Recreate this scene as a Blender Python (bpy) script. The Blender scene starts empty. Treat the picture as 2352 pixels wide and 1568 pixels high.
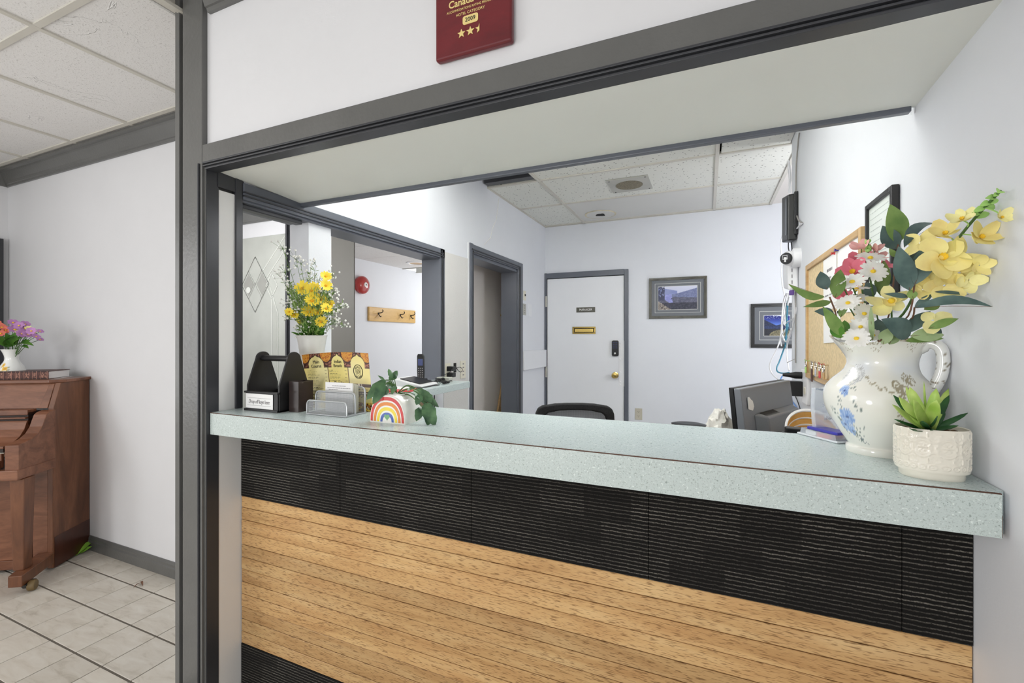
import bpy, math, random
from mathutils import Vector, Matrix, Euler
random.seed(7)
SC = bpy.context.scene
COL = SC.collection
PI = math.pi

# ---------------------------------------------------------------- camera
CAM = Vector((0, 0, 1.36))
YAW = math.radians(23.41)
cam = bpy.data.cameras.new('camera')
cam.sensor_width = 36
cam.lens = 36 * 1036 / 2352
cam.shift_y = -11 / 2352
cam.clip_start = 0.05
camo = bpy.data.objects.new('camera', cam)
camo.location = CAM
camo.rotation_euler = (PI / 2, 0, YAW)
COL.objects.link(camo)
SC.camera = camo

# ---------------------------------------------------------------- view, world, lights
SC.view_settings.view_transform = 'Standard'
SC.view_settings.look = 'None'
SC.view_settings.exposure = 0.0
SC.view_settings.gamma = 1
SC.view_settings.use_curve_mapping = False
SC.cycles.max_bounces = 8
SC.cycles.diffuse_bounces = 5
SC.cycles.caustics_reflective = False
SC.cycles.caustics_refractive = False
W = bpy.data.worlds.new('world')
SC.world = W
W.use_nodes = True
W.node_tree.nodes['Background'].inputs[0].default_value = (0.97, 0.985, 1, 1)
W.node_tree.nodes['Background'].inputs[1].default_value = 1.5


def area(name, loc, rot, sx, sy, power, col=(1, 1, 1), spread=180):
    l = bpy.data.lights.new(name, 'AREA')
    l.shape = 'RECTANGLE'
    l.size, l.size_y, l.energy, l.color = sx, sy, power, col
    l.spread = math.radians(spread)
    o = bpy.data.objects.new(name, l)
    o.location = loc
    o.rotation_euler = rot
    COL.objects.link(o)
    return o


def lamp(name, loc, power, radius, col=(1, 1, 1)):
    l = bpy.data.lights.new(name, 'POINT')
    l.energy, l.shadow_soft_size, l.color = power, radius, col
    o = bpy.data.objects.new(name, l)
    o.location = loc
    COL.objects.link(o)
    return o


# lobby: two made-up fill lights behind the camera, daylight from the window on its left side
lamp('lobby_fill_light', (-1.0, -1.0, 1.0), 40, 0.25, (1, 0.99, 0.975))
lamp('lobby_fill_light', (-3.2, -0.7, 1.7), 22, 0.25, (1, 0.99, 0.975))
area('lobby_window_daylight', (-4.6, -1.3, 1.5), (0, -PI / 2, 0), 1.6, 1.8, 28, (0.98, 0.99, 1))
# office: unseen fill lights, added behind the dropped header and in the alcove
area('office_up_fill', (-0.75, 2.0, 2.15), (PI, 0, 0), 1.2, 0.7, 35, (0.96, 0.975, 1), 115)
lamp('office_fill_light', (-0.6, 1.95, 2.05), 9, 0.14, (0.96, 0.975, 1))
lamp('alcove_fill_light', (1.2, 3.3, 1.75), 37, 0.2, (0.96, 0.975, 1))
# an added spot, unseen behind the header, to brighten the manager's door
sl = bpy.data.lights.new('door_fill_spot', 'SPOT')
sl.energy, sl.spot_size, sl.spot_blend, sl.shadow_soft_size, sl.color = 34, math.radians(46), 0.9, 0.15, (0.97, 0.98, 1)
so_l = bpy.data.objects.new('door_fill_spot', sl)
so_l.location = (-0.75, 1.75, 2.35)
so_l.rotation_euler = (Vector((-1.3, 4.78, 1.25)) - so_l.location).to_track_quat('-Z', 'Y').to_euler()
COL.objects.link(so_l)
# corridor and the lobby's back part, seen through the left opening
lamp('corridor_lamp', (-2.9, 5.6, 1.95), 18, 0.12)
lamp('corridor_lamp', (-2.45, 4.1, 1.9), 6, 0.12)
lamp('back_lobby_fill_light', (-3.5, 1.95, 1.9), 30, 0.12)  # added fill without a fixture, brightens the etched panel
lamp('closet_fill_light', (-1.93, 3.22, 1.9), 1.0, 0.03, (1, 0.97, 0.93))  # unseen light put in to lift the beige closet wall


# ---------------------------------------------------------------- helpers: a pixel of the 2352x1568 frame to a point
def ray(u, v):
    a, b = (u - 1176) / 1036, (773 - v) / 1036
    return Vector((-math.sin(YAW) + a * math.cos(YAW), math.cos(YAW) + a * math.sin(YAW), b))


def at(u, v, d):
    return CAM + ray(u, v) * d


def lin(c):
    c = c / 255
    return c / 12.92 if c <= 0.04045 else ((c + 0.055) / 1.055) ** 2.4


def rgb(c):
    return (lin(c[0]), lin(c[1]), lin(c[2]), 1)


# ---------------------------------------------------------------- materials
class NT:
    def __init__(s, name):
        s.m = bpy.data.materials.new(name)
        s.m.use_nodes = True
        s.t = s.m.node_tree
        s.b = s.t.nodes['Principled BSDF']

    def n(s, typ, **kw):
        nd = s.t.nodes.new(typ)
        for k, v in kw.items():
            setattr(nd, k, v)
        return nd

    def l(s, a, b):
        s.t.links.new(a, b)

    def val(s, sock, v):
        if hasattr(v, 'links') or isinstance(v, bpy.types.NodeSocket):
            s.l(v, sock)
        else:
            sock.default_value = v

    def math(s, op, a, b=0.0, clamp=False):
        nd = s.n('ShaderNodeMath', operation=op)
        nd.use_clamp = clamp
        s.val(nd.inputs[0], a)
        s.val(nd.inputs[1], b)
        return nd.outputs[0]

    def mix(s, f, a, b, mode='MIX'):
        nd = s.n('ShaderNodeMix', data_type='RGBA', blend_type=mode)
        s.val(nd.inputs[0], f)
        s.val(nd.inputs[6], a)
        s.val(nd.inputs[7], b)
        return nd.outputs[2]

    def coords(s, kind='Object', scale=(1, 1, 1), rnd=0.0):
        if kind == 'World':
            out = s.n('ShaderNodeNewGeometry').outputs['Position']
        else:
            out = s.n('ShaderNodeTexCoord').outputs[kind]
        mp = s.n('ShaderNodeMapping')
        s.l(out, mp.inputs[0])
        mp.inputs['Scale'].default_value = scale
        out = mp.outputs[0]
        if rnd:
            oi = s.n('ShaderNodeObjectInfo')
            ad = s.n('ShaderNodeVectorMath', operation='ADD')
            s.l(out, ad.inputs[0])
            s.l(s.math('MULTIPLY', oi.outputs['Random'], rnd), ad.inputs[1])
            out = ad.outputs[0]
        return out

    def noise(s, vec, scale, detail=3, rough=0.5, dist=0.0):
        nd = s.n('ShaderNodeTexNoise')
        s.l(vec, nd.inputs['Vector'])
        nd.inputs['Scale'].default_value = scale
        nd.inputs['Detail'].default_value = detail
        nd.inputs['Roughness'].default_value = rough
        nd.inputs['Distortion'].default_value = dist
        return nd.outputs['Fac']

    def ramp(s, f, stops, interp='LINEAR'):
        nd = s.n('ShaderNodeValToRGB')
        nd.color_ramp.interpolation = interp
        el = nd.color_ramp.elements
        while len(el) < len(stops):
            el.new(0.5)
        for e, (p, c) in zip(el, stops):
            e.position = p
            e.color = c if len(c) == 4 else (*c, 1)
        s.l(f, nd.inputs[0])
        return nd.outputs[0]

    def step(s, f, lo, hi):
        nd = s.n('ShaderNodeMapRange')
        s.l(f, nd.inputs[0])
        nd.inputs[1].default_value, nd.inputs[2].default_value = lo, hi
        return nd.outputs[0]

    def bump(s, h, strength, dist=0.01):
        nd = s.n('ShaderNodeBump')
        nd.inputs['Strength'].default_value = strength
        nd.inputs['Distance'].default_value = dist
        s.l(h, nd.inputs['Height'])
        s.l(nd.outputs[0], s.b.inputs['Normal'])

    def set(s, **kw):
        for k, v in kw.items():
            s.val(s.b.inputs[{'col': 'Base Color', 'rough': 'Roughness', 'metal': 'Metallic', 'coat': 'Coat Weight', 'trans': 'Transmission Weight',
                              'spec': 'Specular IOR Level', 'sheen': 'Sheen Weight', 'alpha': 'Alpha', 'ior': 'IOR', 'sss': 'Subsurface Weight'}[k]], v)
        return s.m


def mat(name, c, rough=0.5, metal=0.0, vary=None, bump=None, coat=0.0, spec=0.5, rnd=0.0):
    """Plain paint, plastic or metal: colour with a little noise in it and in its relief."""
    t = NT(name)
    base = rgb(c)
    t.set(rough=rough, metal=metal, coat=coat, spec=spec)
    vec = t.coords('Object')
    sc, amt = vary or (6, 0.06)
    f = t.step(t.noise(vec, sc, 4), 0.3, 0.7)
    dk = tuple(x * (1 - amt) for x in base[:3]) + (1,)
    lt = tuple(min(1, x * (1 + amt * 0.6)) for x in base[:3]) + (1,)
    col = t.mix(f, dk, lt)
    if rnd:
        oi = t.n('ShaderNodeObjectInfo')
        hs = t.n('ShaderNodeHueSaturation')
        t.l(t.math('ADD', t.math('MULTIPLY', oi.outputs['Random'], rnd), 1 - rnd / 2), hs.inputs['Value'])
        t.l(col, hs.inputs['Color'])
        col = hs.outputs[0]
    t.set(col=col)
    if bump:
        t.bump(t.noise(vec, bump[0], 3), bump[1], bump[2] if len(bump) > 2 else 0.004)
    return t.m


def carpet_mat():
    t = NT('ribbed_black_carpet')
    sp = t.n('ShaderNodeSeparateXYZ')
    t.l(t.n('ShaderNodeNewGeometry').outputs['Position'], sp.inputs[0])
    x, z = sp.outputs['X'], sp.outputs['Z']
    P = 0.0098
    wob = t.noise(t.coords('World'), 70, 2)
    zz = t.math('ADD', t.math('DIVIDE', z, P), t.math('MULTIPLY', wob, 0.45))
    tri = t.math('ABSOLUTE', t.math('SUBTRACT', t.math('FRACT', zz), 0.5))
    line = t.step(tri, 0.30, 0.44)
    cb = t.n('ShaderNodeCombineXYZ')
    t.l(x, cb.inputs[0])
    t.l(t.math('FLOOR', zz), cb.inputs[2])
    strand = t.step(t.noise(cb.outputs[0], 1.7, 1), 0.42, 0.62)
    fine = t.step(t.noise(t.coords('World'), 300, 2), 0.25, 0.6)

    def block(dx, dz, off):
        c2 = t.n('ShaderNodeCombineXYZ')
        zi = t.math('FLOOR', t.math('ADD', t.math('DIVIDE', z, dz), off))
        t.l(t.math('FLOOR', t.math('ADD', t.math('DIVIDE', x, dx), t.math('MULTIPLY', zi, 0.37))), c2.inputs[0])
        t.l(zi, c2.inputs[2])
        wn = t.n('ShaderNodeTexWhiteNoise')
        t.l(c2.outputs[0], wn.inputs[0])
        return wn.outputs['Value']
    blk = t.math('MULTIPLY', t.math('ADD', t.math('MULTIPLY', t.step(block(0.125, 0.075, 0.3), 0.12, 0.75), 0.75), 0.25), t.math('ADD', t.math('MULTIPLY', block(0.21, 0.046, 0.7), 0.6), 0.4))
    f = t.math('MULTIPLY', t.math('MULTIPLY', line, fine), t.math('MULTIPLY', t.math('ADD', t.math('MULTIPLY', strand, 0.5), 0.5), t.math('ADD', blk, 0.16)), True)
    col = t.mix(f, rgb((25, 24, 23)), rgb((124, 119, 111)))
    t.set(col=col, rough=0.95, spec=0.15)
    t.bump(t.math('ADD', tri, t.math('MULTIPLY', fine, 0.3)), 0.5, 0.003)
    return t.m


def oak_mat():
    t = NT('oiled_oak')
    v = t.coords('Object', (1, 1, 1), 37.0)
    oi = t.n('ShaderNodeObjectInfo')
    v1 = t.coords('Object', (2.2, 8, 26), 37.0)
    v2 = t.coords('Object', (42, 60, 420), 37.0)
    v3 = t.coords('Object', (5, 5, 9), 17.0)
    g = t.noise(v1, 1, 5, 0.6, 0.6)
    pores = t.step(t.noise(v2, 1, 2, 0.5), 0.54, 0.66)
    pat = t.step(t.noise(v3, 1, 3), 0.3, 0.7)
    col = t.ramp(g, [(0.25, rgb((170, 130, 82))), (0.5, rgb((202, 164, 112))), (0.75, rgb((216, 184, 134)))])
    col = t.mix(t.math('MULTIPLY', pat, 0.45), col, rgb((178, 130, 82)))
    col = t.mix(t.math('MULTIPLY', pores, 0.72), col, rgb((112, 76, 38)))
    hs = t.n('ShaderNodeHueSaturation')
    t.l(t.math('ADD', t.math('MULTIPLY', oi.outputs['Random'], 0.26), 0.86), hs.inputs['Value'])
    t.l(col, hs.inputs['Color'])
    t.set(col=hs.outputs[0], rough=0.42, spec=0.4)
    t.bump(t.math('SUBTRACT', 1.0, pores), 0.12, 0.002)
    return t.m


def wood_mat(name, c1, c2, c3, rough=0.4, along=(3, 3, 0.5), coat=0.1):
    t = NT(name)
    v = t.coords('Object', along, 11.0)
    g = t.noise(v, 3.2, 6, 0.62, 1.2)
    fine = t.noise(t.coords('Object', tuple(a * 9 for a in along)), 4, 3)
    col = t.ramp(g, [(0.25, rgb(c1)), (0.5, rgb(c2)), (0.78, rgb(c3))])
    col = t.mix(t.math('MULTIPLY', t.step(fine, 0.5, 0.7), 0.25), col, rgb(c1))
    t.set(col=col, rough=rough, coat=coat)
    return t.m


def counter_mat(name, c):
    t = NT(name)
    v = t.coords('Object')
    n1 = t.noise(v, 420, 2)
    n2 = t.noise(v, 210, 2)
    col = t.mix(t.step(n1, 0.56, 0.66), rgb(c), tuple(x * 0.72 for x in rgb(c)[:3]) + (1,))
    col = t.mix(t.math('MULTIPLY', t.step(n2, 0.62, 0.7), 0.8), col, rgb((226, 234, 230)))
    col = t.mix(t.math('MULTIPLY', t.step(t.noise(v, 170, 1), 0.66, 0.72), 0.6), col, rgb((112, 126, 120)))
    t.set(col=col, rough=0.27, spec=0.5)
    return t.m


def floor_tile_mat():
    t = NT('ceramic_floor_tile')
    v = t.coords('Object', (1.6, 5.5, 1), 23.0)
    g = t.noise(v, 4, 6, 0.65, 0.8)
    oi = t.n('ShaderNodeObjectInfo')
    col = t.ramp(g, [(0.25, rgb((176, 168, 154))), (0.45, rgb((202, 195, 183))), (0.7, rgb((212, 207, 197)))])
    hs = t.n('ShaderNodeHueSaturation')
    t.l(t.math('ADD', t.math('MULTIPLY', oi.outputs['Random'], 0.1), 0.95), hs.inputs['Value'])
    t.l(col, hs.inputs['Color'])
    t.set(col=hs.outputs[0], rough=0.38)
    t.bump(g, 0.1, 0.003)
    return t.m


def floor_base_mat():
    t = NT('grout_and_far_tiles')
    br = t.n('ShaderNodeTexBrick')
    br.offset = 0
    t.l(t.coords('World'), br.inputs['Vector'])
    br.inputs['Scale'].default_value = 1
    br.inputs['Color1'].default_value = rgb((190, 184, 172))
    br.inputs['Color2'].default_value = rgb((180, 174, 162))
    br.inputs['Mortar'].default_value = rgb((70, 64, 58))
    br.inputs['Mortar Size'].default_value = 0.004
    br.inputs['Brick Width'].default_value = 0.2032
    br.inputs['Row Height'].default_value = 0.2032
    t.set(col=br.outputs[0], rough=0.45)
    return t.m


def ceil_mat(name, c, holes):
    t = NT(name)
    v = t.coords('World')
    oi = t.n('ShaderNodeObjectInfo')
    col = rgb(c)
    if holes:
        # short dark fissures pricked into mineral fibre
        vo = t.n('ShaderNodeTexVoronoi')
        t.l(t.coords('World', (34, 48, 1)), vo.inputs['Vector'])
        vo.inputs['Scale'].default_value = 1
        d = t.step(vo.outputs['Distance'], 0.22, 0.14)
        keep = t.step(t.noise(v, 30, 2), 0.42, 0.5)
        f = t.math('MULTIPLY', d, keep)
        c2 = t.mix(t.math('MULTIPLY', f, 0.95), col, rgb((84, 80, 74)))
        t.set(col=c2, rough=0.9, spec=0.2)
        t.bump(t.math('SUBTRACT', 1.0, f), 0.3, 0.003)
    else:
        n1 = t.noise(v, 160, 3)
        pit = t.step(n1, 0.60, 0.68)
        big = t.coords('World', (1, 1, 1), 9.0)
        rid = t.noise(big, 3.0, 4, 0.55, 1.6)
        vein = t.step(t.math('ABSOLUTE', t.math('SUBTRACT', rid, 0.56)), 0.010, 0.0)
        msk = t.step(t.noise(big, 2.1, 2), 0.54, 0.6)
        f = t.math('MULTIPLY', vein, msk)
        c2 = t.mix(t.math('MULTIPLY', pit, 0.35), col, rgb((120, 114, 106)))
        t.set(col=c2, rough=0.95, spec=0.15)
        t.bump(t.math('ADD', t.math('MULTIPLY', n1, 0.35), f), 0.55, 0.006)
    return t.m


def wall_mat(name, c, rough=0.55, bump=0.06):
    t = NT(name)
    v = t.coords('World')
    f = t.noise(v, 2.2, 4, 0.6)
    b = rgb(c)
    col = t.mix(t.step(f, 0.3, 0.7), tuple(x * 0.965 for x in b[:3]) + (1,), b)
    t.set(col=col, rough=rough, spec=0.35)
    t.bump(t.noise(v, 140, 3), bump, 0.004)
    return t.m


def vcol_mat(name, rough=0.5, coat=0.0, spec=0.5):
    t = NT(name)
    at_ = t.n('ShaderNodeAttribute', attribute_name='paint')
    t.set(col=at_.outputs['Color'], rough=rough, coat=coat, spec=spec)
    return t.m


def glass_mat(name, c, rough=0.02):
    t = NT(name)
    t.set(col=rgb(c), rough=rough, trans=1.0, ior=1.15)
    return t.m


def leaf_mat(name, c1, c2, rough=0.5):
    t = NT(name)
    v = t.coords('Object')
    f = t.noise(v, 26, 3)
    oi = t.n('ShaderNodeObjectInfo')
    col = t.mix(t.step(f, 0.3, 0.7), rgb(c1), rgb(c2))
    hs = t.n('ShaderNodeHueSaturation')
    t.l(t.math('ADD', t.math('MULTIPLY', oi.outputs['Random'], 0.25), 0.88), hs.inputs['Value'])
    t.l(col, hs.inputs['Color'])
    t.set(col=hs.outputs[0], rough=rough, spec=0.35)
    return t.m


M = {}
M['wall'] = wall_mat('white_wall_paint', (224, 226, 231))
M['wall_lobby'] = wall_mat('lobby_wall_paint', (222, 222, 224))
M['wall_tex'] = wall_mat('textured_wall_patch', (216, 214, 211), 0.7, 0.5)
M['grey_wall'] = wall_mat('grey_wall_tone', (116, 114, 108))
M['beige_wall'] = wall_mat('beige_closet_paint', (226, 220, 214))
M['soffit'] = wall_mat('soffit_paint', (230, 231, 225), 0.5)
M['jamb_white'] = wall_mat('jamb_paint', (230, 229, 227))
M['trim'] = mat('slate_grey_trim_paint', (98, 98, 96), 0.3, 0, (5, 0.10), (70, 0.28, 0.003))
M['trim_office'] = mat('blue_grey_trim_paint', (92, 96, 105), 0.35, 0, (5, 0.06))
M['trim_dark'] = mat('dark_trim_paint', (54, 55, 59), 0.35)
M['carpet'] = carpet_mat()
M['oak'] = oak_mat()
M['counter'] = counter_mat('mint_speckled_laminate', (194, 207, 207))
M['brown_core'] = mat('chipboard_core', (84, 54, 40), 0.8)
M['ftile'] = floor_tile_mat()
M['fbase'] = floor_base_mat()
M['ctile'] = ceil_mat('pitted_lobby_ceiling_tile', (226, 224, 222), False)
M['otile'] = ceil_mat('fissured_ceiling_tile', (223, 223, 216), True)
M['plain_tile'] = wall_mat('smooth_ceiling_board', (214, 213, 209))
M['tbar'] = mat('ceiling_grid_metal', (202, 198, 188), 0.45)
M['dark'] = mat('dark_void', (22, 21, 20), 0.9)
M['black'] = mat('black_plastic', (28, 28, 30), 0.35)
M['black_matte'] = mat('black_painted_wood', (30, 29, 30), 0.45, 0, (12, 0.2), (60, 0.1))
M['charcoal'] = mat('charcoal_plastic', (126, 129, 136), 0.3, 0, (3, 0.06))
M['white_plastic'] = mat('white_plastic', (232, 232, 234), 0.3)
M['white_door'] = wall_mat('white_door_paint', (230, 231, 234), 0.45, 0.03)
M['ivory'] = mat('ivory_plastic', (222, 217, 200), 0.4)
M['beige_plate'] = mat('beige_plate', (190, 184, 168), 0.45)
M['brass'] = mat('polished_brass', (228, 198, 118), 0.25, 1.0)
M['chrome'] = mat('chrome', (215, 215, 218), 0.15, 1.0)
M['steel'] = mat('silver_painted_wire', (176, 178, 180), 0.4, 0.6)
M['grey_metal'] = mat('grey_speaker_plate', (176, 175, 168), 0.5)
M['taupe'] = mat('speaker_mesh', (128, 120, 102), 0.8, 0, (90, 0.35))
M['piano'] = wood_mat('walnut_piano_veneer', (82, 48, 32), (122, 78, 55), (150, 102, 76), 0.36, (0.7, 3, 3))
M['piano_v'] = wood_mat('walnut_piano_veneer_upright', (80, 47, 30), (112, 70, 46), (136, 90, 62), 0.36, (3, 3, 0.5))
M['pianodk'] = mat('dark_piano_gap', (40, 26, 20), 0.6)
M['frame_wood'] = wood_mat('grey_stained_frame', (62, 60, 50), (84, 82, 72), (98, 95, 84), 0.4, (2, 3, 2))
M['frame_black'] = mat('black_picture_frame', (30, 29, 28), 0.35)
M['mat_board'] = mat('grey_mat_board', (116, 119, 124), 0.9)
M['mat_line'] = mat('pale_mat_bevel', (214, 214, 208), 0.8)
M['paper'] = mat('white_paper', (238, 237, 236), 0.8, 0, (4, 0.03))
M['ink'] = mat('black_ink', (40, 38, 38), 0.7)
M['ink_grey'] = mat('grey_ink', (130, 126, 128), 0.8)
M['cork'] = mat('cork_board', (214, 192, 152), 0.9, 0, (70, 0.16), (120, 0.2, 0.002))
M['lightwood'] = wood_mat('light_wood_strip', (164, 128, 84), (196, 162, 112), (212, 182, 134), 0.45, (0.6, 0.6, 3))
M['hookwood'] = wood_mat('honey_oak_board', (176, 134, 74), (208, 168, 100), (220, 184, 120), 0.4, (3, 0.5, 3))
M['bamboo'] = wood_mat('bamboo_slat', (196, 140, 62), (222, 170, 88), (232, 188, 110), 0.4, (1, 1, 3))
M['plaque'] = wood_mat('red_lacquer', (84, 12, 22), (104, 18, 28), (114, 24, 33), 0.3, (1, 2, 2), 0.15)
M['gold'] = mat('gold_print', (232, 210, 138), 0.5, 0.0)
M['red'] = mat('red_enamel', (170, 34, 28), 0.2, 0, (5, 0.1), None, 0.6)
M['china'] = mat('white_glazed_china', (238, 237, 230), 0.12, 0, (5, 0.04), None, 0.5)
M['milk_glass'] = mat('milk_glass', (236, 238, 236), 0.18, 0, None, None, 0.4)
M['ribbed_china'] = mat('cream_ribbed_china', (226, 224, 218), 0.25)
M['paint_china'] = vcol_mat('painted_china', 0.12, 0.5)
M['print'] = vcol_mat('printed_card', 0.6)
M['print_glossy'] = vcol_mat('glazed_print', 0.25)
M['soil'] = mat('bark_chips', (104, 76, 52), 0.9, 0, (60, 0.5), (60, 0.6))
M['euca_dark'] = leaf_mat('dark_eucalyptus_leaf', (58, 80, 78), (92, 114, 108))
M['euca_green'] = leaf_mat('green_eucalyptus_leaf', (92, 124, 60), (132, 158, 88))
M['euca_pale'] = leaf_mat('pale_leaf_underside', (140, 164, 112), (166, 184, 140))
M['leaf_green'] = leaf_mat('bright_green_leaf', (52, 104, 34), (92, 140, 48))
M['monstera'] = leaf_mat('glossy_green_leaf', (52, 82, 60), (100, 136, 92), 0.22)
M['succ_light'] = leaf_mat('lime_succulent_leaf', (160, 198, 84), (208, 226, 134), 0.4)
M['succ_dark'] = leaf_mat('dark_succulent_leaf', (30, 72, 40), (58, 106, 54), 0.4)
M['twig'] = mat('brown_twig', (112, 78, 58), 0.7)
M['stem'] = mat('green_stem', (74, 108, 50), 0.6)
M['petal_white'] = mat('white_petal', (244, 243, 238), 0.6)
M['petal_yellow'] = mat('buttery_yellow_petal', (255, 234, 156), 0.6, 0, (24, 0.18), rnd=0.10)
M['petal_lemon'] = mat('pale_lemon_petal', (250, 238, 170), 0.6, 0, (24, 0.2), rnd=0.12)
M['petal_gold'] = mat('golden_petal', (252, 222, 66), 0.6, 0, (18, 0.12))
M['petal_pink'] = mat('rose_pink_petal', (226, 120, 138), 0.6, 0, (18, 0.15))
M['petal_blush'] = mat('blush_pink_petal', (242, 184, 180), 0.6, 0, (18, 0.1))
M['petal_violet'] = mat('violet_petal', (186, 134, 190), 0.6, 0, (18, 0.15))
M['petal_coral'] = mat('coral_petal', (230, 124, 104), 0.6, 0, (18, 0.15))
M['pollen'] = mat('yellow_flower_centre', (244, 208, 60), 0.8)
M['bud_green'] = mat('lime_bud', (166, 208, 118), 0.5)
M['sprig'] = leaf_mat('feathery_green_sprig', (84, 114, 54), (150, 174, 100))
M['cable_white'] = mat('white_cable', (228, 228, 230), 0.5)
M['cable_grey'] = mat('grey_cable', (150, 146, 142), 0.5)
M['cable_blue'] = mat('blue_cable', (92, 140, 208), 0.5)
M['cable_teal'] = mat('teal_cable', (62, 128, 150), 0.5)
M['cable_black'] = mat('black_cable', (30, 30, 32), 0.5)
M['purple'] = mat('purple_plug', (98, 70, 140), 0.5)
M['blue_plastic'] = mat('blue_plastic', (52, 50, 160), 0.3)
def clear_mat(name, c, alpha):
    t = NT(name)
    return t.set(col=rgb(c), rough=0.08, alpha=alpha, coat=0.5)


M['acrylic'] = clear_mat('clear_acrylic', (222, 228, 238), 0.42)
M['orange_centre'] = mat('orange_flower_centre', (232, 172, 34), 0.8)
M['frost'] = mat('frosted_print', (214, 216, 222), 0.6)
M['panel_glass'] = mat('grey_green_panel_glass', (176, 178, 171), 0.12)
M['bevel_line'] = mat('bevelled_glass_edge', (206, 208, 202), 0.1)
M['bevel_dark'] = mat('bevelled_glass_shade', (150, 150, 144), 0.1)
M['spine'] = mat('brown_leather', (78, 44, 36), 0.5)
M['green_paper'] = mat('green_litter_leaf', (128, 176, 60), 0.6)
M['tag_red'] = mat('red_key_tag', (206, 70, 70), 0.5)
M['ink_faint'] = mat('faint_print', (186, 192, 188), 0.7)
M['screen_blue'] = mat('dim_lcd', (70, 78, 118), 0.25)
M['rubber'] = mat('amber_rubber', (112, 92, 58), 0.5)
M['bag'] = mat('crinkled_white_plastic', (232, 229, 222), 0.4, 0, (9, 0.1), (30, 0.5, 0.01))
M['office_floor'] = mat('office_floor_vinyl', (206, 205, 202), 0.5, 0, (5, 0.15))
M['desk'] = mat('desk_laminate', (150, 128, 104), 0.4)


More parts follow.
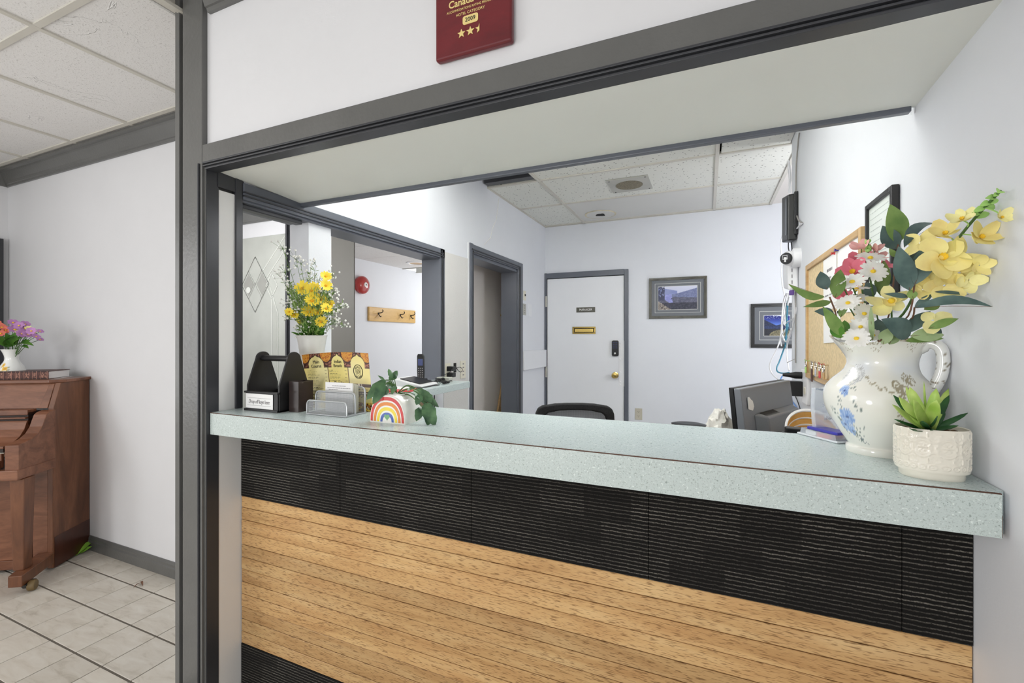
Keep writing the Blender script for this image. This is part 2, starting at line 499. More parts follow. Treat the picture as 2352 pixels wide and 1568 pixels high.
# ---------------------------------------------------------------- mesh builder
class MB:
    """Collects faces in world coordinates less `off`, then links them as one mesh object."""
    def __init__(s, off=(0, 0, 0)):
        s.v, s.f, s.c, s.sm = [], [], [], []
        s.off = Vector(off)

    def add(s, vs, fs, smooth=False, cols=None):
        b = len(s.v)
        s.v += [Vector(p) - s.off for p in vs]
        s.f += [tuple(b + i for i in f) for f in fs]
        s.sm += [smooth] * len(fs)
        if cols:
            s.c += cols
        return s

    def box(s, x0, y0, z0, x1, y1, z1):
        x0, x1 = sorted((x0, x1)); y0, y1 = sorted((y0, y1)); z0, z1 = sorted((z0, z1))
        vs = [(x, y, z) for z in (z0, z1) for y in (y0, y1) for x in (x0, x1)]
        return s.add(vs, [(0, 2, 3, 1), (4, 5, 7, 6), (0, 1, 5, 4), (2, 6, 7, 3), (0, 4, 6, 2), (1, 3, 7, 5)])

    def hexa(s, p):
        """8 corners: bottom ring 0-3, top ring 4-7."""
        return s.add(p, [(3, 2, 1, 0), (4, 5, 6, 7), (0, 1, 5, 4), (1, 2, 6, 5), (2, 3, 7, 6), (3, 0, 4, 7)])

    def prism(s, pts, e, smooth=False):
        """A planar outline swept along vector e."""
        n = len(pts)
        e = Vector(e)
        a = [Vector(p) for p in pts]
        nrm = Vector((0, 0, 0))
        for i in range(n):
            nrm += (a[i] - a[0]).cross(a[(i + 1) % n] - a[0])
        if nrm.dot(e) < 0:
            a.reverse()
        fs = [tuple(reversed(range(n))), tuple(range(n, 2 * n))]
        s.add(a + [p + e for p in a], fs)
        b = len(s.v) - 2 * n
        for i in range(n):
            j = (i + 1) % n
            s.f.append((b + i, b + j, b + n + j, b + n + i))
            s.sm.append(smooth)
        return s

    def tube(s, path, r, n=8, caps=True, closed=False):
        P = [Vector(p) for p in path]
        m = len(P)
        rs = r if isinstance(r, (list, tuple)) else [r] * m
        T = []
        for i in range(m):
            a = P[(i - 1) % m] if closed else P[max(i - 1, 0)]
            b = P[(i + 1) % m] if closed else P[min(i + 1, m - 1)]
            T.append((b - a).normalized() if (b - a).length > 1e-9 else Vector((0, 0, 1)))
        ref = Vector((0, 0, 1)) if abs(T[0].z) < 0.9 else Vector((1, 0, 0))
        N = (ref - T[0] * ref.dot(T[0])).normalized()
        vs = []
        for i in range(m):
            N = (N - T[i] * N.dot(T[i])).normalized()
            B = T[i].cross(N)
            for k in range(n):
                a = 2 * PI * k / n
                vs.append(P[i] + (N * math.cos(a) + B * math.sin(a)) * rs[i])
        fs = []
        for i in range(m if closed else m - 1):
            for k in range(n):
                i2 = (i + 1) % m
                fs.append((i * n + k, i * n + (k + 1) % n, i2 * n + (k + 1) % n, i2 * n + k))
        if caps and not closed:
            fs.append(tuple(reversed(range(n))))
            fs.append(tuple(range((m - 1) * n, m * n)))
        return s.add(vs, fs, True)

    def lathe(s, prof, c=(0, 0, 0), n=32, ax=1.0, ay=1.0, rot=0.0, axis=None, caps=True):
        """Profile [(r, z)] round the z axis at c; ax, ay squash it to an ellipse; axis tips it over."""
        c = Vector(c)
        Q = Vector((0, 0, 1)).rotation_difference(Vector(axis)) if axis else None
        vs, fs = [], []
        for r, z in prof:
            for k in range(n):
                a = 2 * PI * k / n
                p = Vector((r * ax * math.cos(a), r * ay * math.sin(a), z))
                if rot:
                    p = Matrix.Rotation(rot, 3, 'Z') @ p
                if Q:
                    p = Q @ p
                vs.append(c + p)
        m = len(prof)
        for i in range(m - 1):
            for k in range(n):
                fs.append((i * n + k, i * n + (k + 1) % n, (i + 1) * n + (k + 1) % n, (i + 1) * n + k))
        if caps:
            fs.append(tuple(reversed(range(n))))
            fs.append(tuple(range((m - 1) * n, m * n)))
        return s.add(vs, fs, True)

    def ball(s, c, r, n=8, m=5, sc=(1, 1, 1)):
        prof = [(max(1e-4, r * math.sin(PI * i / m)), -r * math.cos(PI * i / m)) for i in range(m + 1)]
        c = Vector(c)
        vs = []
        for rr, z in prof:
            for k in range(n):
                a = 2 * PI * k / n
                vs.append(c + Vector((rr * math.cos(a) * sc[0], rr * math.sin(a) * sc[1], z * sc[2])))
        fs = [(i * n + k, i * n + (k + 1) % n, (i + 1) * n + (k + 1) % n, (i + 1) * n + k) for i in range(m) for k in range(n)]
        return s.add(vs, fs, True)

    def leaf(s, base, tip, w, nrm, curl=0.15, fold=0.25, seg=7, prof=None, bend=0.0):
        """A leaf from base to tip; nrm is about the way its face looks."""
        a, b = Vector(base), Vector(tip)
        L = b - a
        ln = L.length
        t = L.normalized()
        nv = Vector(nrm)
        nv = (nv - t * nv.dot(t))
        nv = nv.normalized() if nv.length > 1e-6 else t.orthogonal().normalized()
        sd = t.cross(nv)
        vs = []
        for i in range(seg + 1):
            x = i / seg
            wd = w * 0.5 * (prof(x) if prof else max(0.02, math.sin(PI * min(1, 0.04 + x * 0.96)) ** 0.8 * (1.12 - 0.35 * x)))
            mid = a + L * x + nv * (curl * ln * math.sin(PI * x)) + sd * (bend * ln * math.sin(PI * x))
            vs += [mid - sd * wd + nv * (fold * wd), mid - nv * (0.0), mid + sd * wd + nv * (fold * wd)]
        fs = []
        for i in range(seg):
            for k in (0, 1):
                fs.append((i * 3 + k, i * 3 + k + 1, i * 3 + k + 4, i * 3 + k + 3))
        return s.add(vs, fs, True)

    def build(s, name, m, parent=None, bevel=0.0, thick=0.0, loc=None, kind=None, sharp=40, seg=2):
        me = bpy.data.meshes.new(name)
        me.from_pydata([tuple(p) for p in s.v], [], s.f)
        me.polygons.foreach_set('use_smooth', s.sm)
        if any(s.sm):
            me.set_sharp_from_angle(angle=math.radians(sharp))
        if s.c:
            at_ = me.color_attributes.new('paint', 'FLOAT_COLOR', 'POINT')
            at_.data.foreach_set('color', [x for c in s.c for x in c])
        me.materials.append(M[m] if isinstance(m, str) else m)
        me.update()
        o = bpy.data.objects.new(name, me)
        COL.objects.link(o)
        if parent is not None:
            o.parent = parent
        if loc is not None:
            o.location = loc
        if thick:
            md = o.modifiers.new('thickness', 'SOLIDIFY')
            md.thickness = thick
            md.offset = 0
        if bevel:
            md = o.modifiers.new('edge', 'BEVEL')
            md.width = bevel
            md.segments = seg
            md.limit_method = 'ANGLE'
        if kind:
            o['kind'] = kind
        return o


def tag(o, label, cat, group=None):
    o['label'] = label
    o['category'] = cat
    if group:
        o['group'] = group
    return o


def thing(name, label, cat, loc=(0, 0, 0), rotz=0.0, group=None):
    o = bpy.data.objects.new(name, None)
    o.empty_display_size = 0.05
    COL.objects.link(o)
    o.location = loc
    o.rotation_euler = (0, 0, rotz)
    return tag(o, label, cat, group)


def struct(o):
    o['kind'] = 'structure'
    return o


def dup(src, loc=None, parent=None):
    c = src.copy()
    COL.objects.link(c)
    if loc is not None:
        c.location = loc
    if parent is not None:
        c.parent = parent
    return c


def part_label(o, label):
    o['label'] = label
    return o


FRAMES = {'-y': (Vector((1, 0, 0)), Vector((0, 0, 1)), Vector((0, -1, 0))),
          '+x': (Vector((0, 1, 0)), Vector((0, 0, 1)), Vector((1, 0, 0))),
          '-x': (Vector((0, -1, 0)), Vector((0, 0, 1)), Vector((-1, 0, 0)))}


def text(name, body, size, pos, face, m, parent=None, off=(0, 0, 0), align='CENTER', shear=0.0, wide=1.0, ext=0.0006, bold=0.0):
    cu = bpy.data.curves.new('lettering', 'FONT')
    cu.body = body
    cu.size = size
    cu.align_x = align
    cu.align_y = 'CENTER'
    cu.shear = shear
    cu.extrude = ext
    cu.offset = bold
    cu.resolution_u = 3
    tmp = bpy.data.objects.new('lettering', cu)
    COL.objects.link(tmp)
    dg = bpy.context.evaluated_depsgraph_get()
    me = bpy.data.meshes.new_from_object(tmp.evaluated_get(dg))
    bpy.data.objects.remove(tmp)
    R, U, N = FRAMES[face] if isinstance(face, str) else face
    pos = Vector(pos) - Vector(off)
    mw = Matrix(((R.x * wide, U.x, N.x, pos.x), (R.y * wide, U.y, N.y, pos.y), (R.z * wide, U.z, N.z, pos.z), (0, 0, 0, 1)))
    me.transform(mw)
    me.materials.clear()
    me.materials.append(M[m])
    me.name = name
    o = bpy.data.objects.new(name, me)
    COL.objects.link(o)
    if parent is not None:
        o.parent = parent
    return o


def sheet(c, nx, ny, fn, off=(0, 0, 0), mb=None):
    """A printed sheet: corners c = lower left, lower right, upper right, upper left; fn(s, t) gives its 0-255 colour."""
    mb = mb or MB(off)
    c = [Vector(p) for p in c]
    vs, cols = [], []
    for j in range(ny + 1):
        for i in range(nx + 1):
            a, b = i / nx, j / ny
            vs.append((c[0] * (1 - a) + c[1] * a) * (1 - b) + (c[3] * (1 - a) + c[2] * a) * b)
            cols.append(rgb(fn(a, b)))
    fs = [(j * (nx + 1) + i, j * (nx + 1) + i + 1, (j + 1) * (nx + 1) + i + 1, (j + 1) * (nx + 1) + i) for j in range(ny) for i in range(nx)]
    mb.add(vs, fs, False, cols)
    return mb


def hsh(i, j=0, k=0):
    x = math.sin(i * 127.1 + j * 311.7 + k * 74.7) * 43758.5453
    return x - math.floor(x)


def vnoise(x, y, k=0):
    i, j = math.floor(x), math.floor(y)
    fx, fy = x - i, y - j
    fx, fy = fx * fx * (3 - 2 * fx), fy * fy * (3 - 2 * fy)
    return ((hsh(i, j, k) * (1 - fx) + hsh(i + 1, j, k) * fx) * (1 - fy) + (hsh(i, j + 1, k) * (1 - fx) + hsh(i + 1, j + 1, k) * fx) * fy)


def lerp3(a, b, f):
    f = max(0.0, min(1.0, f))
    return tuple(x + (y - x) * f for x, y in zip(a, b))


def arc(c, r, a0, a1, n, u, v):
    return [Vector(c) + Vector(u) * (r * math.cos(a0 + (a1 - a0) * i / n)) + Vector(v) * (r * math.sin(a0 + (a1 - a0) * i / n)) for i in range(n + 1)]


def smooth_path(pts, n=6):
    """Catmull-Rom through the points."""
    P = [Vector(p) for p in pts]
    out = []
    for i in range(len(P) - 1):
        p0, p1, p2, p3 = P[max(i - 1, 0)], P[i], P[i + 1], P[min(i + 2, len(P) - 1)]
        for k in range(n):
            t = k / n
            out.append(0.5 * ((2 * p1) + (p2 - p0) * t + (2 * p0 - 5 * p1 + 4 * p2 - p3) * t * t + (3 * p1 - p0 - 3 * p2 + p3) * t ** 3))
    out.append(P[-1])
    return out

# ================================================================ THE SETTING
LX, RX, BY = -1.665, 0.488, 4.784      # office: left wall, right wall, back wall
FY, KY = 1.072, 1.191                  # front wall face, knee wall face
CT = 1.084                             # countertop height
LC, OC, HC = 2.58, 2.588, 2.285        # lobby, office, corridor ceilings

# ---- floors
m = MB().box(-4.9, -3.2, -0.06, 1.2, 3.1, -0.004)
floor = struct(m.build('floor', 'fbase'))
m = MB().box(-0.0994, -0.0972, -0.004, 0.0994, 0.0972, 0)
MB().box(-4.75, 0.33, -0.0036, -1.84, 1.58, -0.0022).build('grout', mat('dark_grout', (104, 97, 88), 0.9), floor)
first = None
for j in range(7):
    for i in range(17):
        x, y = -2.6 - 0.2032 * (i - 5), 1.34 + 0.2032 * (1 - j)
        if not (-4.75 < x < -1.9):
            continue
        if first is None:
            first = m.build('tile', 'ftile', floor, bevel=0.0012, seg=1)
            first.location = (x, y, 0)
        else:
            dup(first, (x, y, 0))
m = MB().box(-1.8, 1.30, -0.06, 2.3, 4.8, 0)
struct(m.build('floor_office', 'office_floor'))
m = MB().box(-3.9, 3.1, -0.06, -1.8, 7.1, 0)
struct(m.build('floor_corridor', 'office_floor'))

# ---- lobby ceiling: grid and pitted tiles
m = MB().box(-4.9, -3.2, LC + 0.03, -1.845, 3.1, LC + 0.14).box(-1.845, -3.2, LC + 0.11, 1.2, 1.5, LC + 0.14)
ceiling = struct(m.build('ceiling', 'dark'))
bx = [-4.8] + [-2.42 - 0.61 * k for k in range(3, -6, -1)]
by = [0.88 + 0.61 * k for k in range(-6, 4)]
tm = None
for i in range(1, len(bx)):
    for j in range(1, len(by)):
        x0, x1, y0, y1 = bx[i - 1], bx[i], by[j - 1], by[j]
        hi = 0.0
        if x0 < -1.82 < x1:
            x1 = -1.85
        elif x0 > -1.83:
            hi = 0.095
            if y1 > 1.6:
                continue
        cx, cy = (x0 + x1) / 2, (y0 + y1) / 2
        if y0 < -1.0 and not (-1.9 < cx < 0.6):
            pass
        if tm is None or abs((x1 - x0) - 0.61) > 0.01:
            w = (x1 - x0) / 2 - 0.004
            t = MB().box(-w, -0.301, 0, w, 0.301, 0.016).build('tile', 'ctile', ceiling, bevel=0.004, seg=1)
            t.location = (cx, cy, LC - 0.001 + hi)
            if abs((x1 - x0) - 0.61) < 0.01:
                tm = t
        else:
            dup(tm, (cx, cy, LC - 0.001 + hi))
m = MB().box(-0.012, -2.0, -0.008, 0.012, 2.4, 0.004)
g0 = None
for x in bx[1:]:
    if g0 is None:
        g0 = m.build('grid_bar', 'tbar', ceiling)
        g0.location = (x, 0.4, LC + (0.095 if x > -1.8 else 0))
    else:
        dup(g0, (x, 0.4, LC + (0.095 if x > -1.8 else 0)))
m = MB().box(-1.48, -0.012, -0.0075, 1.48, 0.012, 0.004)
g0 = None
for y in by:
    if g0 is None:
        g0 = m.build('grid_bar', 'tbar', ceiling)
        g0.location = (-3.325, y, LC)
    else:
        dup(g0, (-3.325, y, LC))

# ---- lobby walls
m = MB().box(-4.76, 1.585, 0, -2.5, 1.70, LC)
struct(m.build('wall_lobby', 'wall_lobby'))
m = MB().box(-4.88, -3.2, 0, -4.76, 3.06, LC)
struct(m.build('wall_lobby_left', 'wall_lobby'))


def crown(name, x0, x1, y, zt, h, d):
    """A stepped crown moulding on a wall that faces -y."""
    pr = [(0, -h), (-0.012, -h), (-0.016, -h + 0.012), (-0.022, -h + 0.014), (-0.028, -h + 0.03), (-d * 0.7, -0.03), (-d * 0.75, -0.02), (-d, -0.016), (-d, 0), (0, 0)]
    m = MB().prism([(x0, y + a, zt + b) for a, b in pr], (x1 - x0, 0, 0))
    return struct(m.build(name, 'trim'))


crown('trim_1', -4.76, -2.5, 1.585, LC - 0.009, 0.105, 0.075)
m = MB().prism([(-4.76 + a, -3.0, LC - 0.009 + b) for a, b in [(0, -0.105), (0.012, -0.105), (0.02, -0.09), (0.05, -0.03), (0.075, -0.016), (0.075, 0), (0, 0)]], (0, 4.585, 0))
struct(m.build('trim_2', 'trim'))
m = MB().prism([(-4.76, 1.585 + a, b) for a, b in [(0, 0), (-0.016, 0), (-0.016, 0.052), (-0.011, 0.06), (-0.011, 0.072), (-0.004, 0.085), (0, 0.085)]], (2.26, 0, 0))
struct(m.build('baseboard_lobby', 'trim'))
# dark casing at the very left edge
m = MB().box(-4.76, 0.7, 0.0, -4.735, 1.545, 2.07)
w1 = struct(m.build('door_2', 'trim_dark'))
MB().box(-4.735, 1.46, 0, -4.72, 1.55, 2.075).box(-4.735, 0.7, 1.985, -4.72, 1.46, 2.075).build('casing', 'trim_dark', w1, bevel=0.003)

# ---- back part of the lobby and the corridor, seen through the left opening
m = MB().box(-4.76, 2.96, 0, -2.98, 3.06, LC)
wb = struct(m.build('wall_lobby_back', 'wall_lobby'))
m = MB().box(-2.98, 2.955, 0, -2.73, 2.968, LC)  # end strip of the back wall, set in a darker grey
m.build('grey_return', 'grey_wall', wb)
crown('trim_3', -4.76, -2.98, 2.955, LC - 0.009, 0.135, 0.09)
t4 = struct(MB().box(-3.50, 2.925, 0, -3.475, 2.96, 2.44).box(-3.465, 2.93, 0, -3.44, 2.96, 2.44).box(-3.43, 2.925, 0, -3.40, 2.96, 2.44).box(-3.50, 2.94, 0, -3.40, 2.96, 2.44).build('trim_4', 'trim_dark', bevel=0.003))
m = MB().box(-3.92, 3.06, 0, -3.8, 7.1, HC)
struct(m.build('wall_corridor', 'wall'))
m = MB().box(-3.8, 7.0, 0, -1.8, 7.1, HC)
struct(m.build('wall_corridor_end', 'wall'))
m = MB().box(-3.8, 2.98, HC + 0.02, -1.8, 5.05, HC + 0.06).box(-3.8, 5.35, HC + 0.02, -1.8, 7.1, HC + 0.06).box(-3.8, 5.05, HC + 0.2, -1.8, 5.35, HC + 0.24)
cc = struct(m.build('ceiling_corridor', 'dark'))
MB().box(-3.8, 3.06, HC, -1.8, 3.62, HC + 0.018).build('tile', 'ctile', cc)
MB().box(-3.8, 3.626, HC, -1.8, 4.22, HC + 0.018).build('tile', 'ctile', cc)
MB().box(-3.8, 4.226, HC, -1.8, 5.03, HC + 0.018).build('tile', 'ctile', cc)
MB().box(-3.8, 5.36, HC, -1.8, 6.98, HC + 0.018).build('tile', 'plain_tile', cc)
MB().box(-3.8, 5.03, HC - 0.01, -1.8, 5.045, HC + 0.05).box(-3.8, 5.345, HC - 0.02, -1.8, 5.36, HC + 0.06).build('grid_bar', 'grey_metal', cc)
MB().tube(smooth_path([(-3.7, 5.12, HC + 0.1), (-3.0, 5.16, HC + 0.04), (-2.4, 5.1, HC + 0.06), (-1.9, 5.2, HC + 0.1)]), 0.02).tube(smooth_path([(-3.6, 5.25, HC + 0.1), (-2.9, 5.22, HC + 0.05), (-2.1, 5.28, HC + 0.09)]), 0.015).build('loose_duct', 'cable_white', cc)
m = MB().box(-4.76, 2.98, HC + 0.02, -1.7, 3.06, LC)
struct(m.build('wall_corridor_header', 'wall'))

# ---- column at the left end of the front wall
m = MB().box(-1.837, 1.066, 0, -1.80, 1.194, LC + 0.095).box(-1.80, 1.075, 0, -1.681, 1.194, LC + 0.095)
col = struct(m.build('wall_column', 'trim'))
MB().box(-1.837, 1.053, 0, -1.812, 1.066, LC + 0.095).build('corner_strip', 'trim', col, bevel=0.002)
MB().box(-1.812, 1.068, 0, -1.793, 1.075, LC + 0.095).build('groove', 'trim_dark', col)
MB().box(-1.793, 1.053, 0, -1.679, 1.075, LC + 0.095).build('face_board', 'trim', col, bevel=0.003)

# ---- front wall over the opening, its trim, the soffit
m = MB().box(-1.681, FY, 2.0, RX, 1.2, LC + 0.1)
struct(m.build('wall_front', 'wall_lobby'))
crown('trim_5', -1.66, RX, FY, LC + 0.09, 0.137, 0.08)
struct(MB().box(-1.85, -3.2, LC + 0.004, -1.84, 1.066, LC + 0.12).build('trim_10', 'tbar'))
t6 = struct(MB().box(-1.679, 1.053, 1.990, RX, 1.08, 2.055).build('trim_6', 'trim', bevel=0.003))
part_label(t6, 'wide grey header board over the counter opening')
rb = MB()
for y, z0, z1 in ((1.048, 1.984, 1.990), (1.056, 1.980, 1.984), (1.050, 1.975, 1.980), (1.058, 1.972, 1.975)):
    rb.box(-1.672, y, z0, RX, 1.095, z1)
rb.box(-1.668, 1.055, 1.966, RX, 1.10, 1.972)
rb.build('moulding', 'trim_dark', t6, bevel=0.001)
t7 = struct(MB().box(-1.698, 1.047, 0, -1.691, 1.075, 1.988).box(-1.688, 1.055, 0, -1.682, 1.075, 1.984).build('trim_7', 'trim_dark', bevel=0.001))
MB().box(-1.682, 1.050, 0, -1.675, 1.085, 1.979).box(-1.675, 1.058, 0, -1.667, 1.085, 1.975).build('moulding', 'trim', t7, bevel=0.001)
MB().box(-1.668, 1.060, 0, LX + 0.001, 1.104, 1.972).build('jamb_edge', 'trim_dark', t7)
# white jamb below and above the counter
m = MB().box(-1.80, 1.10, 0, LX, 1.194, 1.905)
wl = struct(m.build('wall_jamb', 'jamb_white'))
MB().box(LX, 1.10, 1.915, LX + 0.004, 1.2, 1.972).build('head_strip', 'trim_dark', wl)
MB().box(LX - 0.03, 1.166, CT, LX + 0.008, 1.194, 1.975).build('post', 'trim_dark', wl, bevel=0.002)
# dropped soffit, sloping down a little to the back
m = MB().hexa([(LX, 1.09, 1.972), (RX, 1.09, 1.966), (RX, 1.468, 1.947), (LX, 1.468, 1.949), (LX, 1.2, 2.55), (RX, 1.2, 2.55), (RX, 1.468, 2.55), (LX, 1.468, 2.55)])
so = struct(m.build('ceiling_soffit', 'soffit'))
MB().box(LX, 1.458, 1.934, RX - 0.01, 1.48, 1.962).build('edge_bead', 'trim_office', so, bevel=0.003)

# ---- left partition with the long opening and the doorway
PX = LX - 0.135
m = MB()
m.box(PX, 1.194, 0, LX, 2.613, 1.045).box(PX, 1.194, 1.90, LX, 2.613, OC + 0.16)
m.box(PX, 2.613, 0, LX, 3.055, OC + 0.16).box(PX, 3.055, 2.0, LX, 3.97, OC + 0.16).box(PX, 3.97, 0, LX, BY + 0.1, OC + 0.16)
wall_left = struct(m.build('wall_left', 'wall'))
MB().hexa([(LX, 2.66, 0), (LX + 0.005, 2.66, 0), (LX + 0.005, 2.995, 0), (LX, 2.995, 0), (LX, 2.66, 1.945), (LX + 0.005, 2.66, 1.945), (LX + 0.005, 2.995, 1.95), (LX, 2.995, 1.95)]).build('textured_panel', 'wall_tex', wall_left)
MB().box(LX, 2.995, 0, LX + 0.007, 3.014, 2.075).build('white_batten', 'white_plastic', wall_left)
MB().hexa([(LX, 4.085, 1.035), (LX + 0.028, 4.085, 1.03), (LX + 0.028, BY - 0.035, 1.03), (LX, BY - 0.035, 1.03), (LX, 4.085, 1.222), (LX + 0.028, 4.085, 1.222), (LX + 0.028, BY - 0.035, 1.215), (LX, BY - 0.035, 1.215)]).build('rail_board', 'white_door', wall_left, bevel=0.003)
# hair crack that runs down the plaster
MB().tube([at(u, v, d) for u, v, d in ((1146, 455, 3.42), (1143, 480, 3.41), (1140, 505, 3.385), (1131, 525, 3.345), (1127, 545, 3.32), (1112, 562, 3.255))], 0.0011, 5).build('plaster_crack', 'beige_plate', wall_left)
t8 = struct(MB().box(LX, 1.194, 1.893, LX + 0.014, 2.656, 1.957).box(LX, 2.602, 1.05, LX + 0.014, 2.656, 1.957).build('trim_8', 'trim_office', bevel=0.002))
mm = MB()
for a, b, d in ((0.012, 0.017, 0.020), (0.026, 0.031, 0.020)):
    mm.box(LX, 1.194, 1.893 + a, LX + d, 2.656 - a, 1.893 + b).box(LX, 2.602 + a, 1.05, LX + d, 2.602 + b, 1.957 - a)
mm.build('moulding', 'trim_dark', t8)
MB().box(PX - 0.004, 1.194, 1.885, LX + 0.002, 2.613, 1.901).box(PX - 0.004, 2.604, 1.05, LX + 0.002, 2.615, 1.893).build('lining', 'trim_office', t8)
MB().box(LX - 0.06, 1.194, 1.868, LX - 0.02, 1.50, 1.888).build('glazing_track', 'trim_dark', t8, bevel=0.003)
m = MB().box(PX, 1.53, 1.0, LX - 0.015, 1.665, 1.892)
struct(m.build('wall_post', 'wall', bevel=0.003))

# doorway with its casing; a shallow closet behind
t9 = struct(MB().box(LX, 3.014, 0, LX + 0.016, 3.066, 2.075).box(LX, 3.967, 0, LX + 0.016, 4.079, 2.07).box(LX, 3.066, 2.0, LX + 0.016, 3.967, 2.07).build('trim_9', 'trim_office', bevel=0.003))
MB().box(LX, 3.05, 0, LX + 0.022, 3.058, 2.02).box(LX, 3.975, 0, LX + 0.022, 3.985, 2.02).box(LX, 4.0, 0, LX + 0.022, 4.008, 2.035).box(LX, 3.05, 2.008, LX + 0.022, 3.985, 2.016).box(LX, 3.04, 2.026, LX + 0.022, 4.0, 2.034).build('moulding', 'trim_dark', t9)
MB().box(PX - 0.03, 3.05, 0, LX, 3.068, 2.0).box(PX - 0.03, 3.962, 0, LX, 3.975, 2.0).box(PX - 0.03, 3.055, 1.975, LX, 3.97, 2.005).build('lining', 'trim_office', t9)
m = MB().box(-2.075, 3.0, 0, -2.035, 4.7, 2.25).box(-2.035, 3.0, 0, PX, 3.03, 2.25).box(-2.035, 4.66, 0, PX, 4.7, 2.25).box(-2.075, 3.0, 2.25, PX, 4.7, 2.28)
struct(m.build('wall_closet', 'beige_wall'))

# ---- back wall and right wall
m = MB().box(PX, BY, 0, 2.3, BY + 0.12, OC + 0.16)
wall_back = struct(m.build('wall_back', 'wall'))
m = MB().box(RX, -1.6, 0, RX + 0.14, 3.30, 2.75)
wall_right = struct(m.build('wall_right', 'wall'))
m = MB().box(2.2, 3.0, 0, 2.3, BY, OC + 0.16).box(RX + 0.14, 3.0, 0, 2.2, 3.1, OC + 0.16)
struct(m.build('wall_alcove', 'wall'))

# ---- office ceiling
m = MB().box(PX, 1.2, OC + 0.14, 2.3, BY + 0.1, OC + 0.18)
oc = struct(m.build('ceiling_office', 'dark'))
cxs, rys = [LX, -1.215, 0.062, 0.537], [1.47, 1.94, 2.64, 3.34, 4.02, 4.75, BY]
for i in range(3):
    for j in range(6):
        if i == 0 and j == 2:
            continue
        mt = 'plain_tile' if (i == 1 and j == 4) else 'otile'
        x1 = cxs[i + 1] if i < 2 or j > 2 else RX
        a, b = cxs[i] + 0.004, x1 - 0.004
        c, d = rys[j] + 0.003, rys[j + 1] - 0.003
        if i == 2 and j == 2:
            a += 0.02
        MB((0, 0, 0)).box(a, c, OC + 0.002, b, d, OC + 0.02).build('tile', mt, oc)
MB().box(LX + 0.01, 2.66, OC + 0.1, -1.23, 3.34, OC + 0.13).build('roof_slab', 'dark', oc)
MB().box(LX + 0.02, 3.24, OC + 0.004, -1.23, 3.31, OC + 0.06).box(LX + 0.02, 3.25, OC + 0.06, -1.23, 3.27, OC + 0.1).build('joist', 'trim_dark', oc)
for x in cxs[1:]:
    y0 = 3.3 if x > 0.5 else 1.47
    MB().box(x - 0.012, y0, OC - 0.008, x + 0.012, BY, OC + 0.006).build('grid_bar', 'tbar', oc)
for y in rys[1:-1]:
    x1 = 0.537 if y > 3.3 else RX
    MB().box(LX, y - 0.011, OC - 0.006, x1, y + 0.011, OC + 0.006).build('grid_bar', 'tbar', oc)
MB().box(LX, 3.33, OC - 0.008, LX + 0.014, BY, OC + 0.006).box(LX, BY - 0.014, OC - 0.008, 0.54, BY, OC + 0.006).build('wall_angle', 'tbar', oc)
MB().box(0.549, 3.3, OC, 2.3, BY, OC + 0.03).build('plaster_strip', 'beige_wall', oc)

# ================================================================ COUNTER
rc = thing('reception_counter', 'reception counter front faced with oak planks between bands of black carpet', 'counter', (0, KY, 0))
O = rc.location
MB(O).box(LX + 0.004, KY + 0.0125, 0, RX - 0.004, KY + 0.10, 1.005).build('knee_wall', 'dark', rc)
zs = [0.742, 0.698, 0.651, 0.603, 0.554, 0.506, 0.459, 0.410, 0.363, 0.314, 0.266, 0.218, 0.172]
for k in range(12):
    p = MB((0, 0, 0)).box(LX + 0.004, -0.0005 * (k % 3), -(zs[k] - zs[k + 1]) / 2 + 0.0010, RX - 0.002, 0.013, (zs[k] - zs[k + 1]) / 2 - 0.0008).build('plank', 'oak', rc, bevel=0.0016, seg=1)
    p.location = (0, 0, (zs[k] + zs[k + 1]) / 2)
xs = [LX + 0.002, -1.161, -0.648, -0.137, 0.374, RX - 0.001]
for z0, z1 in ((0.7425, 1.005), (0.002, 0.1715)):
    for k in range(5):
        MB(O).box(xs[k] + 0.0006, KY - 0.001, z0, xs[k + 1] - 0.0006, KY + 0.013, z1).build('carpet_tile', 'carpet', rc, bevel=0.001, seg=1)

ct = thing('countertop', 'long pale mint speckled laminate countertop of the reception counter', 'countertop', (0, 1.3, 1.006))
O = ct.location
MB(O).box(LX + 0.001, 1.0765, 1.006, RX - 0.012, 1.505, CT).box(RX - 0.012, 1.09, 1.006, RX - 0.001, 1.505, CT).build('slab', 'counter', ct, bevel=0.001, seg=1)
e = MB(O).box(LX + 0.004, 1.0705, 1.005, RX - 0.012, 1.0765, CT - 0.0022).build('edge_band', counter_mat('mint_speckled_edge', (192, 203, 200)), ct)
m = MB(O).box(LX + 0.001, 1.0712, CT - 0.0022, RX - 0.012, 1.0765, CT - 0.0006).box(RX - 0.012, 1.072, 1.006, RX - 0.0105, 1.09, 1.045)
for x0, x1 in ((0.19, 0.235), (0.245, 0.318), (0.33, 0.36)):
    m.hexa([(x0, 1.0706, CT - 0.0042), (x1, 1.0706, CT - 0.005), (x1, 1.075, CT - 0.005), (x0, 1.075, CT - 0.0042), (x0 - 0.006, 1.0706, CT - 0.0008), (x1 + 0.004, 1.0706, CT - 0.0008), (x1 + 0.004, 1.075, CT - 0.0008), (x0 - 0.006, 1.075, CT - 0.0008)])
part_label(m.build('worn_core_line', 'brown_core', ct), 'brown worn core line along the top edge')

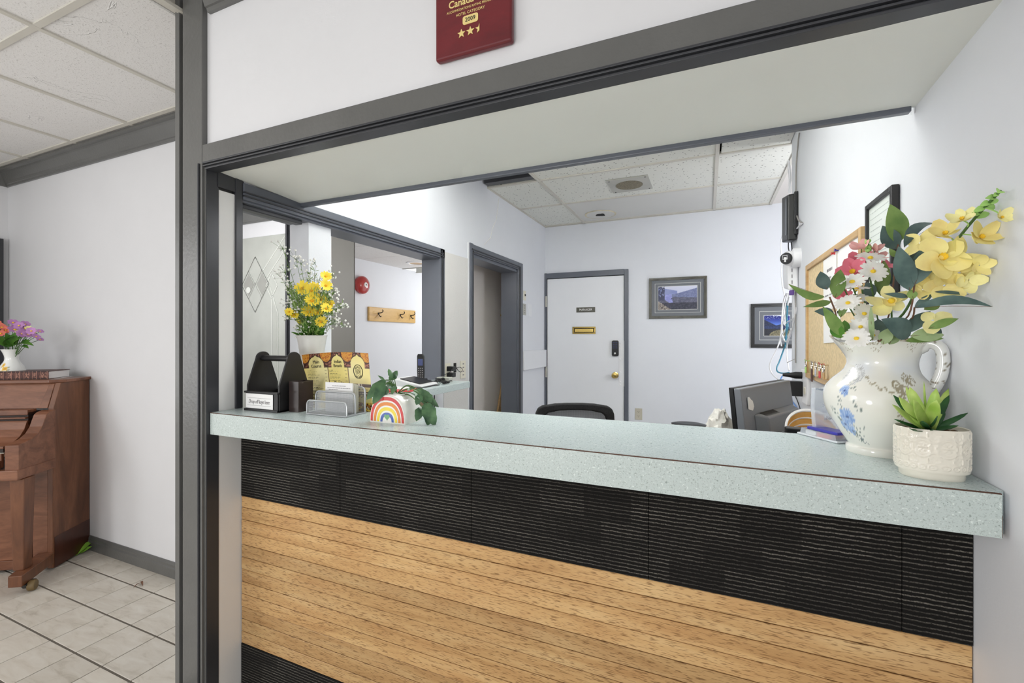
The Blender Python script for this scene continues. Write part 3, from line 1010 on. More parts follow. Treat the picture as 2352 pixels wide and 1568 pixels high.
sh = thing('side_shelf', 'pale mint ledge under the left opening holding the phone', 'shelf', (-1.52, 2.1, 1.035))
O = sh.location
MB(O).box(LX + 0.001, 1.508, 1.036, -1.387, 2.53, 1.076).build('shelf_board', 'counter', sh, bevel=0.002)
MB(O).box(LX + 0.001, 1.7, 0.70, LX + 0.02, 2.45, 1.034).build('support_panel', 'lightwood', sh)
MB(O).tube([(LX + 0.03, 2.5, 1.03), (LX + 0.03, 2.51, 0.6)], 0.003, 6).tube([(LX + 0.025, 2.42, 1.03), (LX + 0.03, 2.43, 0.6)], 0.003, 6).build('cable', 'cable_black', sh)

# ================================================================ BACK WALL: the manager's door, pictures, outlet
dr = struct(MB().box(-1.634, BY - 0.018, 0.005, -0.795, BY + 0.005, 1.998).build('door_1', 'white_door', bevel=0.002))
MB().box(LX, BY - 0.032, 0, -1.640, BY, 2.065).box(-0.79, BY - 0.032, 0, -0.75, BY, 2.06).box(-1.640, BY - 0.032, 2.004, -0.79, BY, 2.062).build('frame', 'trim_office', dr, bevel=0.003)
MB().box(-1.640, BY - 0.014, 0, -1.634, BY, 2.004).box(-0.795, BY - 0.014, 0, -0.79, BY, 2.004).box(-1.640, BY - 0.014, 1.998, -0.79, BY, 2.005).build('shadow_gap', 'dark', dr)
Y = BY - 0.018
MB().box(-1.302, Y - 0.006, 1.622, -1.097, Y, 1.676).build('name_plate', 'frame_wood', dr, bevel=0.002)
text('lettering', 'MANAGER', 0.034, (-1.199, Y - 0.0062, 1.649), '-y', 'paper', dr, wide=0.88)
mf = MB().box(-1.346, Y - 0.008, 1.390, -1.092, Y, 1.406).box(-1.346, Y - 0.008, 1.452, -1.092, Y, 1.468).box(-1.346, Y - 0.008, 1.406, -1.326, Y, 1.452).box(-1.112, Y - 0.008, 1.406, -1.092, Y, 1.452)
ms = mf.build('mail_slot', 'brass', dr, bevel=0.003)
MB().box(-1.327, Y - 0.0015, 1.405, -1.111, Y, 1.453).build('slot_gap', 'dark', ms)
MB().hexa([(-1.319, Y - 0.006, 1.411), (-1.119, Y - 0.006, 1.411), (-1.119, Y, 1.411), (-1.319, Y, 1.411), (-1.319, Y - 0.002, 1.446), (-1.119, Y - 0.002, 1.446), (-1.119, Y, 1.446), (-1.319, Y, 1.446)]).build('flap', 'brass', ms, bevel=0.002)
kl = MB().prism([(-0.916 + x, Y, 1.158 + z) for x, z in [(0.008, 0), (0.060, 0), (0.068, 0.01), (0.068, 0.152), (0.058, 0.163), (0.010, 0.163), (0, 0.152), (0, 0.01)]], (0, -0.028, 0)).build('keypad_lock', 'black', dr, bevel=0.004)
kb = MB()
for r in range(4):
    for c in range(3):
        kb.box(-0.905 + c * 0.018, Y - 0.0295, 1.295 - r * 0.019, -0.895 + c * 0.018, Y - 0.027, 1.305 - r * 0.019)
kb.build('key_buttons', 'screen_blue', kl)
MB().lathe([(0.011, 0), (0.011, 0.006), (0.007, 0.008)], (-0.882, Y - 0.027, 1.185), 14, axis=(0, -1, 0)).build('lock_cylinder', 'chrome', kl)
MB().lathe([(0.034, 0), (0.034, 0.006), (0.014, 0.012), (0.013, 0.03), (0.026, 0.04), (0.031, 0.052), (0.027, 0.066), (0.010, 0.069)], (-0.884, Y, 0.957), 20, axis=(0, -1, 0)).build('door_knob', 'brass', dr)
gp = MB().box(-0.848, Y - 0.004, 0.842, -0.758, Y, 1.318).box(-0.766, Y - 0.007, 0.842, -0.758, Y, 1.318).build('latch_guard', 'white_plastic', dr, bevel=0.001)
sc = MB()
for z in (0.86, 0.89, 0.99, 1.125, 1.26, 1.295):
    sc.lathe([(0.008, 0), (0.006, 0.004), (0.001, 0.006)], (-0.832, Y - 0.004, z), 8, axis=(0, -1, 0))
sc.build('screw_heads', 'white_plastic', gp)
for z0, z1 in ((1.69, 1.81), (0.91, 1.03)):
    h = MB().box(-1.650, BY - 0.036, z0, -1.632, BY - 0.03, z1).build('hinge', 'ivory', dr, bevel=0.001)
    MB().tube([(-1.638, BY - 0.036, z0), (-1.638, BY - 0.036, z1)], 0.006, 8).build('hinge_pin', 'grey_metal', h)


def framed(name, label, x0, x1, z0, z1, fw, mw, fm, fn, nx, ny):
    """Picture on the back wall: frame, mat board with two pale bevel lines, print."""
    y = BY
    t = thing(name, label, 'picture', ((x0 + x1) / 2, y, z0), 0)
    o = t.location
    f = MB(o)
    for a, b, d in ((0, fw * 0.55, 0.022), (fw * 0.5, fw, 0.016)):
        f.box(x0 + a, y - d, z0 + a, x1 - a, y - 0.001, z0 + b).box(x0 + a, y - d, z1 - b, x1 - a, y - 0.001, z1 - a)
        f.box(x0 + a, y - d, z0 + b, x0 + b, y - 0.001, z1 - b).box(x1 - b, y - d, z0 + b, x1 - a, y - 0.001, z1 - b)
    f.build('frame', fm, t, bevel=0.002)
    MB(o).box(x0 + fw, y - 0.008, z0 + fw, x1 - fw, y - 0.001, z1 - fw).build('mat_board', 'mat_board', t)
    ln = MB(o)
    for a in (fw + mw * 0.52, fw + mw):
        w = 0.0035
        ln.box(x0 + a, y - 0.0095, z0 + a, x1 - a, y - 0.006, z0 + a + w).box(x0 + a, y - 0.0095, z1 - a - w, x1 - a, y - 0.006, z1 - a)
        ln.box(x0 + a, y - 0.0095, z0 + a + w, x0 + a + w, y - 0.006, z1 - a - w).box(x1 - a - w, y - 0.0095, z0 + a + w, x1 - a, y - 0.006, z1 - a - w)
    ln.build('bevel_line', 'mat_line', t)
    a = fw + mw + 0.0035
    sheet([(x0 + a, y - 0.0088, z0 + a), (x1 - a, y - 0.0088, z0 + a), (x1 - a, y - 0.0088, z1 - a), (x0 + a, y - 0.0088, z1 - a)], nx, ny, fn, o).build('print', 'print', t)
    return t


def river(s, t):
    n = vnoise(s * 34, t * 26, 1)
    n2 = vnoise(s * 90, t * 60, 2)
    ridge_l = 0.98 - 0.36 * s
    ridge_r = 0.66 + 0.42 * max(0, s - 0.42)
    c = lerp3((168, 174, 214), (214, 216, 234), t)
    if t < ridge_l and s < 0.5:
        c = lerp3((122, 134, 186), (150, 158, 200), vnoise(s * 8, t * 8, 3))
    if t < ridge_r and s > 0.36:
        c = lerp3((104, 112, 150), (136, 142, 178), n)
    edge = 0.60 - 0.12 * s + 0.06 * (vnoise(s * 9, 0, 5) - 0.5)
    if t < edge:
        c = lerp3((70, 74, 92), (128, 126, 146), n * 0.6 + n2 * 0.4)
    rc_ = 0.31 + 0.06 * math.sin(t * 9)
    rw = 0.12 - abs(t - 0.50) * 0.34
    if 0.26 < t < 0.66 and abs(s - rc_) < rw:
        c = lerp3((132, 138, 200), (168, 170, 222), n)
        if abs(s - 0.36) < 0.025 and abs(t - 0.47) < 0.018:
            c = (70, 72, 96)
    if t < 0.30:
        c = lerp3((38, 40, 52), (92, 92, 108), n2 * 0.6 + n * 0.4)
    if s < 0.17 and t > 0.4 and n + n2 > 0.75:
        c = (70, 74, 98)
    if s < 0.34 - t * 0.9 and t < 0.36:
        c = lerp3((72, 64, 66), (200, 190, 176), vnoise(s * 60, t * 44, 8))
    return c


def lake(s, t):
    n = vnoise(s * 30, t * 26, 11)
    n2 = vnoise(s * 80, t * 60, 12)
    c = lerp3((92, 132, 214), (16, 28, 120), (t - 0.5) / 0.4)
    if n2 > 0.83 and t > 0.8:
        c = (170, 184, 226)
    if t > 0.95 and n > 0.35 and s > 0.35:
        c = (224, 230, 244)
    if t < 0.80 - 0.62 * s and s < 0.5 or t < 0.50 + 0.30 * (s - 0.45) and s >= 0.45:
        c = lerp3((16, 26, 58), (40, 52, 84), n)
    if t < 0.46:
        c = lerp3((20, 30, 66), (44, 62, 108), n)
    if t < 0.34:
        c = lerp3((14, 18, 30), (52, 54, 58), n2)
    if (s - 0.72) ** 2 / 0.26 + (t - 0.02) ** 2 / 0.075 < 1:
        c = lerp3((58, 56, 46), (168, 158, 118), vnoise(s * 60, t * 50, 15))
    return c


framed('landscape_picture', 'framed misty river valley photograph in grey-green wooden frame beside the manager door', -0.545, -0.002, 1.542, 1.952, 0.026, 0.060, 'frame_wood', river, 96, 66)
framed('landscape_picture', 'dark framed photograph of a deep blue lake sky, half behind white cables', 0.374, 0.80, 1.258, 1.667, 0.032, 0.075, 'frame_black', lake, 72, 72)


def outlet(name, label, face, pos, w, h, m, kind, off=None):
    R, U, N = FRAMES[face]
    p = Vector(pos)
    t = thing(name, label, 'outlet' if kind != 'switch' else 'switch', p)
    b = MB(p)

    def bx_(bm, a0, a1, c0, c1, d0, d1):
        q = [p + R * a + U * c + N * d for d in (d0, d1) for c in (c0, c1) for a in (a0, a1)]
        bm.hexa([q[0], q[1], q[3], q[2], q[4], q[5], q[7], q[6]])
    bx_(b, -w / 2, w / 2, -h / 2, h / 2, 0.0005, 0.006)
    b.build('cover_plate', m, t, bevel=0.002)
    if kind == 'duplex':
        for s in (-1, 1):
            f = MB(p)
            f.lathe([(w * 0.24, 0.006), (w * 0.24, 0.0075)], p + U * (s * h * 0.18), 16, axis=N)
            fo = f.build('socket', m, t)
            d = MB(p)
            for a in (-0.09, 0.09):
                bx_(d, w * a - 0.0014, w * a + 0.0014, s * h * 0.18 + 0.0005, s * h * 0.18 + 0.008, 0.007, 0.0079)
            bx_(d, -0.002, 0.002, s * h * 0.18 - 0.009, s * h * 0.18 - 0.005, 0.007, 0.0079)
            d.build('slot', 'ink', fo)
    if kind == 'switch':
        f = MB(p)
        bx_(f, -w * 0.12, w * 0.12, -h * 0.06, h * 0.14, 0.006, 0.014)
        f.build('toggle', 'ink', t, bevel=0.001)
    if kind == 'jack':
        f = MB(p)
        for c in (-0.3, -0.1, 0.12, 0.32):
            bx_(f, -w * 0.12, w * 0.12, h * c - 0.004, h * c + 0.004, 0.006, 0.0072)
        f.build('jack', 'ink_grey', t)
    return t


outlet('wall_outlet', 'beige duplex outlet low on back wall right of the manager door', '-y', (-0.649, BY, 0.564), 0.072, 0.118, 'beige_plate', 'duplex')
outlet('wall_outlet', 'ivory outlet on left wall with two black power adapters plugged in', '+x', (LX, 2.705, 1.115), 0.075, 0.12, 'ivory', 'duplex')
outlet('phone_jack_plate', 'ivory blank jack plate on left wall nearest the doorway', '+x', (LX + 0.005, 2.915, 1.118), 0.075, 0.13, 'ivory', 'jack')
outlet('light_switch', 'ivory light switch right of the doorway on left wall', '+x', (LX, 4.155, 1.768), 0.06, 0.094, 'ivory', 'switch')
t = outlet('switch_plate', 'brushed grey switch plate under the ivory light switch', '+x', (LX, 4.15, 1.63), 0.075, 0.112, 'grey_metal', 'jack')
outlet('thermostat_cover', 'flat white cover plate beside the light switches on left wall', '+x', (LX, 4.30, 1.63), 0.085, 0.13, 'white_door', 'plain')
# raw cable hole in the wall with a loose loop
t = thing('cable_hole', 'black cable hole in left wall with a loose looped wire', 'wire', (LX + 0.005, 2.80, 1.125))
O = t.location
MB(O).box(LX + 0.004, 2.785, 1.105, LX + 0.0075, 2.82, 1.172).build('opening', 'dark', t)
MB(O).tube(smooth_path([(LX + 0.008, 2.80, 1.16), (LX + 0.03, 2.805, 1.12), (LX + 0.03, 2.85, 1.105), (LX + 0.025, 2.875, 1.125), (LX + 0.02, 2.84, 1.14), (LX + 0.008, 2.81, 1.13)]), 0.0022, 6).build('loop', 'cable_black', t)
# two black power adapters on that outlet and their leads
for k, (z, lb) in enumerate(((1.137, 'upper black power adapter in the ivory outlet on left wall'), (1.093, 'lower black power adapter in the ivory outlet on left wall'))):
    t = thing('power_adapter', lb, 'adapter', (LX + 0.008, 2.705, z), 0, 'black adapters on the ivory outlet')
    O = t.location
    MB(O).hexa([(LX + 0.008, 2.685, z - 0.016), (LX + 0.055, 2.69, z - 0.014), (LX + 0.055, 2.735, z - 0.014), (LX + 0.008, 2.735, z - 0.016), (LX + 0.008, 2.685, z + 0.018), (LX + 0.055, 2.69, z + 0.016), (LX + 0.055, 2.735, z + 0.016), (LX + 0.008, 2.735, z + 0.018)]).build('body', 'black', t, bevel=0.004)
    MB(O).tube(smooth_path([(LX + 0.05, 2.69, z), (LX + 0.07, 2.64, z - 0.012), (LX + 0.085, 2.52, z - 0.03 + k * 0.03), (LX + 0.085, 2.42, 1.082)]), 0.0022, 6).build('lead', 'cable_black', t)

# ================================================================ LEFT: bell, hook board, downlights, etched panel, mirror glass
t = thing('alarm_bell', 'round red fire alarm bell on the corridor wall', 'alarm bell', (-3.8, 4.216, 1.975))
O = t.location
MB(O).lathe([(0.098, 0.0), (0.100, 0.02), (0.108, 0.03), (0.107, 0.045), (0.095, 0.066), (0.065, 0.082), (0.022, 0.088)], (-3.8, 4.216, 1.975), 32, axis=(1, 0, 0)).build('gong', 'red', t)
MB(O).lathe([(0.028, 0.086), (0.028, 0.092), (0.012, 0.094)], (-3.8, 4.216, 1.975), 20, axis=(1, 0, 0)).build('badge', 'paper', t)
MB(O).lathe([(0.009, 0.092), (0.009, 0.098), (0.004, 0.1)], (-3.8, 4.216, 1.975), 10, axis=(1, 0, 0)).build('nut', 'ink_grey', t)
t = thing('coat_hook_board', 'honey wood board with three small black coat hooks on corridor wall', 'hook board', (-3.8, 4.8, 1.64))
O = t.location
MB(O).box(-3.8, 4.34, 1.551, -3.772, 5.295, 1.726).build('board', 'hookwood', t, bevel=0.008)
for y in (4.51, 4.945, 5.18):
    hk = MB(O)
    hk.lathe([(0.012, 0), (0.012, 0.005)], (-3.772, y, 1.65), 10, axis=(1, 0, 0))
    hk.tube(smooth_path([(-3.77, y, 1.655), (-3.72, y, 1.66), (-3.70, y, 1.68), (-3.71, y, 1.695)]), 0.006, 6)
    hk.tube(smooth_path([(-3.77, y, 1.645), (-3.735, y - 0.01, 1.61), (-3.715, y - 0.015, 1.615)]), 0.006, 6)
    hk.build('hook', 'black', t)
t = thing('recessed_light', 'round recessed light with white trim ring in corridor ceiling', 'ceiling light', (-3.35, 4.72, HC))
O = t.location
ring = MB(O).lathe([(0.125, 0), (0.125, -0.006), (0.098, -0.010), (0.095, -0.002)], (-3.35, 4.72, HC), 28, caps=False).build('trim_ring', 'white_plastic', t)
MB(O).lathe([(0.097, -0.003), (0.05, -0.004), (0.001, -0.004)], (-3.35, 4.72, HC), 24, caps=False).build('reflector', 'lightwood', t)

t = thing('etched_panel', 'grey glass panel with a cut diamond pattern left of the flower vase', 'glass panel', (-3.9, 2.96, 0.05))
O = t.location
MB(O).box(-4.70, 2.945, 0.05, -3.51, 2.958, 2.298).build('sheet', 'panel_glass', t, bevel=0.002)


def bar2(mb, a, b, w, y, d):
    """A flat strip between two (x, z) points on the panel."""
    A, B = Vector((a[0], y, a[1])), Vector((b[0], y, b[1]))
    s = (B - A).normalized().cross(Vector((0, 1, 0))) * (w / 2)
    mb.prism([A - s, B - s, B + s, A + s], (0, -d, 0))


DX, DZ, HW, HH = -3.914, 1.852, 0.136, 0.185
dia = MB(O)
band = MB(O)
rim = MB(O)


def lozenge(cx, cz, sx, sz, fill):
    pts = [(cx, cz + sz), (cx + sx, cz), (cx, cz - sz), (cx - sx, cz)]
    for i in range(4):
        bar2(rim, pts[i], pts[(i + 1) % 4], 0.007, 2.945, 0.004)
    if fill is not None:
        dia.prism([Vector((cx + (x - cx) * 0.8, 2.945, cz + (z - cz) * 0.8)) for x, z in pts], (0, -0.003, 0))


lozenge(DX, DZ, HW * 1.35, HH * 1.42, None)
for i, j in ((0, 0.5), (0, -0.5), (0.5, 0), (-0.5, 0)):
    lozenge(DX + i * HW * 1.35, DZ + j * HH * 1.42, HW * 0.66, HH * 0.7, 1 if j == 0 else None)
lozenge(DX - 0.37, DZ - 0.0, HW * 1.2, HH * 1.3, None)
lozenge(DX + 0.22, DZ - 0.02, HW * 0.55, HH * 0.62, None)
for a, b in (((DX + 0.10, DZ + 0.12), (DX + 0.39, DZ + 0.42)), ((DX + 0.16, DZ + 0.06), (DX + 0.39, DZ + 0.30)), ((DX + 0.22, DZ - 0.15), (DX + 0.22, 0.2)), ((DX + 0.30, DZ - 0.28), (DX + 0.30, 0.2)), ((DX + 0.20, DZ - 0.03), (DX + 0.30, DZ - 0.28))):
    bar2(rim, a, b, 0.007, 2.945, 0.004)
bar2(band, (DX + 0.26, DZ - 0.3), (DX + 0.26, 0.2), 0.055, 2.945, 0.002)
rim.build('bevel_strip', 'bevel_line', t)
dia.build('bevelled_piece', 'bevel_dark', t)
band.build('bevelled_band', 'panel_glass', t)
part = MB(O).lathe([(0.03, 0), (0.03, 0.004), (0.02, 0.006)], (DX - 0.09, 2.941, DZ - 0.05), 18, axis=(0, -1, 0)).build('glass_roundel', 'bevel_line', t)

t = tag(MB((-2.03, 3.76, 1.5)).lathe([(0.012, 0), (0.012, 0.006)], (-2.035, 4.40, 1.59), 10, axis=(1, 0, 0)).tube(smooth_path([(-2.03, 4.40, 1.59), (-1.99, 4.40, 1.58), (-1.975, 4.40, 1.60), (-1.98, 4.40, 1.62)]), 0.005, 6).build('closet_hook', 'brass', loc=(-2.03, 3.76, 1.5)), 'small metal hook on beige closet wall behind the doorway', 'hook')
t = tag(MB((-1.95, 4.25, 0)).prism([(-2.03, 4.30, 0), (-2.03, 4.05, 0), (-2.03, 4.42, 0.93), (-2.03, 4.44, 0.93), (-2.03, 4.44, 0)], (0.02, 0, 0)).build('leaning_board', 'lightwood', loc=(-1.95, 4.25, 0)), 'brown wooden board leaning inside the doorway closet', 'board')

# ================================================================ OFFICE CEILING FITTINGS
t = thing('ceiling_speaker', 'square grey ceiling speaker plate with round mesh grille in office ceiling', 'speaker', (-0.575, 3.715, OC))
O = t.location
MB(O).box(-0.735, 3.548, OC - 0.006, -0.414, 3.882, OC + 0.001).build('plate', 'grey_metal', t, bevel=0.002)
MB(O).lathe([(0.105, -0.009), (0.105, -0.006)], (-0.578, 3.715, OC), 32).build('grille', 'taupe', t)
sc = MB(O)
for x in (-0.712, -0.437):
    for y in (3.572, 3.858):
        sc.lathe([(0.006, -0.008), (0.006, -0.006)], (x, y, OC), 8)
sc.build('screws', 'ink', t)
t = thing('ceiling_patch', 'stained round ring with a torn dark hole in the smooth ceiling board', 'ceiling hole', (-0.985, 4.51, OC))
O = t.location
MB(O).lathe([(0.155, -0.004), (0.155, 0.001)], (-0.985, 4.51, OC), 32).build('stain_ring', mat('yellowed_ring', (214, 204, 178), 0.8, 0, (14, 0.25)), t)
MB(O).lathe([(0.140, -0.0055), (0.140, -0.003)], (-0.985, 4.51, OC), 32).build('pale_disc', 'plain_tile', t)
MB(O).prism([(-0.985 + 0.055 * math.cos(a) * (0.7 + 0.5 * hsh(i)), 4.51 + 0.05 * math.sin(a) * (0.7 + 0.5 * hsh(i, 3)), OC - 0.0065) for i, a in enumerate([2 * PI * k / 14 for k in range(14)])], (0, 0, 0.002)).build('torn_hole', 'dark', t)

# ================================================================ PLAQUE over the opening
PC = thing('award_plaque', 'glossy red wooden award plaque with gold lettering on the header wall', 'plaque', (-0.57, FY, 2.12))
O = PC.location
X0, X1, Z0, Z1 = -0.684, -0.456, 2.112, 2.46
MB(O).box(X0, FY - 0.022, Z0, X1, FY - 0.001, Z1).build('board', 'plaque', PC, bevel=0.007, seg=3)
f = FY - 0.0222
XC = -0.571
text('lettering', 'Canada Select', 0.027, (XC + 0.003, f, 2.2515), '-y', 'gold', PC, O, wide=0.95, bold=0.0004)
text('lettering', 'ACCOMMODATIONS RATING PROGRAM', 0.0088, (XC - 0.004, f, 2.2325), '-y', 'gold', PC, O, wide=0.88)
text('lettering', 'HOTEL CATEGORY', 0.0105, (XC - 0.004, f, 2.2190), '-y', 'gold', PC, O, wide=0.95)
rrp = []
for cx_, cz_, a0 in ((0.014, 2.2045, 0), (-0.020, 2.2045, PI / 2), (-0.020, 2.1935, PI), (0.014, 2.1935, 1.5 * PI)):
    rrp += [(XC + cx_ + 0.006 * math.cos(a0 + k * PI / 8), f, cz_ + 0.006 * math.sin(a0 + k * PI / 8)) for k in range(5)]
yb = MB(O).prism(rrp, (0, -0.0012, 0)).build('year_badge', 'gold', PC)
text('lettering', '2009', 0.0155, (XC - 0.003, f - 0.0014, 2.199), '-y', 'ink', yb, O)


def star(cx, cz, r, half=False):
    pts = []
    for i in range(10):
        a = PI / 2 + i * PI / 5
        rr = r if i % 2 == 0 else r * 0.42
        pts.append((cx + rr * math.cos(a), cz + rr * math.sin(a)))
    if half:
        pts = [p for p in pts if p[0] <= cx + 1e-6]
        pts.append((cx, cz - r * 0.42))
        pts = sorted(set((round(a, 6), round(b, 6)) for a, b in pts), key=lambda p: math.atan2(p[1] - cz, p[0] - cx - r * 0.25))
    return [(a, f, b) for a, b in pts]


for i, (dx, hf) in enumerate(((-0.030, False), (-0.003, False), (0.024, True))):
    MB(O).prism(star(XC + dx, 2.167, 0.0125, hf), (0, -0.0015, 0)).build('star', 'gold', PC)

# ================================================================ PIANO AND WHAT STANDS ON IT
PA = math.atan2(0.543, 0.84)
PO = Vector((-3.496, 1.351, 0))
pn = thing('upright_piano', 'old brown walnut upright piano at the lobby wall, cut by the left edge', 'piano', PO, PA)
WD, DP, PH = 1.22, 0.275, 1.105     # local: x to the right end = 0, -y to the front
# right and left side panels, whose front edge leans back above the keys
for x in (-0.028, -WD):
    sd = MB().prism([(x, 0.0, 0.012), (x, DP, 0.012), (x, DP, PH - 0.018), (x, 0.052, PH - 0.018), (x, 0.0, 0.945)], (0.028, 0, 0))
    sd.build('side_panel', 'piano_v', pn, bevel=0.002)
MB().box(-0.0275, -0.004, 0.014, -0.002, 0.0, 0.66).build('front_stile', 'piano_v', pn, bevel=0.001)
ft = MB().box(-0.001, 0.005, 0.012, 0.0012, DP - 0.002, 0.19)
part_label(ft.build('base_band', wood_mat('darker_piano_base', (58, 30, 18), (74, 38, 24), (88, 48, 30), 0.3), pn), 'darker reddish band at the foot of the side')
MB().prism([(-WD - 0.015, 0.03, PH - 0.018), (-0.05, 0.03, PH - 0.018), (0.012, 0.075, PH - 0.018), (0.012, DP + 0.005, PH - 0.018), (-WD - 0.015, DP + 0.005, PH - 0.018)], (0, 0, 0.018)).build('lid', 'piano', pn, bevel=0.003)
# upper front panel, leaning
MB().hexa([(-WD + 0.02, 0.004, 0.945), (-0.028, 0.004, 0.945), (-0.028, 0.06, 0.945), (-WD + 0.02, 0.06, 0.945), (-WD + 0.02, 0.054, PH - 0.018), (-0.028, 0.054, PH - 0.018), (-0.028, 0.10, PH - 0.018), (-WD + 0.02, 0.10, PH - 0.018)]).build('upper_panel', 'piano', pn, bevel=0.002)
MB().hexa([(-0.075, -0.002, 0.945), (-0.030, -0.002, 0.945), (-0.030, 0.02, 0.945), (-0.075, 0.02, 0.945), (-0.055, 0.050, PH - 0.02), (-0.030, 0.050, PH - 0.02), (-0.030, 0.07, PH - 0.02), (-0.055, 0.07, PH - 0.02)]).build('corner_stile', 'piano', pn, bevel=0.002)
# arm with the swept top edge
prof = [(-0.235, 0.640), (-0.235, 0.782), (-0.205, 0.790), (-0.155, 0.800), (-0.115, 0.822), (-0.088, 0.855), (-0.074, 0.888), (-0.060, 0.918), (-0.04, 0.930), (0.0, 0.936), (0.0, 0.640)]
MB().prism([(-0.055, y, z) for y, z in prof], (0.065, 0, 0)).build('arm', 'piano', pn, bevel=0.003)
MB().prism([(-WD, y, z) for y, z in prof], (0.065, 0, 0)).build('arm', 'piano', pn, bevel=0.003)
# fall board, shelf over it, key slip
fb = [(-0.205, 0.772), (-0.150, 0.782), (-0.110, 0.804), (-0.08, 0.84), (-0.066, 0.875), (-0.060, 0.885), (-0.04, 0.885), (-0.04, 0.76), (-0.205, 0.76)]
MB().prism([(-WD + 0.065, y, z) for y, z in fb], (WD - 0.15, 0, 0)).build('fall_board', 'piano', pn, bevel=0.002)
MB().box(-WD + 0.065, -0.075, 0.897, -0.085, 0.0, 0.906).box(-WD + 0.065, -0.06, 0.916, -0.085, 0.0, 0.945).build('music_ledge', 'piano', pn, bevel=0.003)
MB().box(-WD + 0.065, -0.055, 0.86, -0.085, 0.03, 0.93).build('gap', 'pianodk', pn)
MB().box(-WD + 0.065, -0.205, 0.742, -0.085, -0.04, 0.7595).build('key_gap', 'pianodk', pn)
for k in range(22):
    MB().box(-0.088 - (k + 1) * 0.0232, -0.198, 0.715, -0.0885 - k * 0.0232, -0.08, 0.738).build('key', 'ivory', pn, bevel=0.001)
MB().box(-WD + 0.065, -0.215, 0.66, -0.085, -0.2, 0.735).box(-WD + 0.065, -0.228, 0.655, -0.085, -0.215, 0.70).build('key_slip', 'piano', pn, bevel=0.003)
MB().box(-WD - 0.01, -0.248, 0.598, 0.014, -0.001, 0.652).build('key_bed', 'piano', pn, bevel=0.004)
# lower panels
MB().box(-WD + 0.02, -0.001, 0.075, -0.115, 0.03, 0.60).build('lower_panel', 'piano', pn, bevel=0.003)
MB().box(-0.105, -0.001, 0.075, -0.028, 0.03, 0.60).build('lower_panel', 'piano', pn, bevel=0.003)
MB().box(-WD + 0.02, 0.012, 0.03, -0.028, 0.045, 0.60).build('lower_gap', 'pianodk', pn)
MB().box(-WD + 0.02, -0.006, 0.022, -0.028, 0.03, 0.075).build('bottom_rail', 'piano', pn, bevel=0.003)


def taper(x0, x1, y0, y1, z0, z1, k):
    xm, ym = (x0 + x1) / 2, (y0 + y1) / 2
    lo = [(xm + (x - xm) * k, ym + (y - ym) * k, z0) for x, y in ((x0, y0), (x1, y0), (x1, y1), (x0, y1))]
    hi = [(x, y, z1) for x, y in ((x0, y0), (x1, y0), (x1, y1), (x0, y1))]
    return MB().hexa(lo + hi)


for x in (-0.045, -WD + 0.03):
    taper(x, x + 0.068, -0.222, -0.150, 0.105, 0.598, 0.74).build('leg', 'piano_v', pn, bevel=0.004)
    toe = MB().prism([(x + 0.036, -0.275, 0.046), (x + 0.100, -0.275, 0.046), (x + 0.049, -0.002, 0.046), (x - 0.035, -0.002, 0.046)], (0, 0, 0.060)).build('toe_block', 'piano_v', pn, bevel=0.004)
    MB().prism([(x + 0.072, -0.255, 0.0465), (x + 0.072, -0.185, 0.0465), (x + 0.072, -0.21, 0.018), (x + 0.072, -0.235, 0.018)], (0.03, 0, 0)).build('caster', 'black', toe, bevel=0.002)
    MB().lathe([(0.008, -0.015), (0.024, -0.015), (0.028, -0.010), (0.028, 0.010), (0.024, 0.015), (0.008, 0.015)], (x + 0.108, -0.222, 0.0285), 20, axis=(1, 0.25, 0)).build('wheel', 'rubber', toe)


def pl(x, y, z):
    """Piano-local point to the room."""
    return PO + Matrix.Rotation(PA, 3, 'Z') @ Vector((x, y, z))


# book lying on the lid, spine to the front
bk = thing('leather_book', 'thick brown leather book lying on the piano lid, tooled spine forward', 'book', pl(-0.255, 0.17, PH), PA + 0.05)
MB().box(-0.145, -0.065, 0.003, 0.145, 0.10, 0.045).build('pages', 'paper', bk)
MB().box(-0.148, -0.068, 0, 0.148, 0.104, 0.0032).box(-0.148, -0.068, 0.0448, 0.148, 0.104, 0.048).build('cover', 'spine', bk)


def spine_fn(s, t):
    c = (74, 40, 34)
    b = [0.03, 0.11, 0.17, 0.24, 0.30, 0.37, 0.44, 0.51, 0.58, 0.66, 0.72, 0.79, 0.86, 0.97]
    for k in b:
        if abs(s - k) < 0.006:
            return (150, 104, 88)
    if 0.2 < t < 0.8:
        i = sum(1 for k in b if s > k)
        if i % 2 == 1 and vnoise(s * 120, t * 12, i) > 0.52:
            return (158, 112, 94)
        if i % 2 == 0 and vnoise(s * 200, t * 3, i) > 0.66:
            return (120, 76, 62)
    if t < 0.08 or t > 0.92:
        c = (48, 26, 24)
    return c


sheet([(-0.148, -0.0688, 0), (0.148, -0.0688, 0), (0.148, -0.0688, 0.048), (-0.148, -0.0688, 0.048)], 150, 14, spine_fn).build('spine', 'print', bk)
MB().box(-0.16, -0.03, 0.0, 0.165, 0.108, 0.0008).build('loose_sheet', 'paper', bk)

# white vase with yellow painted flowers
vp = at(27, 868, 2.76)
vp.z = PH
va = thing('milk_glass_vase', 'small white vase painted with yellow flowers on the piano lid', 'vase', vp)
prof = [(0.040, 0), (0.058, 0.012), (0.062, 0.04), (0.054, 0.07), (0.038, 0.098), (0.031, 0.118), (0.033, 0.138), (0.042, 0.165), (0.048, 0.176), (0.044, 0.176), (0.03, 0.15), (0.026, 0.12)]


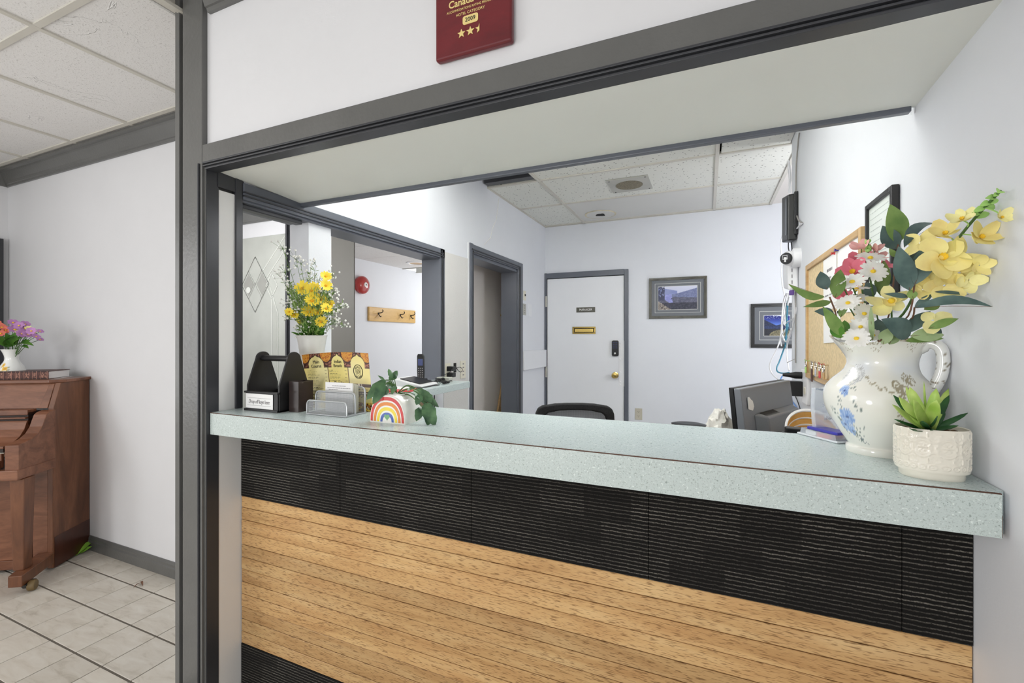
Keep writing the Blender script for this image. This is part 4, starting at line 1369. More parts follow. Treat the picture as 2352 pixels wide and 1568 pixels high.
def painted_lathe(prof, n, fn, up=4):
    """A lathe whose vertices carry a painted colour fn(angle, z)."""
    P = smooth_path([(r, 0, z) for r, z in prof], up)
    mb = MB()
    vs, cols, fs = [], [], []
    for p in P:
        for k in range(n):
            a = 2 * PI * k / n
            vs.append((p.x * math.cos(a), p.x * math.sin(a), p.z))
            cols.append(rgb(fn(a, p.z)))
    for i in range(len(P) - 1):
        for k in range(n):
            fs.append((i * n + k, i * n + (k + 1) % n, (i + 1) * n + (k + 1) % n, (i + 1) * n + k))
    fs.append(tuple(reversed(range(n))))
    return mb.add(vs, fs, True, cols)


def vase_fn(a, z):
    c = (238, 240, 237)
    for fa, fz, r in ((5.42, 0.062, 0.014), (5.17, 0.085, 0.010), (4.92, 0.048, 0.010)):
        d = math.hypot((a - fa) * 0.058, z - fz)
        if d < r:
            return (236, 190, 52) if d > r * 0.35 else (200, 130, 30)
    d = abs((a - 5.22) * 0.058)
    if d < 0.034 and 0.022 < z < 0.075 and vnoise(a * 60, z * 420, 4) > 0.66:
        return (150, 160, 132)
    return c


painted_lathe(prof, 72, vase_fn).build('body', 'paint_china', va)


def daisy(mb_p, mb_c, c, nrm, r, n=12, w=0.34, cup=0.15, cr=0.24, seg=3, jit=0.12):
    """Petals into mb_p and a centre into mb_c, looking along nrm."""
    c, N = Vector(c), Vector(nrm).normalized()
    A = N.orthogonal().normalized()
    B = N.cross(A)
    for k in range(n):
        a = 2 * PI * k / n + random.uniform(-jit, jit)
        d = A * math.cos(a) + B * math.sin(a)
        rr = r * random.uniform(0.9, 1.05)
        mb_p.leaf(c + d * r * 0.12, c + d * rr + N * (cup * r), r * w * 1.5, N, curl=0.06, fold=0.12, seg=seg,
                  prof=lambda x: max(0.25, math.sin(PI * (0.12 + 0.80 * x)) ** 0.6))
    if mb_c is not None:
        mb_c.ball(c + N * r * 0.05, r * cr, 8, 4, (1, 1, 0.8))


fb_ = thing('artificial_bouquet', 'violet and coral artificial flowers with green leaves in the white piano vase', 'flowers', vp + Vector((0, 0, 0.13)))
O = fb_.location
camdir = (CAM - vp).normalized()
flw, cen, stm, lvs = {'petal_violet': MB(O), 'petal_coral': MB(O), 'petal_lemon': MB(O)}, MB(O), MB(O), MB(O)
rt = at(1, 0, 1) - at(0, 0, 1)
rt.normalize()
root = vp + Vector((0, 0, 0.12))
blooms = [(30, 741, 0, 17), (44, 748, 0, 17), (57, 745, 0, 17), (34, 757, 0, 20), (51, 766, 0, 20), (66, 768, 0, 20), (83, 773, 0, 13), (92, 761, 0, 12), (92, 780, 0, 12), (58, 755, 0, 18), (42, 763, 2, 10), (66, 754, 2, 12), (78, 762, 2, 11), (4, 752, 1, 18), (14, 758, 1, 14), (-8, 745, 1, 18), (-18, 760, 1, 18), (72, 760, 0, 15), (-14, 770, 0, 15), (2, 766, 1, 16)]
for k, (u, v, kd, r) in enumerate(blooms):
    d = 2.74 + 0.08 * (hsh(k, 5) - 0.5)
    c = at(u, v, d)
    mbp = flw[('petal_violet', 'petal_coral', 'petal_lemon')[kd]]
    nn = (camdir + Vector((hsh(k) - 0.5, hsh(k, 1) - 0.5, 0.3 + hsh(k, 2))) * 0.9)
    daisy(mbp, cen, c, nn, r * 2.74 / 1036 * 0.6, 7, 0.55, 0.2, 0.22)
    stm.tube(smooth_path([root + Vector((0, 0, -0.02)), (root + c) / 2 + Vector((0, 0, 0.02)), c], 4), 0.0016, 5)
for k, (u0, v0, u1, v1, w) in enumerate([(28, 795, 12, 765, 34), (30, 793, 36, 762, 34), (25, 796, -6, 785, 30), (40, 792, 78, 794, 26), (44, 790, 70, 783, 24), (34, 790, 58, 773, 28), (18, 795, 30, 772, 34), (20, 790, -20, 775, 36), (16, 796, 4, 788, 30), (48, 794, 66, 800, 18)]):
    lvs.leaf(at(u0, v0, 2.74), at(u1, v1, 2.72 + 0.08 * (hsh(k, 9) - 0.5)), w * 2.74 / 1036 * 0.55, camdir + Vector((0, 0, 0.8)), 0.12, 0.2, 5)
stm.build('stems', 'stem', fb_)
for k_, mb_ in flw.items():
    mb_.build('petals', k_, fb_, kind='stuff')
cen.build('flower_centres', 'pollen', fb_)
lvs.build('leaves', 'leaf_green', fb_, kind='stuff')

# leaf litter by the skirting behind the piano
t = tag(MB(pl(0.01, 0.25, 0.002)).leaf(pl(-0.005, 0.17, 0.004), pl(0.03, 0.285, 0.05), 0.045, (0.3, -0.6, 0.8), 0.1, 0.3).leaf(pl(0.0, 0.2, 0.004), pl(0.045, 0.23, 0.03), 0.03, (0.3, -0.6, 0.8), 0.1, 0.3).build('fallen_leaf', 'green_paper', loc=pl(0.01, 0.25, 0.002)), 'crumpled lime green artificial leaf on floor behind the piano', 'leaf')
t = tag(MB((-2.85, 1.47, 0)).leaf((-2.88, 1.475, 0.004), (-2.81, 1.45, 0.006), 0.012, (0, 0, 1), 0.15, 0.3).leaf((-2.86, 1.47, 0.004), (-2.84, 1.42, 0.005), 0.008, (0, 0, 1), 0.15, 0.3).build('dry_leaf', 'twig', loc=(-2.85, 1.47, 0)), 'dry brown leaf scrap on the tiled floor near the skirting', 'leaf')

# ================================================================ ON THE COUNTER, LEFT END
Z = CT
# ---- key drop caddy
cd = thing('key_drop_caddy', 'black wooden caddy with dowel handle and a drop off keys here card', 'caddy', (-1.51, 1.22, Z))
O = cd.location
xa, xb, y0, y1 = -1.598, -1.424, 1.166, 1.296
MB(O).box(xa, y0, Z, xb, y1, Z + 0.006).build('bottom', 'black_matte', cd)
MB(O).box(xa, y0 - 0.004, Z, xb - 0.004, y0 + 0.006, Z + 0.068).build('side_wall', 'black_matte', cd, bevel=0.001)
MB(O).box(xa, y1 - 0.006, Z, xb, y1, Z + 0.068).build('side_wall', 'black_matte', cd, bevel=0.001)
MB(O).box(xa - 0.003, y0 - 0.009, Z + 0.066, xb, y0 + 0.006, Z + 0.073).box(xa - 0.003, y0 - 0.009, Z, xb, y0 - 0.004, Z + 0.008).build('ledge', 'black_matte', cd, bevel=0.001)
yc, zt = (y0 + y1) / 2, Z + 0.205
for x in (xa, xb - 0.008):
    out = [(x, y1, Z), (x, y1, Z + 0.095), (x, yc + 0.030, zt - 0.012)] + [(x, yc + 0.030 * math.cos(a), zt - 0.012 + 0.026 * math.sin(a)) for a in [PI * k / 10 for k in range(1, 10)]] + [(x, yc - 0.030, zt - 0.012), (x, y0, Z + 0.095), (x, y0, Z)]
    MB(O).prism(out, (0.008, 0, 0)).build('end_panel', 'black_matte', cd, bevel=0.0015)
MB(O).tube([(xa + 0.006, yc, zt - 0.012), (xb - 0.006, yc, zt - 0.012)], 0.011, 14).build('dowel_handle', 'black_matte', cd)
cz0, cz1, cy = Z + 0.010, Z + 0.064, y0 - 0.0055
card = MB(O).box(xa + 0.005, cy - 0.001, cz0, xb - 0.026, cy, cz1).build('label_card', 'paper', cd)
MB(O).box(xa + 0.014, cy - 0.0014, cz0 + 0.038, xb - 0.036, cy - 0.0008, cz0 + 0.0388).box(xa + 0.014, cy - 0.0014, cz0 + 0.0105, xb - 0.036, cy - 0.0008, cz0 + 0.0113).build('ruled_line', 'ink_grey', card)
text('lettering', 'Drop off keys here', 0.0205, ((xa + xb) / 2 - 0.011, cy - 0.0012, cz0 + 0.0245), '-y', 'ink_grey', card, O, shear=0.25, wide=0.70)

pb = thing('pen_box', 'square brownish black box beside the key caddy', 'box', (-1.385, 1.225, Z))
O = pb.location
bxm = MB(O)
bxm.box(-1.414, 1.198, Z, -1.366, 1.201, Z + 0.112).box(-1.414, 1.262, Z, -1.366, 1.265, Z + 0.112).box(-1.414, 1.201, Z, -1.411, 1.262, Z + 0.112).box(-1.369, 1.201, Z, -1.366, 1.262, Z + 0.112).box(-1.411, 1.201, Z, -1.369, 1.262, Z + 0.004)
bxm.build('box', mat('brown_black_lacquer', (58, 48, 46), 0.25, 0, (14, 0.35)), pb, bevel=0.0008)

# ---- wire mesh card holder with three tiers
hd = thing('mesh_card_holder', 'silver wire mesh letter holder with three tiers on the countertop', 'holder', (-1.22, 1.235, Z))
O = hd.location
ha, hb = -1.312, -1.128


def mesh_panel(mb, p, R, U, w, h, step=0.0032, t=0.0009):
    p, R, U = Vector(p), Vector(R), Vector(U)
    N = R.cross(U) * 0.0003
    n = int(w / step)
    for i in range(n + 1):
        a = p + R * (i * step)
        mb.add([a + N, a + R * t + N, a + R * t + U * h + N, a + U * h + N], [(0, 1, 2, 3)])
    n = int(h / step)
    for i in range(n + 1):
        a = p + U * (i * step)
        mb.add([a - N, a + U * t - N, a + U * t + R * w - N, a + R * w - N], [(0, 1, 2, 3)])


pmm = MB(O)
for y, h, dx in ((1.188, 0.050, 0), (1.228, 0.078, 0.0), (1.277, 0.094, 0.0)):
    rr = 0.016
    path = [(ha, y, Z + 0.002), (ha, y, Z + h - rr)] + arc((ha + rr, y, Z + h - rr), rr, PI, PI / 2, 5, (1, 0, 0), (0, 0, 1)) + arc((hb - rr, y, Z + h - rr), rr, PI / 2, 0, 5, (1, 0, 0), (0, 0, 1)) + [(hb, y, Z + 0.002)]
    MB(O).tube(path, 0.0032, 8).build('wire_hoop', 'steel', hd)
    mesh_panel(pmm, (ha + 0.002, y, Z + 0.003), (1, 0, 0), (0, 0, 1), hb - ha - 0.004, h - 0.004)
mesh_panel(pmm, (ha, 1.186, Z + 0.003), (1, 0, 0), (0, 1, 0), hb - ha, 0.093)
pmm.build('wire_mesh', 'steel', hd, kind='stuff')
MB(O).tube([(ha, 1.186, Z + 0.003), (hb, 1.186, Z + 0.003), (hb, 1.280, Z + 0.003), (ha, 1.280, Z + 0.003)], 0.003, 6, closed=True).build('base_wire', 'steel', hd)

for k in range(7):
    y = 1.247 + k * 0.0038
    lb = 'front white printed card standing in the mesh holder' if k == 0 else 'cream card stacked behind the printed card in the mesh holder'
    c = tag(MB((-1.22, y, Z + 0.005)).box(-1.286 + 0.0006 * k, y, Z + 0.004, -1.158 + 0.0008 * k, y + 0.0022, Z + 0.110 - 0.0012 * k).build('card', 'paper' if k == 0 else 'ivory', loc=(-1.22, y, Z + 0.005)), lb, 'card', 'cards in the mesh holder')
    if k == 0:
        O2 = c.location
        tx = MB(O2)
        for zz, x0_, x1_ in ((0.098, -1.252, -1.190), (0.0905, -1.276, -1.168), (0.0845, -1.270, -1.224)):
            x = x0_
            i = 0
            while x < x1_:
                w = 0.002 + 0.006 * hsh(i, int(zz * 999))
                tx.box(x, y - 0.0003, Z + zz - 0.0011, min(x + w, x1_), y, Z + zz + 0.0011)
                x += w + 0.0016
                i += 1
        tx.build('printed_line', 'ink_grey', c)

# ---- takeaway menu leaning behind it
mn = thing('menu_card', 'yellow takeaway menu with ornate brown border propped behind the mesh holder', 'menu', (-1.28, 1.32, Z))
O = mn.location
BLc, BRc, TRc, TLc = Vector((-1.418, 1.298, Z + 0.001)), Vector((-1.112, 1.302, Z + 0.001)), Vector((-1.188, 1.362, 1.297)), Vector((-1.534, 1.362, 1.285))


def menu_pt(s, t):
    p = (BLc * (1 - s) + BRc * s) * (1 - t) + (TLc * (1 - s) + TRc * s) * t
    p = p + Vector((0, 0.5, 0.9)).normalized() * (0.008 * math.sin(PI * s) * t)
    return p


ARCH = ((0.20, 0.115, 0.36), (0.53, 0.095, 0.29), (0.83, 0.105, 0.30))
lines = []


def menu_fn(s, t):
    # ornate band of arches across the top
    if t > 0.66:
        inside = False
        for cx, hw, _ in ARCH:
            d = abs(s - cx) / hw
            if d < 1:
                top = 0.79 + 0.145 * (1 - d ** 2.2) ** 0.55 + 0.03 * max(0, 1 - d * 5)
                if t < top:
                    inside = True
                elif t < top + 0.022:
                    return (64, 44, 36)
        if not inside:
            b = 0.70 + 0.05 * vnoise(s * 6, 0, 3)
            if t > 0.745:
                for gx in (0.03, 0.36, 0.68, 0.97):
                    dd = math.hypot((s - gx) / 0.085, (t - 0.99) / 0.16)
                    if dd < 1:
                        return (216, 152, 62) if vnoise(s * 90, t * 70, 7) > 0.4 else (186, 106, 46)
                    if dd < 1.16:
                        return (74, 44, 38)
                n = vnoise(s * 60, t * 46, 9)
                return (168, 112, 92) if n > 0.6 else (104, 66, 54) if n > 0.28 else (62, 42, 36)
            if t > 0.725:
                return (74, 48, 40)
    for x in (0.372, 0.677):
        if abs(s - x) < 0.006:
            return (104, 74, 58)
    c = lerp3((240, 222, 140), (244, 234, 176), vnoise(s * 3, t * 3, 2))
    if s > 0.372 and s < 0.677:
        c = lerp3((236, 214, 120), (242, 228, 150), t)
    if s > 0.677:
        if 0.40 < t < 0.455:
            return (110, 56, 40) if s < 0.80 else (222, 206, 190) if s < 0.87 and vnoise(s * 120, 1, 4) > 0.4 else (84, 58, 48)
        if 0.27 < t < 0.325:
            return (232, 220, 190) if s < 0.94 and abs(t - 0.297) < 0.012 and vnoise(s * 150, 2, 4) > 0.4 else (84, 58, 48)
        if 0.335 < t < 0.39 and abs(t - 0.362) < 0.010 and vnoise(s * 110, 3, 4) > 0.45:
            return (70, 60, 46)
        if 0.225 < t < 0.27 and (s * 22) % 1 > 0.25 and abs(math.hypot(((s * 22) % 1 - 0.62) / 0.4, (t - 0.268) / 0.045) - 0.8) < 0.22:
            return (84, 58, 48)
        if t < 0.15:
            n = vnoise(s * 40, t * 40, 6)
            return (236, 206, 84) if n > 0.62 else (170, 104, 46) if n > 0.4 else (66, 40, 28) if n > 0.25 else (222, 206, 160)
    x0 = 0.05 if s < 0.372 else 0.39
    x1 = 0.35 if s < 0.372 else 0.66
    if s < 0.677 and x0 < s < x1 and 0.02 < t < 0.69 and not (s > 0.372 and 0.41 < t < 0.49):
        r = (0.69 - t) / 0.062
        fr = r - math.floor(r)
        i = int(r)
        if 0.10 < fr < 0.30 and (s < x0 + 0.05 + 0.14 * hsh(i, 2) or s > x1 - 0.035) and vnoise(s * 190, i * 9, 8) > 0.34:
            return (104, 92, 60)
        if 0.46 < fr < 0.60 and s < x0 + 0.12 + 0.14 * hsh(i, 4) and vnoise(s * 230, i * 9 + 4, 8) > 0.42:
            return (168, 154, 104)
    return c


mb = MB(O)
nx, ny = 170, 130
vs, cols = [], []
for j in range(ny + 1):
    for i in range(nx + 1):
        vs.append(menu_pt(i / nx, j / ny))
        cols.append(rgb(menu_fn(i / nx, j / ny)))
mb.add(vs, [(j * (nx + 1) + i, j * (nx + 1) + i + 1, (j + 1) * (nx + 1) + i + 1, (j + 1) * (nx + 1) + i) for j in range(ny) for i in range(nx)], True, cols)
mb.build('printed_sheet', 'print_glossy', mn, thick=0.0006)


def on_menu(s, t):
    a = menu_pt(s, t)
    R = (menu_pt(s + 0.05, t) - menu_pt(s - 0.05, t)).normalized()
    U = (menu_pt(s, t + 0.05) - menu_pt(s, t - 0.05)).normalized()
    N = R.cross(U).normalized()
    return a + N * 0.0012, (R, U, N)


for body, s, t, sz in (('Main', 0.205, 0.835, 0.0215), ('Course', 0.20, 0.755, 0.0215), ('Indian', 0.535, 0.83, 0.019), ('Breads', 0.53, 0.755, 0.019), ('Drinks', 0.525, 0.45, 0.021)):
    p, fr_ = on_menu(s, t)
    text('lettering', body, sz, p, fr_, 'ink', mn, O, wide=0.82, ext=0.0003)
p, (R_, U_, N_) = on_menu(0.83, 0.665)
lg = MB(O)
for rr, wv in ((0.0275, 0.0007), (0.0255, 0.0005), (0.0145, 0.0005), (0.0085, 0.0006), (0.0045, 0.0006)):
    lg.tube([p + R_ * (rr * 0.82 * math.cos(a)) + U_ * (rr * 1.05 * math.sin(a)) for a in [2 * PI * k / 40 for k in range(40)]], wv, 4, closed=True)
lgo = lg.build('logo_rings', 'ink', mn)
for body, a0, a1, r0, fl in (('GOURMET', 2.5, 0.64, 0.0185, 1), ('CURRY COURT', 3.85, 5.57, 0.0222, -1)):
    for i, ch in enumerate(body):
        a = a0 + (a1 - a0) * i / (len(body) - 1)
        if ch == ' ':
            continue
        pp = p + R_ * (r0 * 0.82 * math.cos(a)) + U_ * (r0 * 1.05 * math.sin(a)) + N_ * 0.0004
        up = (R_ * math.cos(a) + U_ * math.sin(a)) * fl
        text('lettering', ch, 0.0066, pp, (up.cross(N_), up, N_), 'ink', lgo, O, ext=0.0002)

# ---- rainbow planter with a trailing plant
rp = thing('rainbow_planter', 'cream ceramic planter with painted rainbow arch and green heart', 'planter', (-0.94, 1.21, Z))
O = rp.location
px0, px1, py0, py1, ph = -1.010, -0.868, 1.164, 1.262, 0.090
xc, hw = (px0 + px1) / 2, (px1 - px0) / 2


def archpts(r, base, y, n=18, k=1.0):
    """Half-oval outline of half-width r standing on z = base."""
    top = ph * (r / hw) * k
    pts = [(xc - r, y, base)]
    for i in range(n + 1):
        a = PI - PI * i / n
        pts.append((xc + r * (abs(math.cos(a)) ** 0.85) * (1 if math.cos(a) > 0 else -1), y, Z + max(base - Z, top * (math.sin(a) ** 0.8))))
    pts.append((xc + r, y, base))
    return pts


out = archpts(hw, Z, py0)
n_ = len(out)
bm_ = MB(O)
rings = []
for y, sc_ in ((py0, 0.965), (py0 + 0.004, 1.0), (py1 - 0.012, 1.0), (py1 - 0.004, 0.97), (py1, 0.9)):
    rings += [(xc + (p[0] - xc) * sc_, y, Z + (p[2] - Z) * sc_) for p in out]
fs = []
for j in range(4):
    for i in range(n_ - 1):
        fs.append((j * n_ + i, j * n_ + i + 1, (j + 1) * n_ + i + 1, (j + 1) * n_ + i))
    fs.append((j * n_ + n_ - 1, j * n_, (j + 1) * n_, (j + 1) * n_ + n_ - 1))
fs += [tuple(range(n_)), tuple(reversed(range(4 * n_, 5 * n_)))]
bm_.add(rings, fs, True)
bm_.build('body', 'china', rp)
for k, (r1, r2, c) in enumerate(((0.066, 0.0575, (206, 66, 66)), (0.053, 0.0445, (226, 138, 62)), (0.040, 0.0315, (238, 214, 72)), (0.0265, 0.0185, (84, 106, 178)))):
    a, b = archpts(r1, Z + 0.004, py0 - 0.0006), archpts(r2, Z + 0.004, py0 - 0.0006)
    sb = MB(O)
    v = a + b
    nn = len(a)
    sb.add(v, [(i, i + 1, nn + i + 1, nn + i) for i in range(nn - 1)], False)
    sb.build('rainbow_stripe', mat('rainbow_glaze', c, 0.12, 0, (4, 0.08), None, 0.4), rp, thick=0.0006)
ht = []
for i in range(28):
    a = 2 * PI * i / 28
    ht.append((xc + 0.0105 * math.sin(a) ** 3, py0 - 0.001, Z + 0.0195 + 0.00068 * (13 * math.cos(a) - 5 * math.cos(2 * a) - 2 * math.cos(3 * a) - math.cos(4 * a))))
MB(O).prism(ht, (0, 0.0008, 0)).build('heart', mat('green_heart_glaze', (126, 178, 132), 0.15), rp)
MB(O).lathe([(0.030, 0), (0.030, 0.003), (0.026, 0.003), (0.026, 0.0005)], (xc, 1.213, Z + ph - 0.0035), 28, 1.15, 0.9).build('mouth_rim', 'china', rp)
MB(O).lathe([(0.026, 0), (0.026, 0.0012)], (xc, 1.213, Z + ph - 0.0025), 28, 1.15, 0.9).build('soil', 'dark', rp)
pt = thing('trailing_plant', 'green artificial vine with split leaves trailing from the rainbow planter', 'plant', (xc, 1.213, Z + ph - 0.002))
O = pt.location
rt0 = Vector((xc, 1.213, Z + ph - 0.002))
cdir = (CAM - rt0).normalized()
LV = [  # base pixel, tip pixel, depth base, depth tip, width px, curl
    ((902, 868), (892, 847), 1.485, 1.485, 16, 0.1), ((893, 872), (913, 851), 1.485, 1.485, 26, -0.25), ((884, 875), (868, 862), 1.485, 1.485, 12, 0.0),
    ((886, 872), (842, 918), 1.485, 1.445, 34, 0.1), ((884, 880), (856, 928), 1.465, 1.435, 32, 0.1), ((882, 884), (880, 916), 1.465, 1.455, 34, 0.15),
    ((888, 878), (912, 893), 1.495, 1.475, 32, -0.15), ((905, 885), (900, 906), 1.485, 1.455, 20, 0.1),
    ((955, 890), (935, 898), 1.505, 1.455, 18, 0.1), ((952, 893), (978, 930), 1.475, 1.445, 34, 0.1), ((958, 892), (1008, 935), 1.485, 1.445, 30, 0.1),
    ((966, 905), (956, 930), 1.455, 1.435, 26, 0.1), ((976, 925), (1000, 978), 1.445, 1.415, 46, 0.15), ((970, 935), (956, 967), 1.455, 1.420, 32, 0.15), ((980, 905), (992, 925), 1.465, 1.445, 26, 0.1), ((975, 940), (983, 979), 1.435, 1.410, 30, 0.1)]
sm_ = MB(O)
for k, (a, b, d0, d1, w, cu) in enumerate(LV):
    A, B = at(*a, d0), at(*b, d1)
    MB(O).leaf(A, B, w * 1.08 / 1036, cdir + Vector((0, 0, 0.5)) + Vector((hsh(k) - .5, hsh(k, 1) - .5, hsh(k, 2) - .5)) * 0.9, cu, 0.22, 9, prof=lambda x: max(0.03, math.sin(PI * x ** 0.85) ** 0.75) * (0.94 + 0.08 * math.sin(x * 17))).build('leaf', 'monstera', pt)
    mid = (rt0 + A) / 2 + Vector((0, 0, 0.018))
    sm_.tube(smooth_path([rt0, mid, A], 5), 0.0013, 6)
sm_.build('stems', 'stem', pt)

# ---- ribbed vase of yellow daisies
vs_ = thing('ribbed_flower_vase', 'cream ribbed flared vase behind the menu card', 'vase', (-1.552, 1.431, Z))
prof = [(0.034, 0), (0.040, 0.004)]
for k in range(14):
    z = 0.012 + k * 0.019
    r = 0.036 + 0.024 * (z / 0.28) ** 1.9
    prof += [(r, z), (r + 0.0016, z + 0.0095)]
prof += [(0.0605, 0.2785), (0.0620, 0.2815), (0.0585, 0.281), (0.054, 0.26), (0.04, 0.15)]
MB().lathe(prof, (0, 0, 0), 40).build('body', 'ribbed_china', vs_)
VT = Vector((-1.552, 1.431, Z + 0.255))
bq = thing('daisy_bouquet', 'bouquet of yellow artificial daisies and white sprigs in the ribbed vase', 'flowers', VT)
O = VT
cdir = (CAM - VT).normalized()
stm, sprig, wht, lvs = MB(O), MB(O), MB(O), MB(O)
D0 = 1.93
YD = [(696, 662, 18), (715, 668, 17), (722, 661, 15), (748, 635, 14), (748, 656, 15), (717, 691, 18), (737, 688, 16), (749, 709, 15), (710, 716, 18), (728, 718, 15), (738, 739, 14), (675, 723, 12), (760, 698, 10), (690, 738, 10), (664, 716, 10)]
for k, (u, v, r) in enumerate(YD):
    d = D0 - 0.06 + 0.05 * hsh(k, 3)
    c = at(u, v, d)
    p1, c1 = MB(O), MB(O)
    daisy(p1, c1, c, cdir + Vector((hsh(k) - .5, hsh(k, 1) - .5, 0.1 + 0.7 * hsh(k, 2))) * 0.9, r * d / 1036, 14, 0.26, 0.25, 0.25, 3)
    fo = p1.build('daisy', 'petal_gold', bq)
    c1.build('daisy_centre', 'orange_centre', fo)
    stm.tube(smooth_path([VT + Vector((0.01 * (hsh(k, 8) - .5), 0.01 * (hsh(k, 9) - .5), 0)), (VT + c) / 2 + Vector((0, 0, 0.03)), c - cdir * 0.004], 4), 0.0016, 5)
SP = [(648, 566, 12), (679, 590, 16), (690, 600, 10), (653, 621, 14), (643, 632, 10), (661, 647, 12), (668, 655, 10), (724, 599, 9), (712, 622, 12), (765, 627, 12), (770, 668, 12), (757, 681, 16), (752, 672, 12), (787, 703, 12), (775, 706, 10), (792, 697, 9), (663, 690, 14), (679, 710, 14), (660, 700, 10), (772, 735, 12), (690, 690, 10), (705, 640, 12), (733, 640, 12), (680, 765, 14), (686, 752, 12), (760, 745, 14), (745, 755, 12), (668, 672, 12), (740, 672, 10), (762, 655, 9), (655, 730, 9), (790, 748, 8), (715, 742, 10), (700, 745, 10), (765, 720, 10)]
for k, (u, v, r) in enumerate(SP):
    d = D0 + 0.10 * (hsh(k, 3) - 0.55)
    c = at(u, v, d)
    b = at(717 + (u - 717) * 0.16, 760, D0)
    path = smooth_path([VT, b, (b + c) / 2 + Vector((0, 0, 0.015)), c], 5)
    stm.tube(path, 0.001, 4)
    nf = int(r * 0.95)
    for i in range(nf):
        q = c + Vector((random.gauss(0, 1), random.gauss(0, 1), random.gauss(0, 1))) * (r * 0.62 * d / 1036)
        wht.ball(q, random.uniform(0.0030, 0.0056), 5, 3)
        stm.tube([c - (c - b).normalized() * 0.012, q], 0.0005, 3, caps=False)
    # feathery needles up the stem
    for i in range(26):
        f = random.uniform(0.25, 1.0)
        q = path[min(len(path) - 1, int(f * (len(path) - 1)))]
        dr_ = Vector((random.gauss(0, 1), random.gauss(0, 1), random.gauss(0.6, 0.7))).normalized()
        L = random.uniform(0.012, 0.030)
        e = q + dr_ * L
        s_ = dr_.orthogonal().normalized() * random.uniform(0.0012, 0.0024)
        sprig.add([q, (q + e) / 2 + s_, e, (q + e) / 2 - s_], [(0, 1, 2, 3)])
for i in range(2200):
    u, v = random.gauss(712, 30), random.uniform(668, 768)
    wv = 20 + 34 * (768 - v) / 100
    if abs(u - 714) > wv:
        continue
    q = at(u, v, D0 + random.gauss(0, 0.035))
    dr_ = (q - VT + Vector((random.gauss(0, 1), random.gauss(0, 1), random.gauss(0, 1))) * 0.06).normalized()
    e = q + dr_ * random.uniform(0.012, 0.03)
    s_ = dr_.orthogonal().normalized() * random.uniform(0.001, 0.0026)
    sprig.add([q, (q + e) / 2 + s_, e, (q + e) / 2 - s_], [(0, 1, 2, 3)])
for k, (a, b, w) in enumerate([((712, 770), (700, 738), 16), ((720, 770), (738, 742), 16), ((706, 770), (690, 748), 14), ((728, 769), (748, 752), 14), ((716, 770), (718, 735), 14), ((700, 771), (684, 764), 8), ((735, 770), (745, 762), 8), ((712, 768), (704, 722), 12), ((722, 768), (730, 728), 10), ((690, 772), (668, 762), 6), ((710, 770), (725, 748), 12)]):
    lvs.leaf(at(*a, D0), at(*b, D0 - 0.03), w * D0 / 1036, cdir + Vector((hsh(k) - .5, hsh(k, 1) - .5, .3)), 0.08, 0.2, 5)
stm.build('stems', 'stem', bq)
sprig.build('feathery_foliage', 'sprig', bq, kind='stuff')
wht.build('white_florets', 'petal_white', bq, kind='stuff')
lvs.build('leaves', 'leaf_green', bq, kind='stuff')

# ================================================================ SIDE SHELF: phone, card terminal, papers, lead clutter
zs_ = 1.076
ph_ = thing('cordless_phone', 'black cordless phone handset standing in its cradle on the side shelf', 'phone', (-1.63, 2.34, zs_))
O = ph_.location
MB(O).box(-1.66, 2.305, zs_, -1.60, 2.375, zs_ + 0.025).build('cradle', 'black', ph_, bevel=0.006)
c0 = Vector((-1.630, 2.34, zs_ + 0.012))
Rn = Vector((0.92, 0.39, 0)).normalized()
Un = Vector((-0.10, 0.12, 1)).normalized()
Nn = Rn.cross(Un).normalized()
MB(O).prism([c0 + Rn * a + Un * b for a, b in [(-0.021, 0), (0.021, 0), (0.023, 0.06), (0.022, 0.152), (0.017, 0.166), (-0.017, 0.166), (-0.022, 0.152), (-0.023, 0.06)]], Nn * -0.022).build('handset', 'black', ph_, bevel=0.004)
MB(O).prism([c0 + Rn * a + Un * b + Nn * 0.0004 for a, b in [(-0.015, 0.093), (0.015, 0.093), (0.015, 0.135), (-0.015, 0.135)]], Nn * 0.0008).build('screen', 'screen_blue', ph_)
kk = MB(O)
for r in range(5):
    for c in range(3):
        q = c0 + Rn * (-0.012 + c * 0.012) + Un * (0.022 + r * 0.0135)
        kk.prism([q + Rn * a + Un * b for a, b in [(-0.0035, -0.003), (0.0035, -0.003), (0.0035, 0.003), (-0.0035, 0.003)]], Nn * 0.0012)
kk.build('keys', 'ink_grey', ph_)

tm_ = thing('card_terminal', 'white desk telephone console with dark display on the side shelf', 'telephone', (-1.53, 2.16, zs_))
O = tm_.location
MB(O).hexa([(-1.61, 2.05, zs_ + 0.002), (-1.44, 2.08, zs_ + 0.002), (-1.46, 2.27, zs_ + 0.002), (-1.63, 2.24, zs_ + 0.002), (-1.61, 2.05, zs_ + 0.052), (-1.44, 2.08, zs_ + 0.014), (-1.46, 2.27, zs_ + 0.014), (-1.63, 2.24, zs_ + 0.052)]).build('body', 'white_plastic', tm_, bevel=0.006)
MB(O).hexa([(-1.585, 2.075, zs_ + 0.044), (-1.465, 2.095, zs_ + 0.018), (-1.48, 2.255, zs_ + 0.018), (-1.60, 2.232, zs_ + 0.044), (-1.585, 2.075, zs_ + 0.050), (-1.465, 2.095, zs_ + 0.024), (-1.48, 2.255, zs_ + 0.024), (-1.60, 2.232, zs_ + 0.050)]).build('display', 'black', tm_, bevel=0.002)
MB(O).box(-1.60, 2.05, zs_, -1.44, 2.26, zs_ + 0.003).build('rubber_feet', 'black', tm_)
